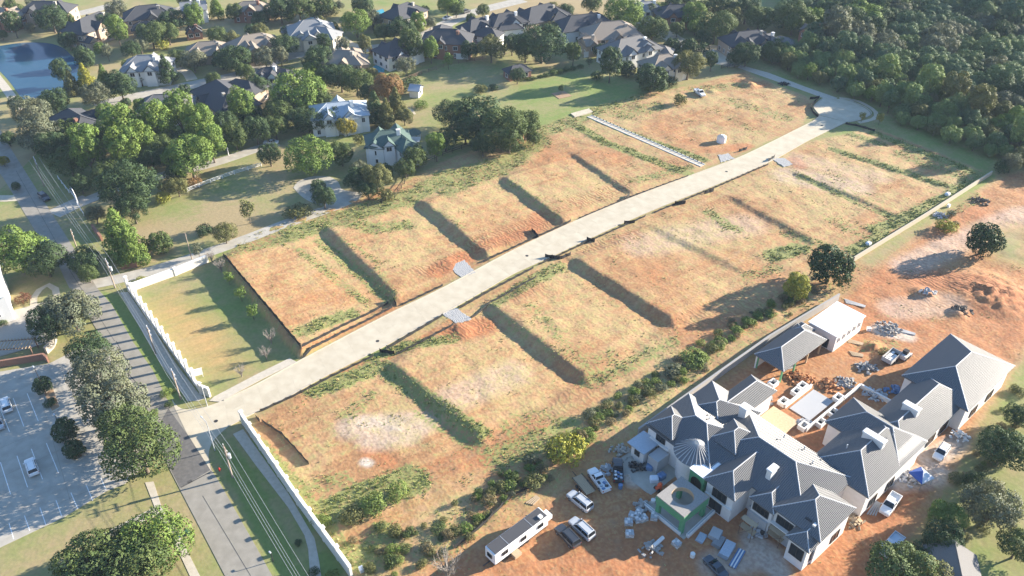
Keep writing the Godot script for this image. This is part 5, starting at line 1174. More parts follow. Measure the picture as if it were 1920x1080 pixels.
		["dark oak between the two bright drive trees", "oak", "dark", -104.93, -237.13, 4.56],
		["bright tree at the bend of the curved drive", "tall", "bright", -91.99, -231.12, 4.45],
		["dark tree at the brick house's front corner", "oak", "dark", -142.61, -254.79, 3.61],
		["dark tree right of the steep dark gabled house", "oak", "dark", -86.75, -257.25, 4.44],
		["oak above the white car on the drive", "oak", "oak", -76.44, -247.27, 4.7],
		["dark oak under the very big bright one's left side", "oak", "dark", -74.57, -262.67, 4.92],
		["oak touching the white-roofed house's gable", "oak", "oak", -66.4, -268.71, 4.59],
		["dark tree at the orange-brown oak's foot", "oak", "dark", -50.53, -276.37, 3.84],
		["small dark tree beside the grey house's gable", "oak", "dark", -116.53, -280.12, 2.81],
		["dark tree at the corner of the pond lawn", "oak", "dark", -150.04, -320.11, 3.83],
		["oak right of the pale-roofed house", "oak", "oak", -128.25, -311.09, 3.74],
		["dark tree left of the big dark oak's trunk", "oak", "dark", -110.81, -307.76, 4.17],
		["oak at the street's second bend", "oak", "oak", -98.91, -296.75, 3.61],
		["dark shrub tree at the cream house's left end", "oak", "dark", -92.41, -339.5, 3.51],
		["oak between the brown house and the island oak", "oak", "oak", -52.54, -338.08, 4.49],
		["dark tree behind the cottage oaks", "oak", "dark", -68.53, -293.17, 4.02],
		["street tree above the big brick house", "oak", "oak", -24.72, -369.3, 3.76],
		["dark tree between the two dark roofed houses", "oak", "dark", 23.37, -366.3, 4.26],
		["oak under the top edge, centre right", "oak", "oak", 35.57, -373.43, 4.87],
		["dark oak beside the back street", "oak", "dark", 65.56, -359.27, 4.2],
		["oak leaning over the back street", "oak", "oak", 68.92, -343.98, 3.55],
		["dark tree at the dead end's upper rim", "oak", "dark", 77.41, -330.14, 3.92],
		["rounded oak behind the stone-gabled house", "oak", "oak", 104.79, -351.96, 6.68],
		["dark oak under the top edge by the wood", "oak", "dark", 101.05, -360.7, 7.33],
		["dark tree above the dead end oak", "oak", "dark", 90.36, -364.31, 6.87],
		["oak beside the pale-roofed house at the top edge", "oak", "oak", 59.58, -366.3, 4.26],
		["dark tree behind the bend of the back street", "oak", "dark", 77.44, -375.65, 4.89],
		["small dark tree on the left verge of the road", "oak", "dark", -144.58, -213.56, 1.42],
		["oak crowding the roadside row", "oak", "oak", -141.93, -241.55, 4.24],
		["bright tree at the brick house's right wing", "tall", "bright", -131.34, -251.76, 3.57],
		["dark tree at the huge live oak's shoulder", "oak", "dark", -108.18, -224.87, 4.38],
		["dark undergrowth tree by the white rail fence", "oak", "dark", -98.62, -216.9, 3.21],
		["oak filling the row behind the huge live oak", "oak", "oak", -118.89, -217.65, 4.64],
		["dark oak behind the tall pole and gate", "oak", "dark", -124.48, -211.57, 3.5],
		["dark tree under the middle of the clump above the lots", "oak", "dark", -9.12, -235.31, 4.16],
		["oak under the right half of the clump above the lots", "oak", "oak", -0.83, -237.5, 4.56],
		["dark tree at the clump's lower left corner", "oak", "dark", -20.95, -238.95, 4.2],
		["small oak at the clump's lower right corner", "oak", "oak", 6.82, -243.39, 2.72]
	]:
		plant(r[1], r[2], r[3], r[4], r[5], r[0], "trees and shrubs of the neighbourhood" if r[4] < -200 else "")

func wood() -> void:
	# the wood at the upper right: crowns packed side by side, larger towards its middle
	var edge := PackedVector2Array([Vector2(96.3, -330.11), Vector2(99.8, -313.73), Vector2(107.74, -297.55), Vector2(117.9, -285.52), Vector2(126.65, -271.95), Vector2(130.55, -257.66), Vector2(138.07, -245.62), Vector2(146.08, -236.58), Vector2(153.06, -231.88), Vector2(159.77, -220.89), Vector2(186.42, -251.94), Vector2(281.43, -429.64), Vector2(143.18, -424.1), Vector2(117.56, -360.83), Vector2(108.64, -330.11)])
	var clear := [[Vector2(128.26, -350.55), 13.0], [Vector2(108.74, -340.72), 14.0], [Vector2(183.74, -388.39), 12.0], [Vector2(140.25, -379.09), 8.0]]
	var box := Rect2(edge[0], Vector2.ZERO)
	for p in edge: box = box.expand(p)
	var r := RandomNumberGenerator.new()
	r.seed = 77
	var got := []
	for i in 24000:
		var p := Vector2(r.randf_range(box.position.x, box.end.x), r.randf_range(box.position.y, box.end.y))
		if not Geometry2D.is_point_in_polygon(p, edge): continue
		var d := 1e9
		for k in 9: d = minf(d, seg_d(p, edge[k], edge[k + 1]))
		var R := (3.0 + minf(3.6, d * 0.075)) * r.randf_range(0.8, 1.22)
		var ok := true
		for c in clear: ok = ok and p.distance_to(c[0]) > c[1]
		for q in got:
			if not ok: break
			ok = p.distance_to(q[0]) > (R + q[1]) * 0.60
		if not ok: continue
		got.append([p, R])
		var back: bool = d > 28.0
		var tint: String = ["wood_c", "wood_a", "wood_c", "dark", "grey"][r.randi() % 5] if back else ["wood_b", "wood_a", "wood_b", "olive", "wood_c", "bright"][r.randi() % 6]
		plant("oak" if r.randf() < 0.8 else "tall" if r.randf() < 0.5 else "loose", tint, p.x, p.y, R, "large blue-green crown deep in the wood at upper right" if back else "smaller green crown along the near edge of the wood at upper right", "big crowns deep in the wood" if back else "crowns along the edge of the wood", "woodland_tree")
		if got.size() >= 290: break

func garden_trees() -> void:
	# filler trees standing in the far gardens, clear of roofs and roads
	var r := RandomNumberGenerator.new()
	r.seed = 41
	var streets := [[Vector2(-145.82, -273.31), Vector2(-127.9, -286.49), Vector2(-114.95, -294.98), Vector2(-103.15, -302.8), Vector2(-92.52, -318.28), Vector2(-77.57, -328.29), Vector2(-60.59, -330.11), Vector2(-48.17, -335.04), Vector2(-36.05, -347.22), Vector2(-25.84, -365.8), Vector2(5, -394.81)], [Vector2(-221.79, -349.21), Vector2(-206.73, -365.8), Vector2(-180.95, -390.78)], [Vector2(57.49, -394.81), Vector2(62.06, -364.37), Vector2(67.32, -342.65), Vector2(81.88, -328.29)], [Vector2(-42.44, -293.46), Vector2(0, -325.29)]]
	var taken := []
	for c in get_children():
		if c.has_meta("category") and c.get_meta("category") in ["house", "tree", "shed"]: taken.append([Vector2(c.position.x, c.position.z), 9.0 if c.get_meta("category") == "house" else 3.5])
	var n := 0
	for i in 3000:
		if n >= 60: break
		var p := Vector2(r.randf_range(-225.0, 95.0), r.randf_range(-385.0, -285.0))
		if p.x > -10.0 and p.y > -318.0: continue
		if p.x < -165.0 and p.y > -335.0: continue
		var ok := true
		for q in taken: ok = ok and p.distance_to(q[0]) > q[1]
		for st in streets:
			for j in st.size() - 1: ok = ok and seg_d(p, st[j], st[j + 1]) > 6.0
		if not ok: continue
		var R := r.randf_range(1.6, 4.2)
		taken.append([p, R + 1.0])
		plant(["oak", "oak", "tall", "bush", "round"][r.randi() % 5], ["oak", "dark", "bright", "olive", "dark", "grey"][r.randi() % 6], p.x, p.y, R, "small garden tree or shrub among the roofs of the far neighbourhood", "garden trees among the far roofs", "garden_tree")
		n += 1

func hedgerow() -> void:
	# scrub along the old fence between the lots and the mansion
	var r := RandomNumberGenerator.new()
	r.seed = 12
	for k in [[[Vector2(-24.11, -84.97), Vector2(-18.39, -90.09), Vector2(-10.34, -94.02), Vector2(-2.94, -101.8)], 7.5, "olive scrub bush in the lowest stretch of the hedgerow", 60], [[Vector2(-2.93, -101.18), Vector2(4, -105.63), Vector2(10.35, -112.35), Vector2(17.03, -118.08)], 4.2, "low scrub bush in the hedgerow below the mansion's corner", 50], [[Vector2(17.09, -118.82), Vector2(26.6, -126.51), Vector2(38.14, -135.67), Vector2(45.7, -144.71)], 4.0, "low scrub bush in the hedgerow above the mansion's corner", 60], [[Vector2(45.51, -143.77), Vector2(54.46, -151.48), Vector2(64.91, -158.24), Vector2(74.93, -166.28)], 3.8, "dark scrub bush in the hedgerow near the big round cedar", 44],
		[[Vector2(120.94, -200.73), Vector2(118.56, -188.25)], 3.0, "small scrub bush on the dirt beyond the screen wall", 4], [[Vector2(87.94, -98.13), Vector2(77.71, -91.2), Vector2(71.77, -85.8)], 5.0, "dark understorey bush beside the lower right lawn", 14], [[Vector2(104.57, -127.32), Vector2(88.59, -106.93), Vector2(82.22, -99.34)], 4.0, "dark understorey bush along the right-hand dirt track", 16], [[Vector2(-70.88, -129.76), Vector2(-70.99, -105.63)], 2.5, "understorey shrub below the parking lot oaks", 8]]:
		var line: Array = resample(k[0], 1.0)
		for i in k[3]:
			var p: Vector2 = line[int((i + r.randf()) / k[3] * (line.size() - 1))] + Vector2(r.randfn(), r.randfn()) * k[1] * 0.34
			plant("bush", ["scrub", "olive", "oak", "dry", "scrub", "grey", "olive", "dry", "bright"][r.randi() % 9], p.x, p.y, r.randf_range(0.55, 1.45), k[2], k[2].replace("bush", "bushes"))
	for k in [["small clipped bush in the hedge along the far lawn", [Vector2(5.99, -297.55), Vector2(7.99, -298.07), Vector2(10.63, -299.63), Vector2(13.09, -301.21), Vector2(15.78, -302.8), Vector2(18.28, -304.4), Vector2(20.8, -306.01), Vector2(23.55, -307.64), Vector2(26.32, -309.29)], 1.5, "oak"], ["clipped bush at the wall of the curving walk", [Vector2(-36.77, -90.09), Vector2(-32.89, -84.25)], 0.8, "dark"]]:
		for p in k[1]: plant("bush", k[3], p.x, p.y, k[2] * r.randf_range(0.85, 1.15), k[0], k[0].replace("bush", "bushes"))

func tuft_mesh(seed_: int, blades: int, h: float, spread: float) -> ArrayMesh:
	var r := RandomNumberGenerator.new()
	r.seed = seed_
	var b := MB.new()
	for i in blades:
		var a := r.randf() * TAU
		var p := Vector3(r.randfn(), 0, r.randfn()) * spread * 0.35
		var tip := p + Vector3(cos(a) * spread * r.randf_range(0.4, 1.0), h * r.randf_range(0.5, 1.0), sin(a) * spread * r.randf_range(0.4, 1.0))
		var w := Vector3(-sin(a), 0, cos(a)) * 0.09
		var k := r.randf_range(0.8, 1.2)
		b.colour = Color(k, k, k)
		b.tri(p - w, p + w, tip)
	return b.done()

func scatter(called: String, label: String, mesh: ArrayMesh, count: int, seed_: int, pick: Array) -> void:
	var r := RandomNumberGenerator.new()
	r.seed = seed_
	var ts: Array[Transform3D] = []
	var cs: Array[Color] = []
	var f := FastNoiseLite.new()
	f.seed = seed_; f.frequency = 0.13; f.fractal_octaves = 3
	for i in count * 4:
		if ts.size() >= count: break
		var x := r.randf_range(IN.position.x, IN.end.x); var z := r.randf_range(IN.position.y, IN.end.y)
		var lw := at_ctl(lawn, x, z)
		if lw > 0.4: continue
		var g := at_ctl(green, x, z)
		var want: float = g * 1.2 + f.get_noise_2d(x, z) * 1.3 + pick[0]
		if r.randf() > want: continue
		if at_ctl(rough, x, z) < 0.6: continue
		var s := r.randf_range(0.5, 1.2) * (0.6 + g * 0.7)
		ts.append(Transform3D(Basis(Vector3.UP, r.randf() * TAU).scaled(Vector3(s, s, s)), Vector3(x, ground_y(x, z) - 0.03, z)))
		var dry: bool = r.randf() > g * 0.9 + pick[1]
		var k := r.randf_range(0.75, 1.25)
		cs.append(Color(0.44 * k, 0.36 * k, 0.16 * k) if dry else Color(0.24 * k, 0.27 * k, 0.08 * k))
	var mm := MultiMesh.new()
	mm.transform_format = MultiMesh.TRANSFORM_3D
	mm.use_colors = true
	mm.mesh = mesh
	mm.instance_count = ts.size()
	for i in ts.size():
		mm.set_instance_transform(i, ts[i])
		mm.set_instance_color(i, cs[i])
	var o := MultiMeshInstance3D.new()
	o.name = numbered(called)
	o.multimesh = mm
	o.material_override = M.weed
	add_child(o, true)
	tag(o, label, "weeds")
	o.set_meta("kind", "stuff")

func weeds() -> void:
	M.weed.vertex_color_use_as_albedo = true
	M.weed.albedo_color = Color(1, 1, 1)
	scatter("weeds", "tall weeds growing over the banks and edges of the lots", tuft_mesh(1, 9, 0.34, 0.34), 60000, 3, [-0.55, 0.05])
	scatter("dry_grass", "short dead grass thinly scattered over the bare lots", tuft_mesh(2, 6, 0.22, 0.28), 70000, 9, [-0.02, -0.1])

# ---------------------------------------------------------------- buildings
func hip_planes(L: float, W: float, eave: float, rise: float, gable := false) -> Array:   # roof planes of a rectangle, ridge along x; each is [polygon, downslope direction]
	var x := L / 2; var z := W / 2
	var e := 0.0 if gable else minf(W / 2, L / 2)
	var a := Vector3(-x, eave, -z); var b := Vector3(x, eave, -z); var c := Vector3(x, eave, z); var d := Vector3(-x, eave, z)
	if not gable and L < W:
		var p := Vector3(0, eave + rise, -(z - x)); var q := Vector3(0, eave + rise, z - x)
		return [[[a, b, p], Vector3(0, 0, -1)], [[c, d, q], Vector3(0, 0, 1)], [[b, c, q, p], Vector3(1, 0, 0)], [[d, a, p, q], Vector3(-1, 0, 0)]]
	var p := Vector3(-x + e, eave + rise, 0); var q := Vector3(x - e, eave + rise, 0)
	var out := [[[b, a, p, q], Vector3(0, 0, -1)], [[d, c, q, p], Vector3(0, 0, 1)]]
	if not gable:
		out.append([[c, b, q], Vector3(1, 0, 0)]); out.append([[a, d, p], Vector3(-1, 0, 0)])
	return out

func plane_poly(b: MB, poly: Array, up := true) -> void:
	for i in range(1, poly.size() - 1):
		var m: Vector3 = (poly[i] - poly[0]).cross(poly[i + 1] - poly[0])
		if (m.y > 0) == up: b.tri(poly[0], poly[i], poly[i + 1])
		else: b.tri(poly[0], poly[i + 1], poly[i])

func ribbed(b: MB, poly: Array, down: Vector3, pitch: float, high: float) -> void:    # roll tiles: rounded ridges running down the slope
	var across := Vector3(-down.z, 0, down.x)
	var m: Vector3 = (poly[1] - poly[0]).cross(poly[2] - poly[0]).normalized()
	if m.y < 0: m = -m
	var lo := 1e9; var hi := -1e9
	for p in poly: lo = minf(lo, p.dot(across)); hi = maxf(hi, p.dot(across))
	var cut := func(s: float) -> Array:
		var got := []
		for i in poly.size():
			var u: Vector3 = poly[i]; var w: Vector3 = poly[(i + 1) % poly.size()]
			var su := u.dot(across) - s; var sw := w.dot(across) - s
			if (su <= 0 and sw > 0) or (su > 0 and sw <= 0): got.append(u.lerp(w, su / (su - sw)))
		if got.size() < 2: return []
		return got if got[0].y > got[1].y else [got[1], got[0]]
	var steps := [[0.0, 0.0], [0.28, 0.0], [0.36, 0.7], [0.52, 1.0], [0.76, 1.0], [0.92, 0.7]]
	var last := []
	var n := int((hi - lo) / pitch)
	for i in n + 1:
		for st in steps:
			var s: float = lo + 0.002 + (i + st[0]) * pitch
			if s > hi - 0.002: break
			var line: Array = cut.call(s)
			if line.is_empty():
				last = []
				continue
			var up: Vector3 = m * (0.03 + st[1] * high)
			line = [line[0] + up, line[1] + up]
			if not last.is_empty(): b.quad(last[0], last[1], line[1], line[0]) if across.cross(down).y > 0 else b.quad(last[1], last[0], line[0], line[1])
			last = line

func roof_on(parent: Node3D, at: Vector3, turn: float, L: float, W: float, eave: float, rise: float, m: Material, cap: Material, gable := false, tiles := 0.0) -> void:
	var planes := hip_planes(L, W, eave, rise, gable)
	var b := MB.new()
	for p in planes: plane_poly(b, p[0])
	var x := L / 2; var z := W / 2
	# soffit, fascia and gable ends close the shape
	b.quad(Vector3(-x, eave - 0.2, -z), Vector3(x, eave - 0.2, -z), Vector3(x, eave - 0.2, z), Vector3(-x, eave - 0.2, z))
	for k in [[Vector3(x, 0, -z), Vector3(-x, 0, -z)], [Vector3(-x, 0, z), Vector3(x, 0, z)], [Vector3(x, 0, z), Vector3(x, 0, -z)], [Vector3(-x, 0, -z), Vector3(-x, 0, z)]]:
		b.quad(k[0] + Vector3.UP * (eave - 0.2), k[1] + Vector3.UP * (eave - 0.2), k[1] + Vector3.UP * eave, k[0] + Vector3.UP * eave)
	var r := part("roof", b.done(), m, parent, at, turn)
	if gable:
		for s in [-1, 1]:
			var gb := MB.new()
			var o: float = (x - 0.35) * s
			var t := [Vector3(o, eave - 0.19, -z + 0.4), Vector3(o, eave - 0.19, z - 0.4), Vector3(o, eave + rise * (1 - 0.4 / z) - 0.05, 0)]
			if s > 0: gb.tri(t[1], t[0], t[2])
			else: gb.tri(t[0], t[1], t[2])
			part("gable_end", gb.done(), parent.get_meta("wall_material") if parent.has_meta("wall_material") else M.stucco, parent, at, turn)
	if tiles > 0.0:
		for p in planes:
			var tb := MB.new()
			ribbed(tb, p[0], p[1], tiles, tiles * 0.36)
			if tb.v.size():
				var o := part("tile_rows", tb.done(), m, r)
				o.set_meta("kind", "stuff")
	if cap:
		var cb := MB.new()
		var e := 0.0 if gable else minf(W / 2, L / 2)
		var lift := Vector3(0, 0.06, 0)
		var p := Vector3(-x + e, eave + rise, 0); var q := Vector3(x - e, eave + rise, 0)
		if not gable and L < W:
			p = Vector3(0, eave + rise, -(z - x)); q = Vector3(0, eave + rise, z - x)
		var rad := 0.13 if tiles > 0 else 0.10
		if p.distance_to(q) > 0.3: cb.tube(p + lift, q + lift, rad, rad, 6)
		if not gable:
			var near_p := [Vector3(-x, eave, -z), Vector3(-x, eave, z)] if L >= W else [Vector3(-x, eave, -z), Vector3(x, eave, -z)]
			var near_q := [Vector3(x, eave, -z), Vector3(x, eave, z)] if L >= W else [Vector3(-x, eave, z), Vector3(x, eave, z)]
			for c in near_p: cb.tube(c + lift, p + lift, rad, rad, 6)
			for c in near_q: cb.tube(c + lift, q + lift, rad, rad, 6)
		if cb.v.size(): part("ridge_cap", cb.done(), cap, r)

var pane_mesh: ArrayMesh
func window_on(parent: Node3D, at: Vector3, turn: float, w: float, h: float, frame: Material, bars := 1) -> void:    # faces local +z
	var b := MB.new()
	var t := 0.10
	for s in [-1, 1]:
		b.box(Vector3(s * (w / 2 - t / 2), 0, 0.05), Vector3(t, h, 0.2))
		b.box(Vector3(0, s * (h / 2 - t / 2), 0.05), Vector3(w - 2 * t, t, 0.19))
	for i in bars: b.box(Vector3(-w / 2 + w * (i + 1) / (bars + 1), 0, 0.05), Vector3(0.06, h - 2 * t, 0.13))
	var o := part("window", b.done(), frame, parent, at, turn)
	part("pane", box_mesh(Vector3(w - 0.14, h - 0.14, 0.04), 0.0), M.glass, o, Vector3(0, 0, 0.045))

var window_meshes := {}
func small_window(parent: Node3D, at: Vector3, turn: float, kind: int) -> void:      # far windows share their meshes
	if not window_meshes.has(kind):
		var w: float = [1.1, 1.7, 0.9][kind]; var h: float = [1.6, 1.5, 2.1][kind]
		var b := MB.new()
		for s in [-1, 1]:
			b.box(Vector3(s * (w / 2), 0, 0.03), Vector3(0.14, h + 0.14, 0.14))
			b.box(Vector3(0, s * (h / 2), 0.03), Vector3(w - 0.14, 0.14, 0.13))
		b.box(Vector3(0, 0, 0.03), Vector3(0.06, h - 0.14, 0.10))
		window_meshes[kind] = [b.done(), box_mesh(Vector3(w, h, 0.05), 0.0)]
	var o := part("window", window_meshes[kind][0], M.trim_white, parent, at, turn)
	part("pane", window_meshes[kind][1], M.glass, o)

func house(label: String, roof: String, wall: String, vols: Array, category := "house") -> Node3D:      # vols: [x, z, angle, ridge length, half width, eave, gable]
	var base = vols[0]
	var o := thing("house" if category == "house" else category.replace(" ", "_"), label, category, Vector3(base[0], 0, base[1]), -base[2])
	o.set_meta("wall_material", M[wall])
	var r := RandomNumberGenerator.new()
	r.seed = label.hash() % 100000
	for i in vols.size():
		var k = vols[i]
		var rel := Vector3(k[0] - base[0], 0, k[1] - base[1]).rotated(Vector3.UP, base[2])
		var turn: float = -(k[2] - base[2])
		var W: float = k[4] * 2.0
		var gable: bool = k[6] > 0
		var L: float = k[3] + (0.0 if gable else W)
		var eave: float = k[5]
		var wl := L - 1.0; var ww := W - 1.0
		part("wall", box_mesh(Vector3(wl, eave - 0.2 + i * 0.01, ww)), M[wall], o, rel, turn)
		roof_on(o, rel, turn, L + i * 0.013, W + i * 0.017, eave + i * 0.012, k[4] * (0.62 if roof != "metal_roof" else 0.5), M[roof], M[roof], gable)
		if eave < 2.6: continue
		var floors := 2 if eave > 4.8 else 1
		for f in floors:
			for side in 4:
				var len_: float = wl if side < 2 else ww
				var n := int(len_ / 3.6)
				for j in n:
					if r.randf() < 0.18: continue
					var s := (j + 0.5) / n * len_ - len_ / 2
					var y := 1.55 + f * 2.75
					var at: Vector3 = [Vector3(s, y, ww / 2), Vector3(s, y, -ww / 2), Vector3(wl / 2, y, s), Vector3(-wl / 2, y, s)][side]
					var face: float = [0.0, PI, PI / 2, -PI / 2][side]
					small_window(o, rel + at.rotated(Vector3.UP, turn), turn + face, r.randi() % 2)
		if i == 0 and category == "house":
			# front and back gables break the main roof
			for side in [-1, 1]:
				var gn := 1 + r.randi() % 2
				for j in gn:
					var gw := r.randf_range(3.6, 5.2)
					var reach: float = k[4] * r.randf_range(0.75, 0.95)
					var s := (j + 0.5 + r.randf_range(-0.15, 0.15)) / gn * (L - W * 0.4) - (L - W * 0.4) / 2
					var gat := Vector3(s, 0, side * (k[4] + 0.9 - reach / 2 - j * 0.2))
					var lift := eave + 0.25 + 0.07 * j
					part("gable_wall", box_mesh(Vector3(reach - 0.8, lift - 0.2, gw - 0.8)), M[wall], o, gat, PI / 2)
					roof_on(o, gat, PI / 2, reach, gw, lift, gw * 0.46, M[roof], M[roof], true)
					small_window(o, gat + Vector3(0, lift - 1.1, side * (reach / 2 - 0.37)), 0.0 if side > 0 else PI, 1)
			var cb := MB.new()
			cb.bevel_box(Vector3.ZERO, Vector3(1.1, 2.4, 0.9), 0.06)
			cb.bevel_box(Vector3(0, 2.4, 0), Vector3(1.3, 0.25, 1.1), 0.06)
			part("chimney", cb.done(), M.brick if wall == "brick" else M.old_stone if wall == "pale_brick" else M.white_wall, o, Vector3(L * 0.22, eave + k[4] * 0.2, W * 0.16))
			var db := MB.new()
			db.box(Vector3(0, 1.1, 0), Vector3(1.1, 2.2, 0.12))
			part("door", db.done(), M.door_wood, o, Vector3(-L * 0.1, 0, ww / 2 + 0.03))
			if eave > 3.0:
				part("garage_door", box_mesh(Vector3(4.8, 2.3, 0.12)), M.trim_white, o, Vector3(wl / 2 - 3.2, 0, ww / 2 + 0.03))
	o.remove_meta("wall_material")
	return o

func far_houses() -> void:
	house("brick house with a tan hip roof in the top left corner", "tan_shingle", "brick", [[-216.12, -356.18, 0.354, 4.1, 4.8, 5.5, 0]])
	house("tall brick house with stone gables under the top left edge", "dark_shingle", "pale_brick", [[-200.98, -362.52, 0.000, 10.6, 5.6, 6, 0], [-201.53, -362.97, 1.047, 8.5, 2.56, 6.1, 1], [-198.39, -363.78, 1.042, 7.7, 2.4, 5.6, 1]])
	house("dark hipped slate roof house at the pond's far end", "dark_shingle", "pale_brick", [[-173.25, -341.87, -1.174, 10.3, 6.4, 6, 0], [-171.47, -346.42, 0.725, 8.3, 4.4, 5.5, 0], [-171.67, -331.71, 0.485, 8.1, 2.88, 3.2, 1]])
	house("charcoal roof house with a long white dormer", "dark_shingle", "pale_brick", [[-155.49, -356.71, -0.386, 7.7, 6.4, 5.5, 0], [-156.83, -356.6, -0.305, 9.5, 3.6, 3.6, 0], [-153.08, -345.27, -0.272, 2.5, 4, 4, 0]])
	house("white two-storey house under the top edge", "pale_shingle", "white_wall", [[-138.73, -365.44, -0.274, 11.1, 4.4, 5.6, 1], [-141.63, -363.72, 1.046, 5.1, 2.4, 5.5, 1]])
	house("red brick house under the top edge, left of centre", "tan_shingle", "brick", [[-114.3, -366.99, -0.123, 6.1, 4.8, 5, 0]])
	house("low tan-roofed house right of the grey garden pavilion", "tan_shingle", "pale_brick", [[-118.78, -318.48, -0.187, 6.4, 6, 3.6, 0]])
	house("small grey garden pavilion above the low tan roof", "dark_shingle", "brick", [[-132.6, -342.97, -0.354, 1.9, 2.08, 2.8, 0]])
	house("tan gabled house behind the big dark oak", "tan_shingle", "pale_brick", [[-101.59, -321.95, -0.464, 6.8, 6.4, 5, 0], [-100.15, -315.4, 1.146, 9.0, 3.6, 5.1, 1], [-98.41, -320.43, 1.175, 7.8, 3.2, 4.6, 1]])
	house("white house with a pale hipped roof by the drive", "pale_shingle", "white_wall", [[-135.21, -297.8, -0.106, 5.1, 6.4, 5.6, 0]])
	house("grey multi-gabled house with a front porch", "grey_shingle", "white_wall", [[-116.33, -262.86, -0.137, 6.5, 5.6, 5.6, 0], [-122.01, -260.49, 1.370, 7.1, 3.6, 5, 0], [-114.66, -263.36, 0.271, 6.6, 3.2, 3.6, 0]])
	house("dark-roofed brick house with a tall chimney below the pond", "dark_shingle", "brick", [[-139.46, -247.51, 0.720, 8.7, 6.4, 5.5, 0], [-134.02, -252.41, 0.160, 5.2, 4.8, 5, 0], [-134.88, -240.91, 0.866, 5.1, 4, 4.5, 0]])
	house("steep dark gabled house at the street bend", "dark_shingle", "pale_brick", [[-98.73, -270.64, 0.895, 10.8, 7.6, 4.6, 0], [-94.67, -279.01, 0.370, 5.4, 4.8, 4.6, 0]])
	house("large cream house with many pale gables", "pale_shingle", "cream_wall", [[-81.5, -335, -0.286, 4.7, 7.2, 6, 0], [-84.98, -330.08, 1.242, 6.7, 3.6, 5.5, 1], [-76.65, -331.75, 0.276, 4.7, 4.8, 5.5, 0], [-81.29, -328.61, 1.269, 7.9, 3.2, 5.6, 1], [-90.91, -340.83, -0.259, 2.6, 3.2, 4.4, 0]])
	house("dark-roofed cottage left of the big bright oak", "dark_shingle", "white_wall", [[-88.03, -290.63, 0.000, 2.3, 4.4, 5, 0], [-82.77, -290.11, 0.445, 2.4, 4.4, 4.6, 0]])
	house("brown house with clustered grey gables above the free-form pool", "tan_shingle", "pale_brick", [[-63.05, -304.06, 0.114, 4.9, 5.6, 5.6, 0], [-59.02, -306.52, 1.211, 9.6, 3.6, 5.2, 0], [-64.32, -308.14, 1.310, 8.2, 2.8, 5.7, 1]])
	house("brick house with a stone gable and dark roof under the top edge", "dark_shingle", "pale_brick", [[-46.44, -356.92, -0.963, 6.2, 6.4, 6, 0], [-43.57, -358.5, 1.291, 7.5, 3.36, 6.1, 1]])
	house("dark-roofed house half hidden behind the tall narrow oak", "dark_shingle", "white_wall", [[-44.12, -315.18, -0.712, 5.4, 6, 5.4, 0], [-43.61, -312.17, 1.134, 6.3, 3.2, 4.4, 0]])
	house("big brick house with a black hip roof and back porch", "dark_shingle", "brick", [[-25.64, -325.21, 0.082, 7.6, 6.4, 6, 0], [-28.74, -332.28, 1.613, 7.7, 4, 5.6, 0], [-20.28, -328.34, -0.286, 6.6, 3.2, 3.2, 0]])
	house("pale house with black hipped roofs left of the twin one", "dark_shingle", "white_wall", [[-14.04, -342.31, -0.745, 7.0, 4.8, 5.6, 0], [-9.91, -333.74, 0.355, 3.7, 4.16, 5, 0]])
	house("pale house with black hipped roofs nearest the street", "dark_shingle", "white_wall", [[-2.66, -347.99, -0.481, 6.0, 5.6, 5.6, 0], [-1.54, -343.17, -0.326, 4.2, 3.6, 4.6, 0]])
	house("white-walled house with a bluish metal roof and dormers", "metal_roof", "white_wall", [[-57.1, -256.54, -0.240, 7.3, 6, 6, 0], [-59.39, -252.3, 1.768, 4.7, 3.6, 5.5, 1], [-53.12, -253.12, 1.050, 5.8, 3.6, 5.6, 1]])
	house("green-roofed white Victorian house above the lots", "green_shingle", "white_wall", [[-38.22, -234.51, -0.249, 4.6, 4.8, 6.4, 0], [-41.62, -230.88, 1.659, 4.4, 3.2, 6, 1], [-33.45, -233.04, 0.944, 4.6, 3.6, 5.6, 0]])
	house("broad dark-roofed house under the top edge, centre right", "dark_shingle", "pale_brick", [[12.09, -358.08, -0.635, 9.8, 7.2, 4.6, 0], [18.74, -359.08, 1.247, 7.6, 4.8, 4.6, 0]])
	house("dark hip roofed house with a white dormer at the bright pool", "dark_shingle", "white_wall", [[30.14, -346.18, -0.362, 11.7, 6.8, 4.8, 0], [30.6, -347.01, 1.544, 6.8, 2.4, 5.4, 1]])
	house("large brown hip-roofed house behind the tan barn", "tan_shingle", "pale_brick", [[40.28, -335.01, -0.231, 8.6, 7.6, 5, 0], [43.57, -335.37, -0.371, 5.3, 4, 4, 0]])
	house("tan-roofed brick barn at the lawn's far edge", "tan_shingle", "pale_brick", [[30.42, -325.11, -0.341, 5.5, 4.16, 4.4, 1]])
	house("large grey-roofed house with white dormers above its pool", "grey_shingle", "white_wall", [[45.86, -316.22, -0.519, 9.6, 6.8, 5.6, 0], [50.65, -317.9, 1.103, 8.1, 4.8, 5.8, 1], [44.82, -315.07, 1.551, 4.7, 2.56, 5.2, 1], [57.84, -318.23, 0.358, 3.4, 3.68, 3.6, 0]])
	house("pale-roofed house behind the feathery willow", "tan_shingle", "cream_wall", [[56.59, -300.61, -0.373, 4.5, 6, 5, 0]])
	house("dark-roofed house beyond the bend of the back street", "dark_shingle", "brick", [[70.44, -358.9, -0.120, 6.1, 6, 5.4, 0], [69.34, -357.45, 1.601, 7.2, 2.72, 5, 1]])
	house("stone-gabled dark house by the wood", "dark_shingle", "pale_brick", [[93.87, -326.67, -0.297, 8.6, 6, 5, 0], [93.28, -323.07, 1.663, 6.1, 2.8, 5.4, 1]])
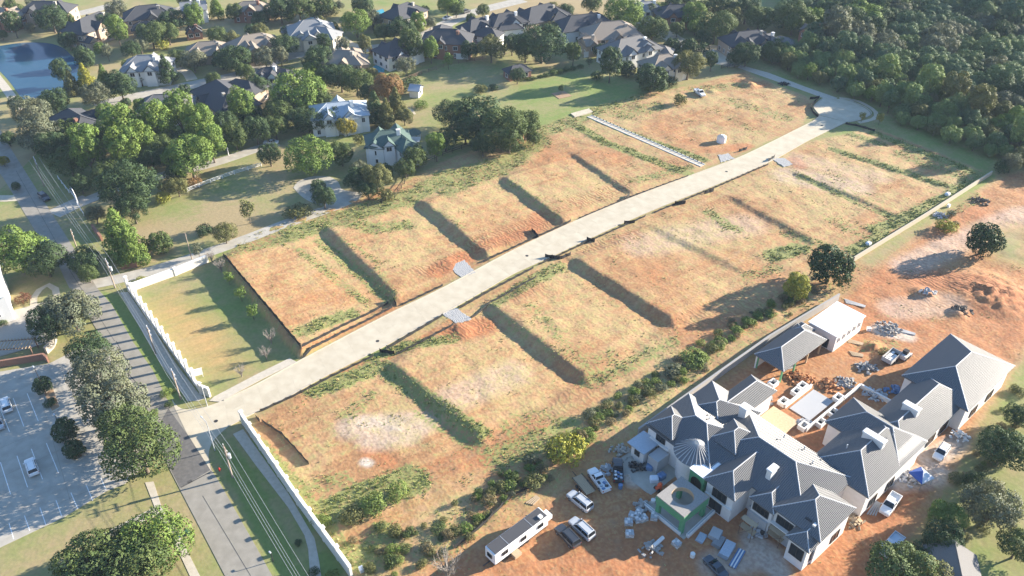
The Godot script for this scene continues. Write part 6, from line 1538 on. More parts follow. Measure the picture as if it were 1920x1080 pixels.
	house("brick house with a grey gable roof inside the wood", "grey_shingle", "brick", [[122.32, -334.49, -0.472, 8.5, 4.16, 5.4, 1]])
	house("low grey-gabled house at the wood's edge", "grey_shingle", "cream_wall", [[102.35, -327.52, -0.411, 3.1, 4.4, 4.6, 1], [108.03, -325.91, 0.567, 3.4, 4, 4, 0]])
	house("pale-roofed house under the top edge beside the back street", "pale_shingle", "white_wall", [[58.33, -366.62, -0.276, 5.5, 4.8, 5, 0]])
	house("long white-roofed house deep in the wood at the top", "pale_shingle", "white_wall", [[174.62, -368.42, -0.280, 10.9, 5.6, 4.2, 0]])
	# gazebo and the grey cabin
	var g := thing("gazebo", "small octagonal gazebo beside the green-roofed house", "gazebo", Vector3(Vector2(-31.73, -247.18).x, 0, Vector2(-31.73, -247.18).y))
	for i in 8:
		var a := i * TAU / 8
		var pb := MB.new()
		pb.tube(Vector3(cos(a) * 2.0, 0, sin(a) * 2.0), Vector3(cos(a) * 2.0, 2.5, sin(a) * 2.0), 0.09, 0.09, 6)
		part("post", pb.done(), M.white_paint, g)
	var rb := MB.new()
	for i in 8:
		var a := i * TAU / 8; var b := (i + 1) * TAU / 8
		rb.tri(Vector3(0, 4.1, 0), Vector3(cos(b) * 2.5, 2.5, sin(b) * 2.5), Vector3(cos(a) * 2.5, 2.5, sin(a) * 2.5))
	part("roof", rb.done(), M.green_shingle, g)
	part("floor", box_mesh(Vector3(3.6, 0.2, 3.6)), M.white_paint, g)

# ---------------------------------------------------------------- the mansion under construction; local x runs along the property line, local z towards the track
func mansion() -> void:
	var o := thing("mansion", "sprawling white mansion under construction with grey roll-tiled hip roofs", "mansion", Vector3(52.717, 0, -105.42), deg_to_rad(40.5))
	# [x0, x1, z0, z1, eave, rise]
	var vols := [[34.0, 54.5, 1.2, 14.9, 6.0, 3.1], [13.5, 39.0, 3.3, 13.2, 5.2, 3.3], [10.6, 20.6, -1.6, 13.6, 6.0, 3.0], [0.0, 20.4, 2.0, 13.75, 6.03, 3.0], [-13.5, 1.8, -13.2, 9.8, 6.4, 3.3], [-16.2, -3.3, -23.3, -7.8, 6.2, 2.9], [-9.0, 3.7, -23.0, -11.2, 5.6, 2.7], [-4.0, 11.4, -19.1, -12.9, 5.4, 2.4],
		[-11.0, -3.9, -12.3, -6.5, 7.9, 1.9], [-18.5, -5.0, -7.4, -0.7, 6.5, 2.3], [-16.2, -9.6, -22.6, -16.7, 7.1, 2.0], [-14.9, -4.2, 4.3, 13.7, 6.7, 2.6], [-15.5, -8.0, 0.2, 5.2, 6.1, 1.4], [-17.3, -10.0, 8.9, 13.4, 5.7, 1.4]]
	for i in vols.size():
		var k = vols[i]
		var L: float = k[1] - k[0]; var W: float = k[3] - k[2]
		var c := Vector3((k[0] + k[1]) / 2, 0, (k[2] + k[3]) / 2)
		part("wall", box_mesh(Vector3(L - 1.1 + i * 0.006, k[4] - 0.15, W - 1.1 + i * 0.007)), M.stucco, o, c)
		roof_on(o, c, 0.0, L, W, k[4], k[5], M.roof_tile, M.ridge_tile, false, 0.34)
	# round stair turret with a ribbed cone
	var tb := MB.new()
	tb.tube(Vector3.ZERO, Vector3(0, 6.2, 0), 3.2, 3.2, 28, false)
	part("turret_wall", tb.done(), M.stucco, o, Vector3(-14.2, 0, -12.6))
	var cone := MB.new()
	var ribs := MB.new()
	for i in 28:
		var a := i * TAU / 28; var b := (i + 1) * TAU / 28
		cone.tri(Vector3(0, 8.7, 0), Vector3(cos(b) * 4.1, 6.15, sin(b) * 4.1), Vector3(cos(a) * 4.1, 6.15, sin(a) * 4.1))
		ribs.tube(Vector3(cos(a) * 4.1, 6.22, sin(a) * 4.1), Vector3(cos(a) * 0.3, 8.62, sin(a) * 0.3), 0.10, 0.07, 5)
	var cr := part("turret_roof", cone.done(), M.roof_tile, o, Vector3(-14.2, 0, -12.6))
	part("rib", ribs.done(), M.ridge_tile, cr)
	var fin := MB.new()
	fin.tube(Vector3(0, 8.4, 0), Vector3(0, 9.0, 0), 0.7, 0.12, 12)
	part("finial", fin.done(), M.trim_white, cr)
	# chimneys, roof vents, a skylight
	for k in [[Vector3(-0.8, 6.2, -12.2), Vector3(1.5, 3.0, 1.5)], [Vector3(-10.1, 7.0, 0.4), Vector3(1.9, 2.6, 0.95)], [Vector3(23.3, 7.2, 8.2), Vector3(1.2, 2.0, 3.0)], [Vector3(10.4, 7.6, 7.9), Vector3(1.2, 2.0, 4.0)]]:
		var cb := MB.new()
		cb.bevel_box(Vector3.ZERO, k[1], 0.05)
		cb.bevel_box(Vector3(0, k[1].y - 0.001, 0), Vector3(k[1].x + 0.3, 0.28, k[1].z + 0.3), 0.08)
		part("chimney", cb.done(), M.trim_white, o, k[0])
	var sk := part("skylight_curb", box_mesh(Vector3(4.6, 0.5, 0.5)), M.trim_white, o, Vector3(-11.4, 7.35, 11.4))
	for i in 5: part("roof_hatch", box_mesh(Vector3(0.55, 0.12, 1.2)), M.iron, o, Vector3(-13.2 + i * 0.95, 7.75, 10.2))
	for k in [Vector3(-1.2, 8.3, -3.2), Vector3(0.0, 7.4, 0.5), Vector3(-3.0, 8.6, 3.9), Vector3(-8.0, 8.2, -15.0), Vector3(-5.0, 8.0, -15.5), Vector3(14.0, 8.9, 9.6), Vector3(5.4, 8.2, 5.6)]:
		var vb := MB.new()
		vb.tube(k, k + Vector3(0, 0.9, 0), 0.12, 0.12, 8)
		part("vent_pipe", vb.done(), M.galvanised, o)
	# windows and openings: [x, y, z, facing, width, height, bars]
	for k in [[-17.96, 4.6, -4.0, -1, 3.0, 2.0, 2], [-17.96, 1.6, -4.4, -1, 2.6, 2.4, 1], [-15.68, 5.3, -19.6, -1, 2.2, 2.6, 1], [-15.68, 1.5, -19.2, -1, 1.4, 2.4, 0], [-14.36, 4.6, 7.0, -1, 3.2, 1.9, 3], [-14.36, 1.5, 6.6, -1, 2.2, 2.5, 1], [-16.77, 3.3, 11.2, -1, 2.5, 2.6, 1], [-14.97, 4.4, 2.6, -1, 3.2, 1.7, 3], [-14.97, 1.4, 1.8, -1, 2.0, 2.5, 1], [-15.66, 4.0, -10.0, -1, 1.6, 2.4, 1],
		[40.0, 2.0, 14.37, 1, 2.6, 2.2, 1], [47.0, 2.0, 14.37, 1, 2.6, 2.2, 1], [4.0, 1.9, 13.22, 1, 2.4, 2.2, 1], [10.0, 1.9, 13.22, 1, 2.4, 2.2, 1], [26.0, 1.9, 12.67, 1, 3.0, 2.2, 2], [31.0, 1.9, 12.67, 1, 3.0, 2.2, 2], [-8.0, 2.0, 13.17, 1, 2.4, 2.2, 1], [-14.0, 2.2, 12.87, 1, 2.2, 2.2, 1]]:
		window_on(o, Vector3(k[0], k[1], k[2]), -PI / 2 if k[3] < 0 else 0.0, k[4], k[5], M.iron, k[6])
	# unfinished front: stone veneer, bands and ledges under the eaves
	for k in [[Vector3(-14.45, 0, 4.6), Vector3(0.5, 3.0, 9.0)], [Vector3(-15.15, 0, 2.6), Vector3(0.5, 2.9, 3.6)], [Vector3(-16.0, 0, -9.2), Vector3(0.6, 3.4, 3.2)]]:
		part("stone_veneer", box_mesh(k[1]), M.grey_block, o, k[0])
	for k in [[Vector3(-14.7, 3.25, 6.8), Vector3(0.7, 0.25, 5.6)], [Vector3(-18.1, 3.2, -4.0), Vector3(0.5, 0.25, 5.6)], [Vector3(-16.0, 3.6, -19.6), Vector3(0.6, 0.25, 4.6)]]:
		part("ledge", box_mesh(k[1]), M.trim_white, o, k[0])
	# low annex with its metal roof and the ramp-like slab beside the stair turret
	part("annex_wall", box_mesh(Vector3(3.4, 3.6, 3.0)), M.stucco, o, Vector3(-18.0, 0, -21.6))
	part("annex_roof", box_mesh(Vector3(4.6, 0.22, 4.2)), M.sheet_metal, o, Vector3(-18.0, 3.6, -21.7))
	window_on(o, Vector3(-19.72, 2.2, -21.6), -PI / 2, 1.2, 1.3, M.iron)
	part("side_slab", box_mesh(Vector3(3.2, 3.1, 2.4)), M.grey_block, o, Vector3(-17.6, 0, -18.2))
	# porte-cochere: green sheathed frame, slab roof with a round oculus
	var csg := CSGBox3D.new()
	csg.name = "oculus_slab"; csg.size = Vector3(6.7, 0.28, 6.2); csg.position = Vector3(-23.3, 4.95, -7.9); csg.material = M.deck_board
	var hole := CSGCylinder3D.new()
	hole.name = "oculus"; hole.operation = CSGShape3D.OPERATION_SUBTRACTION; hole.radius = 1.95; hole.height = 2.0; hole.sides = 36; hole.material = M.plywood
	csg.add_child(hole, true)
	o.add_child(csg, true)
	var rimb := MB.new()
	for i in 36:
		var a := i * TAU / 36; var b := (i + 1) * TAU / 36
		var p := Vector3(cos(a) * 1.97, 0, sin(a) * 1.97); var q := Vector3(cos(b) * 1.97, 0, sin(b) * 1.97)
		rimb.quad(p, q, q - Vector3(0, 1.0, 0), p - Vector3(0, 1.0, 0))
	part("oculus_rim", rimb.done(), M.plywood, o, Vector3(-23.3, 5.1, -7.9))
	for k in [[Vector3(-23.3, 3.25, -4.85), Vector3(6.7, 1.6, 0.22)], [Vector3(-23.3, 3.25, -10.95), Vector3(6.7, 1.6, 0.22)], [Vector3(-26.55, 3.25, -7.9), Vector3(0.22, 1.6, 5.86)], [Vector3(-20.05, 3.25, -7.9), Vector3(0.22, 1.6, 5.86)]]:
		part("fascia_panel", box_mesh(k[1]), M.sheathing, o, k[0])
	for x in [-26.15, -20.45]:
		for z in [-10.55, -5.25]: part("corner_post", box_mesh(Vector3(0.75, 3.9, 0.75)), M.sheathing, o, Vector3(x, 0, z))
	part("terrace_slab", box_mesh(Vector3(8.6, 0.22, 9.4)), M.lot_concrete, o, Vector3(-22.6, 0, -8.6))
	# green entrance block behind it with an arch
	var blk := CSGBox3D.new()
	blk.name = "entrance_block"; blk.size = Vector3(5.8, 6.3, 3.2); blk.position = Vector3(-15.4, 3.15, -8.9); blk.material = M.sheathing
	var arch := CSGCylinder3D.new()
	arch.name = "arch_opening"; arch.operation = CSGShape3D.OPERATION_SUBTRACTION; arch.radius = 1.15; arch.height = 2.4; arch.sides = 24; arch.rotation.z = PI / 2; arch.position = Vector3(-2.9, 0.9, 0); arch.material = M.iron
	blk.add_child(arch, true)
	var door := CSGBox3D.new()
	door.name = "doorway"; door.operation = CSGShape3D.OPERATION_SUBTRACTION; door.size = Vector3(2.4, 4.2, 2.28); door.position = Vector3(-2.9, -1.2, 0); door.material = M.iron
	blk.add_child(door, true)
	o.add_child(blk, true)
	part("block_roof", box_mesh(Vector3(6.2, 0.16, 3.5)), M.membrane, o, Vector3(-15.4, 6.32, -8.9))
	# white formwork beams along the drive-through
	for k in [[Vector3(-26.6, 0.0, -9.3), Vector3(0.55, 0.8, 8.8), 0.0], [Vector3(-22.2, 0.0, -4.05), Vector3(7.8, 0.8, 0.55), 0.05]]:
		part("white_beam", box_mesh(k[1]), M.trim_white, o, k[0], k[2])
		part("beam_groove", box_mesh(Vector3(k[1].x * 0.4 if k[1].x < 1 else k[1].x, 0.05, k[1].z * 0.4 if k[1].z < 1 else k[1].z)), M.grey_block, o, k[0] + Vector3(0, 0.8, 0), k[2])
	# scaffold on the courtyard face and front
	for k in [[Vector3(-16.4, 0, -14.8), 4.6], [Vector3(-18.7, 0, 1.4), 4.4], [Vector3(-15.9, 0, 5.2), 3.2]]:
		var sb := MB.new()
		for x in [0.0, 1.3]:
			for z in [0.0, 2.4]: sb.tube(Vector3(x, 0, z), Vector3(x, k[1], z), 0.05, 0.05, 5)
		sb.tube(Vector3(0, 0.2, 0), Vector3(0, k[1] * 0.8, 2.4), 0.04, 0.04, 5)
		sb.tube(Vector3(1.3, 0.2, 2.4), Vector3(1.3, k[1] * 0.8, 0), 0.04, 0.04, 5)
		var sc := part("scaffold", sb.done(), M.rust, o, k[0])
		for h in [0.45, 0.9]: part("plank", box_mesh(Vector3(1.2, 0.06, 2.9)), M.lumber, sc, Vector3(0.65, k[1] * h, 1.2))

func site_buildings() -> void:
	var turn := deg_to_rad(40.5)
	var at := func(u: float, v: float, y := 0.0) -> Vector3: return Vector3(52.717, y, -105.42) + Vector3(u, 0, v).rotated(Vector3.UP, turn)
	# open pool pavilion with a tiled hip roof
	var n := thing("pavilion", "open garden pavilion with a grey tiled hip roof on timber posts", "pavilion", at.call(27.0, -19.9), turn)
	roof_on(n, Vector3.ZERO, 0.0, 16.0, 7.4, 3.9, 2.3, M.roof_tile, M.ridge_tile, false, 0.34)
	roof_on(n, Vector3(6.8, 0, -1.8), 0.0, 5.0, 3.6, 3.75, 1.5, M.roof_tile, M.ridge_tile, false, 0.34)
	for x in [-7.2, -2.4, 2.4, 7.2]:
		for z in [-3.0, 3.0]: part("post", box_mesh(Vector3(0.32, 3.72, 0.32)), M.sheathing if x < 0 else M.lumber, n, Vector3(x, 0, z))
	for z in [-3.0, 3.0]: part("beam", box_mesh(Vector3(14.9, 0.4, 0.3)), M.lumber, n, Vector3(0, 3.31, z))
	part("back_wall", box_mesh(Vector3(15.0, 3.4, 0.3)), M.stucco, n, Vector3(0, 0, -3.25))
	# flat-roofed white building
	var w := thing("outbuilding", "flat-roofed white building at the far end of the mansion's wall", "building", at.call(42.6, -18.5), turn)
	part("wall", box_mesh(Vector3(11.2, 4.35, 6.8)), M.stucco, w)
	part("roof", box_mesh(Vector3(11.7, 0.22, 7.3)), M.membrane, w, Vector3(0, 4.35, 0))
	for x in [-4.2, -2.1, 0.0, 2.1, 4.2]: window_on(w, Vector3(x, 2.9, 3.41), 0.0, 0.7, 1.3, M.trim_white, 0)
	window_on(w, Vector3(-5.61, 1.5, 1.2), -PI / 2, 1.6, 2.4, M.iron)
	# courtyard: paving, low walls, hollow white block planters
	var flat_at := func(called: String, u0: float, u1: float, v0: float, v1: float, h: float, m: Material, label: String) -> void:
		var s := structure(called, box_mesh(Vector3(u1 - u0, h + 0.2, v1 - v0), 0.0), m, label)
		s.position = at.call((u0 + u1) / 2, (v0 + v1) / 2, h / 2 - 0.1)
		s.rotation.y = turn
	flat_at.call("courtyard_slab", 14.6, 23.2, -10.9, -6.2, 0.16, M.grey_block, "grey concrete courtyard floor")
	flat_at.call("plywood_deck", 7.6, 12.3, -13.2, -7.2, 0.5, M.plywood, "pale plywood deck beside the courtyard")
	flat_at.call("front_slab", -24.0, -14.0, -24.0, -14.2, 0.08, M.lot_concrete, "rough slab in front of the annex")
	for k in [["low white courtyard wall nearest the roofs", 11.5, -5.0, 24.5, -5.0], ["low white courtyard wall on the far side", 14.0, -11.6, 23.4, -11.6], ["low white wall of the sunken yard, outer side", 25.0, -5.0, 31.3, -5.0], ["low white wall of the sunken yard, end side", 31.3, -5.0, 31.5, 2.4]]:
		var a: Vector3 = at.call(k[1], k[2]); var b: Vector3 = at.call(k[3], k[4])
		plain_wall(k[0], [Vector2(a.x, a.z), Vector2(b.x, b.z)], 0.9, 0.3, M.trim_white, 40.0)
	var i := 0
	for k in [[17.9, -17.3, "farthest left, by the dirt"], [19.4, -12.6, "on the far courtyard wall"], [14.8, -12.6, "at the near end of the far courtyard wall"], [21.8, -12.8, "at the far corner of the courtyard"], [19.8, -4.3, "midway along the near courtyard wall"], [15.4, -4.3, "near the plywood deck"], [24.4, -5.9, "by the sunken yard"], [12.0, -5.9, "at the mansion end of the near courtyard wall"]]:
		var p := thing("planter", "hollow white block planter " + k[2], "planter", at.call(k[0], k[1]), turn, "hollow white block planters")
		for s in [-1, 1]:
			part("side", box_mesh(Vector3(2.1, 1.0, 0.3)), M.trim_white, p, Vector3(0, 0, s * 0.65))
			part("side", box_mesh(Vector3(0.3, 1.0, 1.0)), M.trim_white, p, Vector3(s * 0.9, 0, 0))
		part("soil", box_mesh(Vector3(1.5, 0.15, 1.0)), M.iron, p)

# ---------------------------------------------------------------- vehicles
func loft(b: MB, rings: Array) -> void:     # rings of equal point count, joined; ends closed
	for i in rings.size() - 1:
		var p: Array = rings[i]; var q: Array = rings[i + 1]
		for j in p.size():
			var k := (j + 1) % p.size()
			b.quad(p[j], p[k], q[k], q[j])
	for e in [0, rings.size() - 1]:
		var r: Array = rings[e]
		for j in range(1, r.size() - 1):
			if e == 0: b.tri(r[0], r[j + 1], r[j])
			else: b.tri(r[0], r[j], r[j + 1])

func section(x: float, w: float, y0: float, y1: float, shoulder: float, tuck := 0.06) -> Array:      # one cross-section of a car body, looking along x
	return [Vector3(x, y0, -w + tuck), Vector3(x, y0 + 0.12, -w), Vector3(x, shoulder, -w), Vector3(x, y1, -w + 0.13), Vector3(x, y1, w - 0.13), Vector3(x, shoulder, w), Vector3(x, y0 + 0.12, w), Vector3(x, y0, w - tuck)]

var car_meshes := {}
func car_parts(kind: String) -> Dictionary:
	if car_meshes.has(kind): return car_meshes[kind]
	var L: float = {"sedan": 4.8, "suv": 4.8, "big_suv": 5.3, "pickup": 5.8, "hatch": 4.3}[kind]
	var w: float = {"sedan": 0.91, "suv": 0.95, "big_suv": 1.0, "pickup": 1.0, "hatch": 0.88}[kind]
	var hood: float = {"sedan": 0.92, "suv": 1.05, "big_suv": 1.12, "pickup": 1.15, "hatch": 0.95}[kind]
	var top: float = {"sedan": 1.45, "suv": 1.70, "big_suv": 1.88, "pickup": 1.88, "hatch": 1.5}[kind]
	var h := L / 2
	var b := MB.new()
	var tail_y := hood + 0.02
	var body := [section(-h, w * 0.88, 0.42, tail_y * 0.86, tail_y * 0.72), section(-h + 0.12, w * 0.97, 0.30, tail_y, tail_y * 0.84), section(-h + 0.9, w, 0.26, hood + 0.03, hood * 0.86), section(0, w, 0.26, hood + 0.03, hood * 0.86), section(h * 0.45, w, 0.26, hood + 0.02, hood * 0.85), section(h * 0.8, w * 0.97, 0.27, hood - 0.06, hood * 0.8), section(h - 0.12, w * 0.9, 0.30, hood - 0.16, hood * 0.72), section(h, w * 0.78, 0.40, hood - 0.3, hood * 0.6)]
	var bed := MB.new()
	if kind == "pickup":
		body = body.slice(3)
		body.insert(0, section(-0.25, w, 0.26, hood + 0.03, hood * 0.86))
		# bed: floor, sides, tailgate
		var wall := 0.10
		bed.box(Vector3(-h * 0.5 - 0.14, 0.55, 0), Vector3(h - 0.3, 0.5, 2 * w - 0.1))
		for s in [-1, 1]: bed.box(Vector3(-h * 0.5 - 0.14, 0.98, s * (w - wall / 2 - 0.02)), Vector3(h - 0.31, 0.40, wall))
		bed.box(Vector3(-h + 0.06, 0.88, 0), Vector3(0.11, 0.56, 2 * w - 0.25))
		bed.box(Vector3(-0.30, 0.98, 0), Vector3(0.08, 0.40, 2 * w - 0.24))
	loft(b, body)
	# greenhouse: roof panel above a dark glass band
	var back: float = {"sedan": -h * 0.60, "suv": -h * 0.93, "big_suv": -h * 0.95, "pickup": -0.22, "hatch": -h * 0.88}[kind]
	var roof_back: float = {"sedan": -h * 0.30, "suv": -h * 0.80, "big_suv": -h * 0.86, "pickup": -0.10, "hatch": -h * 0.62}[kind]
	var front := h * 0.46
	var roof_front: float = h * {"sedan": 0.12, "suv": 0.18, "big_suv": 0.20, "pickup": 0.24, "hatch": 0.14}[kind]
	var y0 := hood + 0.02
	var wt := w * 0.78; var wb := w - 0.09
	var A := [Vector3(back, y0, -wb), Vector3(front, y0, -wb), Vector3(front, y0, wb), Vector3(back, y0, wb)]
	var B := [Vector3(roof_back, top - 0.05, -wt), Vector3(roof_front, top - 0.05, -wt), Vector3(roof_front, top - 0.05, wt), Vector3(roof_back, top - 0.05, wt)]
	var glass := MB.new()
	for j in 4: glass.quad(A[(j + 1) % 4], A[j], B[j], B[(j + 1) % 4])
	var roof := MB.new()
	var C := [Vector3(roof_back + 0.12, top, -wt + 0.12), Vector3(roof_front - 0.10, top, -wt + 0.12), Vector3(roof_front - 0.10, top, wt - 0.12), Vector3(roof_back + 0.12, top, wt - 0.12)]
	for j in 4:
		var off := Vector3(0, 0.004, 0)
		roof.quad(B[(j + 1) % 4] * Vector3(1.012, 1, 1.012), B[j] * Vector3(1.012, 1, 1.012), C[j] + off, C[(j + 1) % 4] + off)
	roof.quad(C[3] + Vector3.UP * 0.004, C[2] + Vector3.UP * 0.004, C[1] + Vector3.UP * 0.004, C[0] + Vector3.UP * 0.004)
	for s in [0, 3]:     # pillars in body colour
		var z: float = A[s].z
		var sg := signf(z)
		for k in [[A[0] if s == 0 else A[3], B[0] if s == 0 else B[3], 0.05], [A[1] if s == 0 else A[2], B[1] if s == 0 else B[2], 0.045], [Vector3(lerpf(back, front, 0.5), y0, z), Vector3(lerpf(roof_back, roof_front, 0.5), top - 0.05, sg * wt), 0.035]]:
			roof.tube(k[0] + Vector3(0, 0, sg * 0.005), k[1] + Vector3(0, 0, sg * 0.005), k[2], k[2], 5)
	var wheel := MB.new()
	wheel.tube(Vector3(0, 0, -0.12), Vector3(0, 0, 0.12), 0.35, 0.35, 16)
	var rim := MB.new()
	rim.tube(Vector3(0, 0, -0.13), Vector3(0, 0, 0.13), 0.21, 0.21, 12)
	car_meshes[kind] = {"L": L, "w": w, "hood": hood, "top": top, "body": b.done(), "glass": glass.done(), "roof": roof.done(), "wheel": wheel.done(), "rim": rim.done(), "bed": bed.done() if kind == "pickup" else null, "lamp": box_mesh(Vector3(0.10, 0.16, 0.34), 0.0), "tail": box_mesh(Vector3(0.08, 0.34, 0.16), 0.0), "mirror": box_mesh(Vector3(0.12, 0.16, 0.22), 0.0), "roof_front": roof_front, "roof_back": roof_back}
	return car_meshes[kind]

func vehicle(kind: String, paint_key: String, a: Vector2, b: Vector2, label: String, group := "") -> Node3D:     # a = rear, b = front
	var k := car_parts(kind)
	var c := (a + b) / 2
	var names := {"sedan": "sedan", "suv": "suv", "big_suv": "suv", "pickup": "pickup_truck", "hatch": "hatchback"}
	var o := thing(names[kind], label, {"sedan": "car", "suv": "car", "big_suv": "car", "pickup": "pickup truck", "hatch": "car"}[kind], Vector3(c.x, ground_y(c.x, c.y) + 0.06, c.y), -(b - a).angle(), group)
	part("body", k.body, M[paint_key], o)
	part("windows", k.glass, M.car_glass, o)
	part("roof", k.roof, M[paint_key], o)
	for x in [-k.L * 0.31, k.L * 0.32]:
		for s in [-1, 1]:
			var w := part("wheel", k.wheel, M.tyre, o, Vector3(x, 0.35, s * (k.w - 0.10)))
			part("rim", k.rim, M.rim, w)
	for s in [-1, 1]:
		part("headlight", k.lamp, M.headlamp, o, Vector3(k.L / 2 - 0.10, k.hood * 0.68, s * k.w * 0.66))
		part("taillight", k.tail, M.tail_red, o, Vector3(-k.L / 2 + (0.06 if kind != "pickup" else 0.02), k.hood * 0.76, s * k.w * 0.80))
		part("mirror", k.mirror, M[paint_key], o, Vector3(k.roof_front + k.L * 0.13, k.hood + 0.12, s * (k.w + 0.06)))
	if k.bed: part("bed", k.bed, M[paint_key], o)
	if kind in ["suv", "big_suv"]:
		for s in [-1, 1]: part("roof_rail", box_mesh(Vector3(absf(k.roof_back) + 0.3, 0.05, 0.05)), M.iron, o, Vector3((k.roof_back + k.roof_front) / 2, k.top + 0.01, s * k.w * 0.62))
	return o

func vehicles() -> void:
	vehicle("suv", "car_white", Vector2(-89.21, -105.24), Vector2(-91.71, -108.66), "white hatch-backed car alone in the lower parking bays", "cars in the parking lot")
	vehicle("suv", "car_white", Vector2(-102.22, -121.83), Vector2(-104.85, -125.4), "white car near the left edge in the upper parking bays", "cars in the parking lot")
	vehicle("sedan", "car_silver", Vector2(-101.4, -116.91), Vector2(-104.09, -120.16), "silver car cut off by the left edge of the parking lot", "cars in the parking lot")
	vehicle("suv", "car_charcoal", Vector2(-136.08, -210.31), Vector2(-132.84, -207.25), "dark car standing on the verge of the main road")
	vehicle("sedan", "car_white", Vector2(-75.93, -244.08), Vector2(-79.2, -244.08), "white car on the curved drive among the trees")
	var bp := vehicle("pickup", "car_charcoal", Vector2(19.7, -103.7), Vector2(19.99, -108.53), "dark pickup with its bed full of junk, near the annex", "vehicles on the building site")
	for i in 7: part("scrap", box_mesh(Vector3(0.5, 0.2, 0.4)), [M.trim_white, M.blue_wrap, M.sheet_metal][i % 3], bp, Vector3(-0.7 - i * 0.3, 0.85 + 0.1 * (i % 2), (i % 3 - 1) * 0.5), i * 0.7)
	var wp := vehicle("pickup", "car_white", Vector2(17.2, -101.31), Vector2(14.93, -106.02), "white crew-cab pickup with tools in its open bed", "vehicles on the building site")
	for i in 5: part("tool_box", box_mesh(Vector3(0.6, 0.25, 0.4)), [M.iron, M.blue_wrap, M.sheet_metal][i % 3], wp, Vector3(-0.8 - i * 0.4, 0.8, (i % 2 - 0.5) * 0.9), i * 0.4)
	vehicle("big_suv", "car_silver", Vector2(13.77, -97.17), Vector2(10.71, -100.56), "silver off-roader with roof rails parked by the utility trailer", "vehicles on the building site")
	vehicle("big_suv", "car_silver", Vector2(13.67, -90.97), Vector2(10.65, -94.6), "silver off-roader parked beside the dark long car", "vehicles on the building site")
	vehicle("big_suv", "car_charcoal", Vector2(11.32, -88.78), Vector2(7.87, -93.45), "dark long off-roader parked nearest the caravan", "vehicles on the building site")
	vehicle("sedan", "car_dark_blue", Vector2(35.11, -83.33), Vector2(32.94, -86.85), "dark blue sedan at the bottom edge of the building site", "vehicles on the building site")
	vehicle("suv", "car_white", Vector2(83.64, -111.93), Vector2(81.12, -109.33), "white car alone on the track under the long roof", "vehicles on the dirt track")
	vehicle("pickup", "car_white", Vector2(69.68, -99.95), Vector2(66.2, -96.23), "white pickup beside the blue canopy", "vehicles on the dirt track")
	vehicle("pickup", "car_pale_blue", Vector2(67.07, -91.2), Vector2(62.78, -87.49), "pale pickup with lumber in its bed at the bottom of the track", "vehicles on the dirt track")
	vehicle("pickup", "car_white", Vector2(66.45, -287.47), Vector2(68.88, -280.73), "white pickup parked on the far empty lot")
	for k in [["suv", "car_white", Vector2(9.64, -377.57), Vector2(6.01, -376.07), "white car before the broad dark-roofed house"], ["sedan", "car_white", Vector2(-30.07, -365.8), Vector2(-27.19, -368.69), "white car on the far street above the big brick house"], ["suv", "car_charcoal", Vector2(-22.03, -374.57), Vector2(-19.28, -377.57), "dark car on the far street near the pale houses"], ["suv", "car_white", Vector2(54.62, -362.95), Vector2(57.7, -365.08), "white car on the drive beyond the round oak"], ["sedan", "car_white", Vector2(51.01, -314.29), Vector2(48.24, -312.05), "white car behind the dark cedars"]]:
		vehicle(k[0], k[1], k[2], k[3], k[4], "cars in the far neighbourhood")
	# caravan used as the site office
	var a := Vector2(-3.07, -86.85); var b := Vector2(4.89, -94.02)
	var c := (a + b) / 2
	var t := thing("caravan", "long white caravan with a dark roof parked below the hedgerow", "caravan", Vector3(c.x, 0, c.y), -(b - a).angle())
	var shell := MB.new()
	shell.bevel_box(Vector3(0, 0.75, 0), Vector3(12.4, 2.45, 2.6), 0.12)
	part("shell", shell.done(), M.white_paint, t)
	part("roof", box_mesh(Vector3(11.9, 0.07, 2.3)), M.charcoal_roof, t, Vector3(0, 3.2, 0))
	for x in [-3.0, 2.5]: part("roof_seam", box_mesh(Vector3(0.06, 0.03, 2.2)), M.galvanised, t, Vector3(x, 3.27, 0))
	part("air_conditioner", box_mesh(Vector3(1.1, 0.9, 1.6)), M.white_paint, t, Vector3(6.75, 1.4, 0.3))
	part("vent_box", box_mesh(Vector3(0.7, 0.3, 0.7)), M.white_paint, t, Vector3(4.8, 3.27, 0.6))
	for x in [-4.0, 0.2, 4.2]: window_on(t, Vector3(x, 2.2, 1.31), 0.0, 1.2, 0.8, M.iron)
	window_on(t, Vector3(-6.21, 2.1, 0.0), -PI / 2, 1.1, 0.8, M.iron)
	part("door", box_mesh(Vector3(0.8, 1.9, 0.06)), M.trim_white, t, Vector3(-1.9, 0.95, 1.31))
	part("step", box_mesh(Vector3(1.5, 0.75, 1.1)), M.lumber, t, Vector3(-1.9, 0, 1.9))
	part("skirt", box_mesh(Vector3(11.6, 0.6, 2.2)), M.iron, t, Vector3(0, 0.15, 0))
	for x in [-0.9, 0.2, 1.3]:
		for s in [-1, 1]: part("wheel", car_parts("suv").wheel, M.tyre, t, Vector3(x, 0.35, s * 1.15))
	part("hitch", box_mesh(Vector3(1.6, 0.14, 0.2)), M.iron, t, Vector3(-6.9, 0.5, 0))
	# flat utility trailer
	a = Vector2(12.13, -104.46); b = Vector2(14.23, -100.81); c = (a + b) / 2
	t = thing("utility_trailer", "flat timber utility trailer between the two parked cars", "trailer", Vector3(c.x, 0.05, c.y), -(b - a).angle())
	for i in 6: part("deck_board", box_mesh(Vector3(4.6, 0.10, 0.30)), M.lumber, t, Vector3(0, 0.6, -0.85 + i * 0.34))
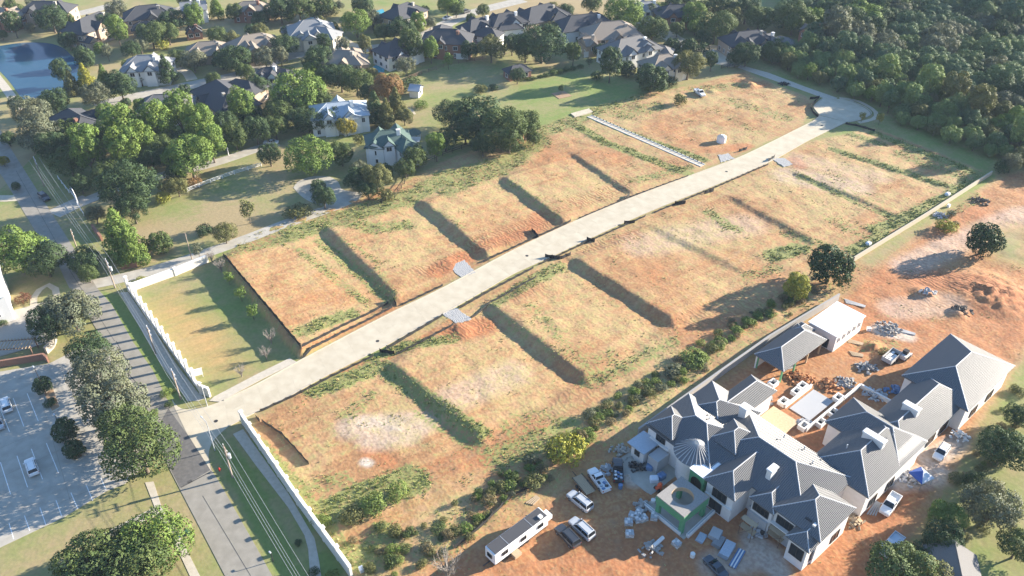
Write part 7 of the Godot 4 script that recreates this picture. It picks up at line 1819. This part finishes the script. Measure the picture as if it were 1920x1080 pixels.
	for s in [-1, 1]:
		part("side_rail", box_mesh(Vector3(4.6, 0.12, 0.08)), M.iron, t, Vector3(0, 0.9, s * 1.06))
		for x in [-2.2, 0.0, 2.2]: part("rail_post", box_mesh(Vector3(0.07, 0.4, 0.07)), M.iron, t, Vector3(x, 0.55, s * 1.06))
		for x in [-0.4, 0.5]: part("wheel", car_parts("suv").wheel, M.tyre, t, Vector3(x, 0.35, s * 1.2))
	part("tongue", box_mesh(Vector3(1.5, 0.1, 0.12)), M.iron, t, Vector3(-3.0, 0.55, 0))
	# dump trailer with white sacks, skid loader beside it
	a = Vector2(80.45, -136.02); b = Vector2(85.29, -140.28); c = (a + b) / 2
	t = thing("dump_trailer", "dark dump trailer half full of white rubble behind the mansion", "trailer", Vector3(c.x, ground_y(c.x, c.y) + 0.05, c.y), -(b - a).angle())
	part("floor", box_mesh(Vector3(4.6, 0.15, 2.2)), M.iron, t, Vector3(0, 0.6, 0))
	for s in [-1, 1]:
		part("side", box_mesh(Vector3(4.6, 1.0, 0.08)), M.grey_block, t, Vector3(0, 0.75, s * 1.08))
		part("end", box_mesh(Vector3(0.08, 1.0, 2.1)), M.grey_block, t, Vector3(s * 2.26, 0.75, 0))
		for x in [-0.4, 0.5]: part("wheel", car_parts("suv").wheel, M.tyre, t, Vector3(x, 0.35, s * 1.2))
	for i in 9: part("rubble_lump", box_mesh(Vector3(0.8, 0.5, 0.6)), M.trim_white, t, Vector3(-1.6 + (i % 5) * 0.75, 0.75, (i / 5 - 0.5) * 0.9), i * 0.8)
	var sp := Vector2(86.04, -138.84)
	t = thing("skid_loader", "small pale skid loader beside the dump trailer", "loader", Vector3(sp.x, 0.05, sp.y), 0.7)
	part("body", box_mesh(Vector3(2.2, 1.0, 1.4)), M.trim_white, t, Vector3(0, 0.35, 0))
	part("cab", box_mesh(Vector3(1.0, 0.9, 1.1)), M.iron, t, Vector3(0.1, 1.35, 0))
	part("bucket", box_mesh(Vector3(0.7, 0.6, 1.8)), M.steel, t, Vector3(1.6, 0.1, 0))
	for s in [-1, 1]:
		part("arm", box_mesh(Vector3(2.4, 0.2, 0.15)), M.trim_white, t, Vector3(0.4, 1.0, s * 0.8))
		for x in [-0.6, 0.6]: part("wheel", car_parts("suv").wheel, M.tyre, t, Vector3(x, 0.36, s * 0.8))

# ---------------------------------------------------------------- poles, wires, signs
func utilities() -> void:
	var tops := []
	var road_dir: Vector2 = (Vector2(-68.62, -125.88) - Vector2(-97.37, -165.17)).normalized()
	var turn := -road_dir.angle() + PI / 2
	for k in [["tall wooden utility pole at the top of the road", [-137.89, -215.99, 9.42], 3.0], ["short utility pole by the arched gate", [-113.54, -181.78, 6.24], 2.0], ["utility pole at the end of the back drive", [-97.37, -165.17, 8.21], 2.6], ["utility pole with lamp against the upper white wall", [-78.8, -140.28, 7.55], 2.4], ["utility pole near the street corner, north of the junction", [-68.62, -125.88, 7.81], 2.4], ["dark utility pole south of the junction", [-52.22, -104.98, 8.15], 2.2]]:
		var x: float = k[1][0]; var z: float = k[1][1]; var h: float = k[1][2]
		var o := thing("utility_pole", k[0], "utility pole", Vector3(x, 0, z), turn, "utility poles along the main road")
		var pb := MB.new()
		pb.tube(Vector3(0, -0.5, 0), Vector3(0, h, 0), 0.20, 0.13, 10)
		part("pole", pb.done(), M.pole_wood, o)
		for y in [h - 0.5, h - 1.6]:
			part("crossarm", box_mesh(Vector3(0.14, 0.16, k[2])), M.galvanised if k[2] > 2.3 else M.pole_wood, o, Vector3(0.16, y, 0))
			for s in [-1, 1]:
				var ib := MB.new()
				ib.tube(Vector3.ZERO, Vector3(0, 0.28, 0), 0.07, 0.05, 7)
				part("insulator", ib.done(), M.white_paint, o, Vector3(0.16, y + 0.16, s * (k[2] / 2 - 0.12)))
		if k[2] == 2.2 or k[2] == 2.6:
			var tb := MB.new()
			tb.tube(Vector3.ZERO, Vector3(0, 1.1, 0), 0.3, 0.3, 12)
			part("transformer", tb.done(), M.galvanised, o, Vector3(0.5, h - 3.2, 0.0))
		tops.append([Vector3(x, h, z), k[2]])
	# three conductors and a cable
	var w := thing("power_lines", "power lines strung from pole to pole along the main road", "wires", Vector3.ZERO)
	var seq := [tops[0], tops[2], tops[3], tops[4], tops[5], [Vector3(tops[5][0].x + road_dir.x * 70, tops[5][0].y, tops[5][0].z + road_dir.y * 70), 2.2]]
	var side := Vector3(-road_dir.y, 0, road_dir.x)
	for line in [[-0.45, -0.3], [0.45, -0.3], [0.0, -0.9], [0.05, -2.6]]:
		var b := MB.new()
		for i in seq.size() - 1:
			var a: Vector3 = seq[i][0] + side * seq[i][1] * line[0] + Vector3(0, line[1], 0)
			var e: Vector3 = seq[i + 1][0] + side * seq[i + 1][1] * line[0] + Vector3(0, line[1], 0)
			var pts := []
			for j in 11:
				var t := j / 10.0
				pts.append(a.lerp(e, t) - Vector3(0, 4.0 * t * (1 - t) * a.distance_to(e) * 0.012, 0))
			b.path(pts, 0.025, 4)
		part("wire", b.done(), M.wire, w)
	for k in [["thin wooden pole by the back drive", [-82.45, -177.79, 7.78], M.pole_wood], ["wooden pole among the live oaks by the gate", [-114.52, -207.25, 4.51], M.pole_wood], ["white lamp pole beside the shaded drive", [-88.96, -235.85, 2.95], M.white_paint]]:
		var o := thing("service_pole", k[0], "pole", Vector3(k[1][0], 0, k[1][1]), turn)
		var pb := MB.new()
		pb.tube(Vector3(0, -0.4, 0), Vector3(0, k[1][2], 0), 0.14, 0.10, 8)
		part("pole", pb.done(), k[2], o)
		part("crossarm", box_mesh(Vector3(0.1, 0.12, 1.2)), k[2], o, Vector3(0.14, k[1][2] - 0.35, 0))
	for k in [["street lamp at the corner of the new street", [-62.49, -123.83, 5.91], 0.6], ["galvanised street lamp south of the new street", [-57.44, -111.66, 7.93], 1.6], ["dark lamp post at the foot of the upper wall", [-62.83, -124.61, 4.32], 0.0], ["parking lot lamp near the terrace", [-97.37, -127.64, 7.11], 0.5], ["parking lot lamp by the lower island", [-88.87, -116.33, 4.7], 0.5], ["lamp post at the dead end", [83.07, -309.29, 3.18], 0.4], ["lamp post low on the verge beside the main road", [-40.39, -86.64, 2.03], 0.3]]:
		var o := thing("street_lamp", k[0], "street lamp", Vector3(k[1][0], 0, k[1][1]), 2.4)
		var h: float = k[1][2]
		var pb := MB.new()
		pb.tube(Vector3(0, 0, 0), Vector3(0, h, 0), 0.10, 0.06, 8)
		part("post", pb.done(), M.galvanised if k[2] > 0.5 else M.iron, o)
		if k[2] > 0.0:
			var ab := MB.new()
			ab.tube(Vector3(0, h - 0.1, 0), Vector3(k[2], h + 0.15, 0), 0.05, 0.04, 6)
			part("arm", ab.done(), M.galvanised, o)
		var hb := MB.new()
		hb.bevel_box(Vector3(k[2], h + 0.05, 0), Vector3(0.55, 0.14, 0.28), 0.04)
		part("lamp_head", hb.done(), M.galvanised, o)
	# blank sale board on the walled lawn
	var a := Vector2(-68.29, -131.92); var b := Vector2(-65.98, -132.93)
	var o := thing("sign_board", "blank white sign board on two posts on the walled lawn", "sign", Vector3((a.x + b.x) / 2, ground_y(a.x, a.y), (a.y + b.y) / 2), -(b - a).angle())
	part("board", box_mesh(Vector3(2.6, 1.6, 0.08)), M.white_paint, o, Vector3(0, 0.75, 0.09))
	for s in [-1, 1]: part("post", box_mesh(Vector3(0.12, 2.4, 0.1)), M.white_paint, o, Vector3(s * 1.15, 0, 0))
	part("cap_rail", box_mesh(Vector3(2.7, 0.08, 0.16)), M.white_paint, o, Vector3(0, 2.4, 0))
	# arched white entrance gate
	a = Vector2(-127.81, -211.56); b = Vector2(-123.5, -205.74)
	o = thing("entrance_gate", "white arched gate across the live oak drive", "gate", Vector3((a.x + b.x) / 2, 0, (a.y + b.y) / 2), -(b - a).angle())
	var gl := a.distance_to(b)
	for s in [-1, 1]: part("gate_post", box_mesh(Vector3(0.3, 2.6, 0.3)), M.white_paint, o, Vector3(s * gl / 2, 0, 0))
	var pts := []
	for i in 13: pts.append(Vector3(-gl / 2 + gl * i / 12.0, 2.4 + sin(PI * i / 12.0) * 1.2, 0))
	var gb := MB.new()
	gb.path(pts, 0.12, 6)
	part("arch", gb.done(), M.white_paint, o)
	for i in 5: part("bar", box_mesh(Vector3(gl - 0.4, 0.08, 0.06)), M.white_paint, o, Vector3(0, 0.3 + i * 0.28, 0))
	var hy := Vector2(-55.06, -106.54)
	o = thing("fire_hydrant", "small red hydrant on the grass south of the junction", "hydrant", Vector3(hy.x, 0, hy.y))
	var hb2 := MB.new()
	hb2.tube(Vector3.ZERO, Vector3(0, 0.65, 0), 0.16, 0.15, 10); hb2.tube(Vector3(0, 0.65, 0), Vector3(0, 0.85, 0), 0.2, 0.06, 10)
	hb2.tube(Vector3(-0.25, 0.5, 0), Vector3(0.25, 0.5, 0), 0.07, 0.07, 8)
	part("barrel", hb2.done(), M.red_paint, o)

# ---------------------------------------------------------------- what lies about on the building site
func pile_mesh(seed_: int, n: int, spread: float, size: float, high: float) -> ArrayMesh:
	var r := RandomNumberGenerator.new()
	r.seed = seed_
	var b := MB.new()
	for i in n:
		var d := r.randf()
		var a := r.randf() * TAU
		var p := Vector3(cos(a) * d * spread, (1.0 - d) * high * r.randf(), sin(a) * d * spread * 0.8)
		var q := Basis.from_euler(Vector3(r.randf_range(-0.6, 0.6), r.randf() * TAU, r.randf_range(-0.6, 0.6)))
		b.colour = Color(1, 1, 1) * r.randf_range(0.7, 1.1)
		b.box_b(p, Vector3(size * r.randf_range(0.5, 1.6), size * r.randf_range(0.3, 0.9), size * r.randf_range(0.4, 1.1)), q)
	return b.done()

func debris() -> void:
	# pallets of stone blocks in front of the porte-cochere
	var wordy := ["nearest the silver off-roaders", "at the back of the stone pallets", "in the middle of the stone pallets", "with a split wrap among the stone pallets", "at the right of the stone pallets", "set apart by the white beam", "beside the grey sheets", "alone in the middle of the yard"]
	var i := 0
	for p in [Vector2(20.53, -94.37), Vector2(22.67, -96.46), Vector2(22.3, -95.06), Vector2(21.44, -95.76), Vector2(23.26, -95.18), Vector2(25.2, -95.53), Vector2(28.28, -89.87), Vector2(20.43, -91.87)]:
		var o := thing("stone_pallet", "pallet of grey stone blocks " + wordy[i], "pallet", Vector3(p.x, 0, p.y), i * 0.9, "pallets of stone blocks")
		part("pallet_base", box_mesh(Vector3(1.5, 0.14, 1.3)), M.lumber, o)
		for y in 3:
			for x in 3:
				for z in 2: part("stone_block", box_mesh(Vector3(0.42, 0.26, 0.56)), M.grey_block if (x + y + z) % 3 else M.stucco, o, Vector3(-0.46 + x * 0.46 + 0.02 * y, 0.14 + y * 0.27, -0.3 + z * 0.6), 0.05 * (x - z + y % 2))
		i += 1
	i = 0
	wordy = ["lying flat beside the lone pallet", "leaning with grey slabs near the sedan", "topmost of the three by the sedan", "lowest of the three by the sedan"]
	for k in [[Vector2(32.75, -91.2), Vector3(2.0, 0.35, 1.3), M.sheet_metal], [Vector2(35.26, -91.75), Vector3(2.2, 0.9, 1.8), M.grey_block], [Vector2(35.53, -90.31), Vector3(2.4, 0.7, 1.6), M.pale_shingle], [Vector2(36.64, -88.56), Vector3(3.4, 0.9, 1.7), M.sheet_metal]]:
		var o := thing("sheet_stack", "stack of grey building sheets " + wordy[i], "stack", Vector3(k[0].x, 0, k[0].y), 0.9, "stacks of sheets")
		for y in 4: part("sheet", box_mesh(Vector3(k[1].x, k[1].y / 4 - 0.02, k[1].z)), k[2], o, Vector3(0.03 * y, y * k[1].y / 4, 0.04 * (y % 2)), 0.03 * y)
		i += 1
	var q := Vector2(38.13, -87.07)
	var o := thing("board_stack", "narrow stack of pale boards beside the dark blue sedan", "stack", Vector3(q.x, 0, q.y), 0.95)
	for z in 5: part("board", box_mesh(Vector3(4.2, 0.3, 0.22)), M.trim_white if z % 2 else M.blue_wrap, o, Vector3(0, 0, -0.5 + z * 0.25))
	q = Vector2(25.01, -90.09)
	o = thing("pipe", "pale concrete pipe lying among broken plaster", "pipe", Vector3(q.x, 0, q.y), 0.75)
	var pb := MB.new()
	pb.tube(Vector3(-1.6, 0.35, 0), Vector3(1.6, 0.35, 0), 0.35, 0.35, 14)
	part("barrel", pb.done(), M.stucco, o)
	i = 0
	wordy = ["under the porte-cochere's left side", "beside the concrete mixer", "against the mansion's side slab"]
	for p in [Vector2(26.38, -104.08), Vector2(27.88, -104.85), Vector2(26.01, -107.2)]:
		o = thing("wrapped_bale", "blue plastic-wrapped bale " + wordy[i], "bale", Vector3(p.x, 0, p.y), i * 0.6, "blue wrapped bales")
		var bb := MB.new()
		bb.bevel_box(Vector3.ZERO, Vector3(1.6, 1.1, 1.3), 0.18)
		part("wrap", bb.done(), M.blue_wrap if i else M.white_tarp, o)
		i += 1
	q = Vector2(26.89, -102.05)
	o = thing("concrete_mixer", "small orange concrete mixer left of the porte-cochere", "mixer", Vector3(q.x, 0, q.y), 0.5)
	var db := MB.new()
	db.tube(Vector3(0, 0.7, 0), Vector3(0.3, 1.1, 0), 0.35, 0.5, 12); db.tube(Vector3(0.3, 1.1, 0), Vector3(0.6, 1.5, 0), 0.5, 0.25, 12)
	part("drum", db.done(), M.orange, o)
	part("frame", box_mesh(Vector3(1.0, 0.5, 0.7)), M.orange, o, Vector3(0, 0.2, 0))
	for s in [-1, 1]: part("wheel", car_parts("suv").wheel, M.tyre, o, Vector3(-0.3, 0.3, s * 0.5))
	# loose rubble and spoil
	var at_site := func(u: float, v: float) -> Vector2:
		var q3 := Vector3(u, 0, v).rotated(Vector3.UP, deg_to_rad(40.5))
		return Vector2(52.717 + q3.x, -105.42 + q3.z)
	i = 0
	for k in [["grey rubble heap on the dirt behind the mansion", Vector2(86.03, -149.11), 3.2, 60, "rubble"], ["brush heap with dark ash on the upper dirt", Vector2(106.11, -155.53), 2.6, 50, "bark"], ["heap of broken brick by the dump trailer", Vector2(76.86, -135.67), 2.6, 60, "rubble"], ["heap of pale rubble near the sunken yard", Vector2(70.47, -130.91), 2.6, 60, "rubble"], ["broken plaster strewn in the middle of the yard", Vector2(23.94, -89), 2.2, 40, "rubble"], ["scraps of stone by the beam's left end", Vector2(23.55, -98.13), 1.6, 30, "rubble"], ["row of loose stones along the wall below the annex", Vector2(21.1, -111.24), 2.6, 50, "old_stone"], ["heap of rubble inside the sunken yard", Vector2(75.64, -127.32), 2.6, 60, "grey_block"], ["building waste along the mansion's track side", Vector2(74.79, -104.59), 3.0, 60, "stucco"], ["waste blocks by the mansion's track-side corner", Vector2(60.33, -94.6), 2.0, 40, "lumber"], ["white offcuts by the garage wing", Vector2(88.28, -115.46), 2.2, 30, "trim_white"], ["brush heap at the upper right of the dirt", Vector2(119.59, -199.29), 2.6, 40, "grey_block"], ["second brush heap at the upper right of the dirt", Vector2(134.07, -207.25), 2.8, 50, "bark"], ["debris heap against the annex", Vector2(23.72, -107.46), 2.0, 40, "iron"], ["grey debris under the front windows", Vector2(42.82, -92.31), 2.0, 30, "grey_block"], ["builders' waste at the courtyard's dirt side", at_site.call(12.5, -16.0), 2.2, 40, "rubble"], ["clods and rubble between courtyard and pavilion", at_site.call(24.0, -14.5), 3.4, 70, "spoil"], ["clods of clay beside the sunken yard", at_site.call(27.0, -9.5), 3.0, 60, "spoil"], ["grey waste inside the courtyard corner", at_site.call(13.0, -6.5), 1.8, 40, "grey_block"], ["junk beside the service lane", Vector2(100.67, -293.46), 2.2, 40, "iron"], ["rubble scraps behind the dark pickup", Vector2(17.69, -106.67), 1.8, 30, "grey_block"], ["roofing offcuts on the sunken yard's edge", Vector2(80.39, -128.12), 2.4, 40, "blue_wrap"], ["dark grey waste on the upper dirt", Vector2(100.75, -162.52), 2.0, 30, "grey_block"]]:
		i += 1
		part("debris_heap", pile_mesh(200 + i, k[3], k[2], 0.55, 0.9), M[k[4]], null, Vector3(k[1].x, ground_y(k[1].x, k[1].y) + 0.1, k[1].y))
		tag(get_child(get_child_count() - 1), k[0], "heap")
	# timber lying about
	i = 0
	for k in [["long dark beams beside the grey rubble heap", Vector2(89.24, -148.53), -0.45, 6.0], ["pale boards beside the white outbuilding", Vector2(77.08, -144.33), -0.4, 4.0], ["grey sheet pile behind the outbuilding", Vector2(81.85, -158.66), -0.5, 5.0], ["pale timbers by the spoil heap", Vector2(76.03, -140.1), -0.3, 3.0], ["lumber stack in the track below the long roof", Vector2(65.14, -97.53), 0.9, 4.0], ["loose boards near the caravan's door", Vector2(3.87, -99.34), 0.8, 2.6], ["timbers by the green posts of the pavilion", Vector2(59.52, -135.67), 0.3, 3.5]]:
		o = thing("lumber_stack", k[0], "lumber", Vector3(k[1].x, ground_y(k[1].x, k[1].y) + 0.03, k[1].y), k[2])
		for z in 4: part("board", box_mesh(Vector3(k[3] - 0.2 * z, 0.14, 0.24)), M.lumber if i % 2 else M.grey_block, o, Vector3(0.1 * z, 0.0, -0.5 + z * 0.32), 0.05 * (z - 1.5))
		i += 1
	# pop-up canopy
	q = Vector2(75.43, -103.7)
	o = thing("canopy", "blue and white pop-up canopy beside the dirt track", "canopy", Vector3(q.x, 0, q.y), 0.45)
	for x in [-1, 1]:
		for z in [-1, 1]: part("leg", box_mesh(Vector3(0.06, 2.1, 0.06)), M.steel, o, Vector3(x * 1.4, 0, z * 1.4))
	for s in 4:
		var a := s * PI / 2 + PI / 4; var b := a + PI / 2
		var cb := MB.new()
		cb.tri(Vector3(0, 3.2, 0), Vector3(cos(b) * 2.2, 2.1, sin(b) * 2.2), Vector3(cos(a) * 2.2, 2.1, sin(a) * 2.2))
		cb.quad(Vector3(cos(a) * 2.2, 1.85, sin(a) * 2.2), Vector3(cos(b) * 2.2, 1.85, sin(b) * 2.2), Vector3(cos(b) * 2.2, 2.1, sin(b) * 2.2), Vector3(cos(a) * 2.2, 2.1, sin(a) * 2.2))
		part("canopy_panel", cb.done(), M.blue_tarp if s in [1, 2] else M.white_tarp, o)
	# round white tank on the far lot; buckets
	q = Vector2(67.66, -245.62)
	o = thing("water_tank", "round white tank standing on the far lot near the street", "tank", Vector3(q.x, ground_y(q.x, q.y), q.y))
	var tk := MB.new()
	tk.tube(Vector3.ZERO, Vector3(0, 1.9, 0), 1.5, 1.5, 20); tk.tube(Vector3(0, 1.9, 0), Vector3(0, 2.5, 0), 1.5, 0.4, 20)
	part("shell", tk.done(), M.white_paint, o)
	i = 0
	for p in [Vector2(19.96, -102.43), Vector2(25.49, -98.97), Vector2(43.48, -91.98), Vector2(30.62, -87.49)]:
		o = thing("drum", ["blue drum behind the dark pickup", "pale drum near the white beam's end", "dark drum under the front windows", "white drum in the middle of the yard"][i], "drum", Vector3(p.x, 0, p.y))
		var bb := MB.new()
		bb.tube(Vector3.ZERO, Vector3(0, 0.9, 0), 0.42, 0.42, 12)
		part("shell", bb.done(), [M.blue_wrap, M.trim_white, M.iron, M.trim_white][i], o)
		i += 1
	i = 0
	for p in [Vector2(81.66, -148.53), Vector2(123.63, -204.25), Vector2(81, -327.09), Vector2(-25.15, -84.76), Vector2(-56.6, -92.31)]:
		o = thing("utility_box", ["white box by the rubble heap", "white utility box in the weeds below the screen wall", "pale utility box at the dead end", "white utility box at the foot of the hedgerow", "grey utility box on the grass by the walk"][i], "box", Vector3(p.x, ground_y(p.x, p.y), p.y), i * 0.7)
		part("cabinet", box_mesh(Vector3(0.9, 0.8, 0.7)), M.white_paint if i < 4 else M.green_box, o)
		i += 1
	# timber steps of white marker panels by the fence on the right lots
	i = 0
	for p in [Vector2(94.24, -184.85), Vector2(126.16, -210.93)]:
		o = thing("spoil_bag", ["white bag of spoil against the lower screen wall", "white bag of spoil against the upper screen wall"][i], "bag", Vector3(p.x, ground_y(p.x, p.y), p.y), 0.6)
		var bb := MB.new()
		bb.bevel_box(Vector3.ZERO, Vector3(1.5, 0.8, 1.2), 0.25)
		part("sack", bb.done(), M.white_tarp, o)
		i += 1
	# mulch square under the lone lawn tree; pale building, terrace and shed
	q = Vector2(17.88, -283.59)
	var ms := structure("mulch_bed", box_mesh(Vector3(5.4, 0.12, 5.4)), M.mulch, "square mulch bed round the lone lawn tree")
	ms.position = Vector3(q.x, 0, q.y); ms.rotation.y = 0.5
	var s1 := house("small white shed with a bluish metal roof on the field", "metal_roof", "white_wall", [[-34.5, -283.19, 0.224, 4.39, 2.8, 2.7, 1]], "shed")
	var s2 := house("brown brick shed with a dark roof on the mown field", "dark_shingle", "brick", [[2, -300.31, -0.465, 3.58, 3.2, 2.9, 0]], "shed")
	var s3 := house("grey-roofed cabin among the trees at lower right", "grey_shingle", "cream_wall", [[72.28, -83.17, 1.821, 7.64, 4.2, 2.7, 1]], "cabin")
	q = Vector2(-121.84, -155.53)
	o = thing("pale_building", "tall white building cut off by the left edge", "building", Vector3(q.x - 4.0, 0, q.y), 0.55)
	part("wall", box_mesh(Vector3(14, 7.0, 16)), M.white_wall, o)
	part("roof", box_mesh(Vector3(14.6, 0.3, 16.6)), M.membrane, o, Vector3(0, 7.0, 0))
	for x in [-4.0, 0.0, 4.0]: window_on(o, Vector3(x, 3.0, 8.01), 0.0, 1.6, 2.0, M.trim_white)
	q = Vector2(-113.26, -148.92)
	var tr := structure("brick_terrace", box_mesh(Vector3(15, 0.12, 17)), M.old_stone, "shaded paved terrace beside the pale building")
	tr.position = Vector3(q.x, 0, q.y); tr.rotation.y = 0.5
	q = Vector2(-109.94, -140.28)
	o = thing("pergola", "slatted timber pergola on the shaded terrace", "pergola", Vector3(q.x, 0, q.y), 0.12)
	for x in [-4.5, 4.5]:
		for z in [-1.5, 1.5]: part("post", box_mesh(Vector3(0.2, 2.6, 0.2)), M.fence_wood, o, Vector3(x, 0, z))
	for z in [-1.5, 1.5]: part("beam", box_mesh(Vector3(9.6, 0.22, 0.16)), M.fence_wood, o, Vector3(0, 2.6, z))
	for k in 14: part("slat", box_mesh(Vector3(0.14, 0.12, 4.0)), M.lumber, o, Vector3(-4.5 + k * 0.69, 2.82, 0))

func _ready() -> void:
	# camera, sky, sun, exposure
	var cam := Camera3D.new()
	cam.name = "camera"
	cam.fov = 2.0 * rad_to_deg(atan(540.0 / 1560.0))
	cam.near = 0.5
	cam.far = 6000.0
	cam.position = Vector3(0, 120, 0)
	cam.rotation_degrees = Vector3(-36, 0, 0)
	add_child(cam)
	var env := Environment.new()
	env.background_mode = Environment.BG_SKY
	var sky := ProceduralSkyMaterial.new()
	sky.sky_top_color = Color(0.34, 0.49, 0.68)
	sky.sky_horizon_color = Color(0.70, 0.77, 0.85)
	sky.ground_horizon_color = Color(0.60, 0.62, 0.60)
	sky.ground_bottom_color = Color(0.30, 0.28, 0.24)
	sky.sky_curve = 0.18
	sky.sky_energy_multiplier = 0.80
	env.sky = Sky.new()
	env.sky.sky_material = sky
	env.tonemap_mode = Environment.TONE_MAPPER_LINEAR
	env.tonemap_exposure = 3.4
	env.fog_enabled = true
	env.fog_density = 0.00011
	env.fog_light_color = Color(0.78, 0.86, 0.95)
	env.sdfgi_enabled = true; env.ssao_enabled = true; env.ssil_enabled = true
	var we := WorldEnvironment.new()
	we.name = "world"
	we.environment = env
	add_child(we)
	var sun := DirectionalLight3D.new()
	sun.name = "sun"
	sun.light_energy = 1.6
	sun.light_color = Color(1.0, 0.958, 0.89)
	sun.light_angular_distance = 0.5
	sun.shadow_enabled = true
	add_child(sun)
	var az := Vector2(0.937, -0.35).normalized()
	var el := deg_to_rad(18.0)
	sun.look_at_from_position(Vector3(az.x * cos(el), sin(el), az.y * cos(el)) * 100.0, Vector3.ZERO, Vector3.UP)
	rng.seed = 20
	materials()
	plain("charcoal_roof", Color(0.06, 0.06, 0.065), 0.8)
	# the setting
	land()
	paving()
	walls_and_fences()
	far_houses()
	mansion()
	site_buildings()
	trees()
	wood()
	garden_trees()
	hedgerow()
	# things
	vehicles()
	utilities()
	debris()
	weeds()
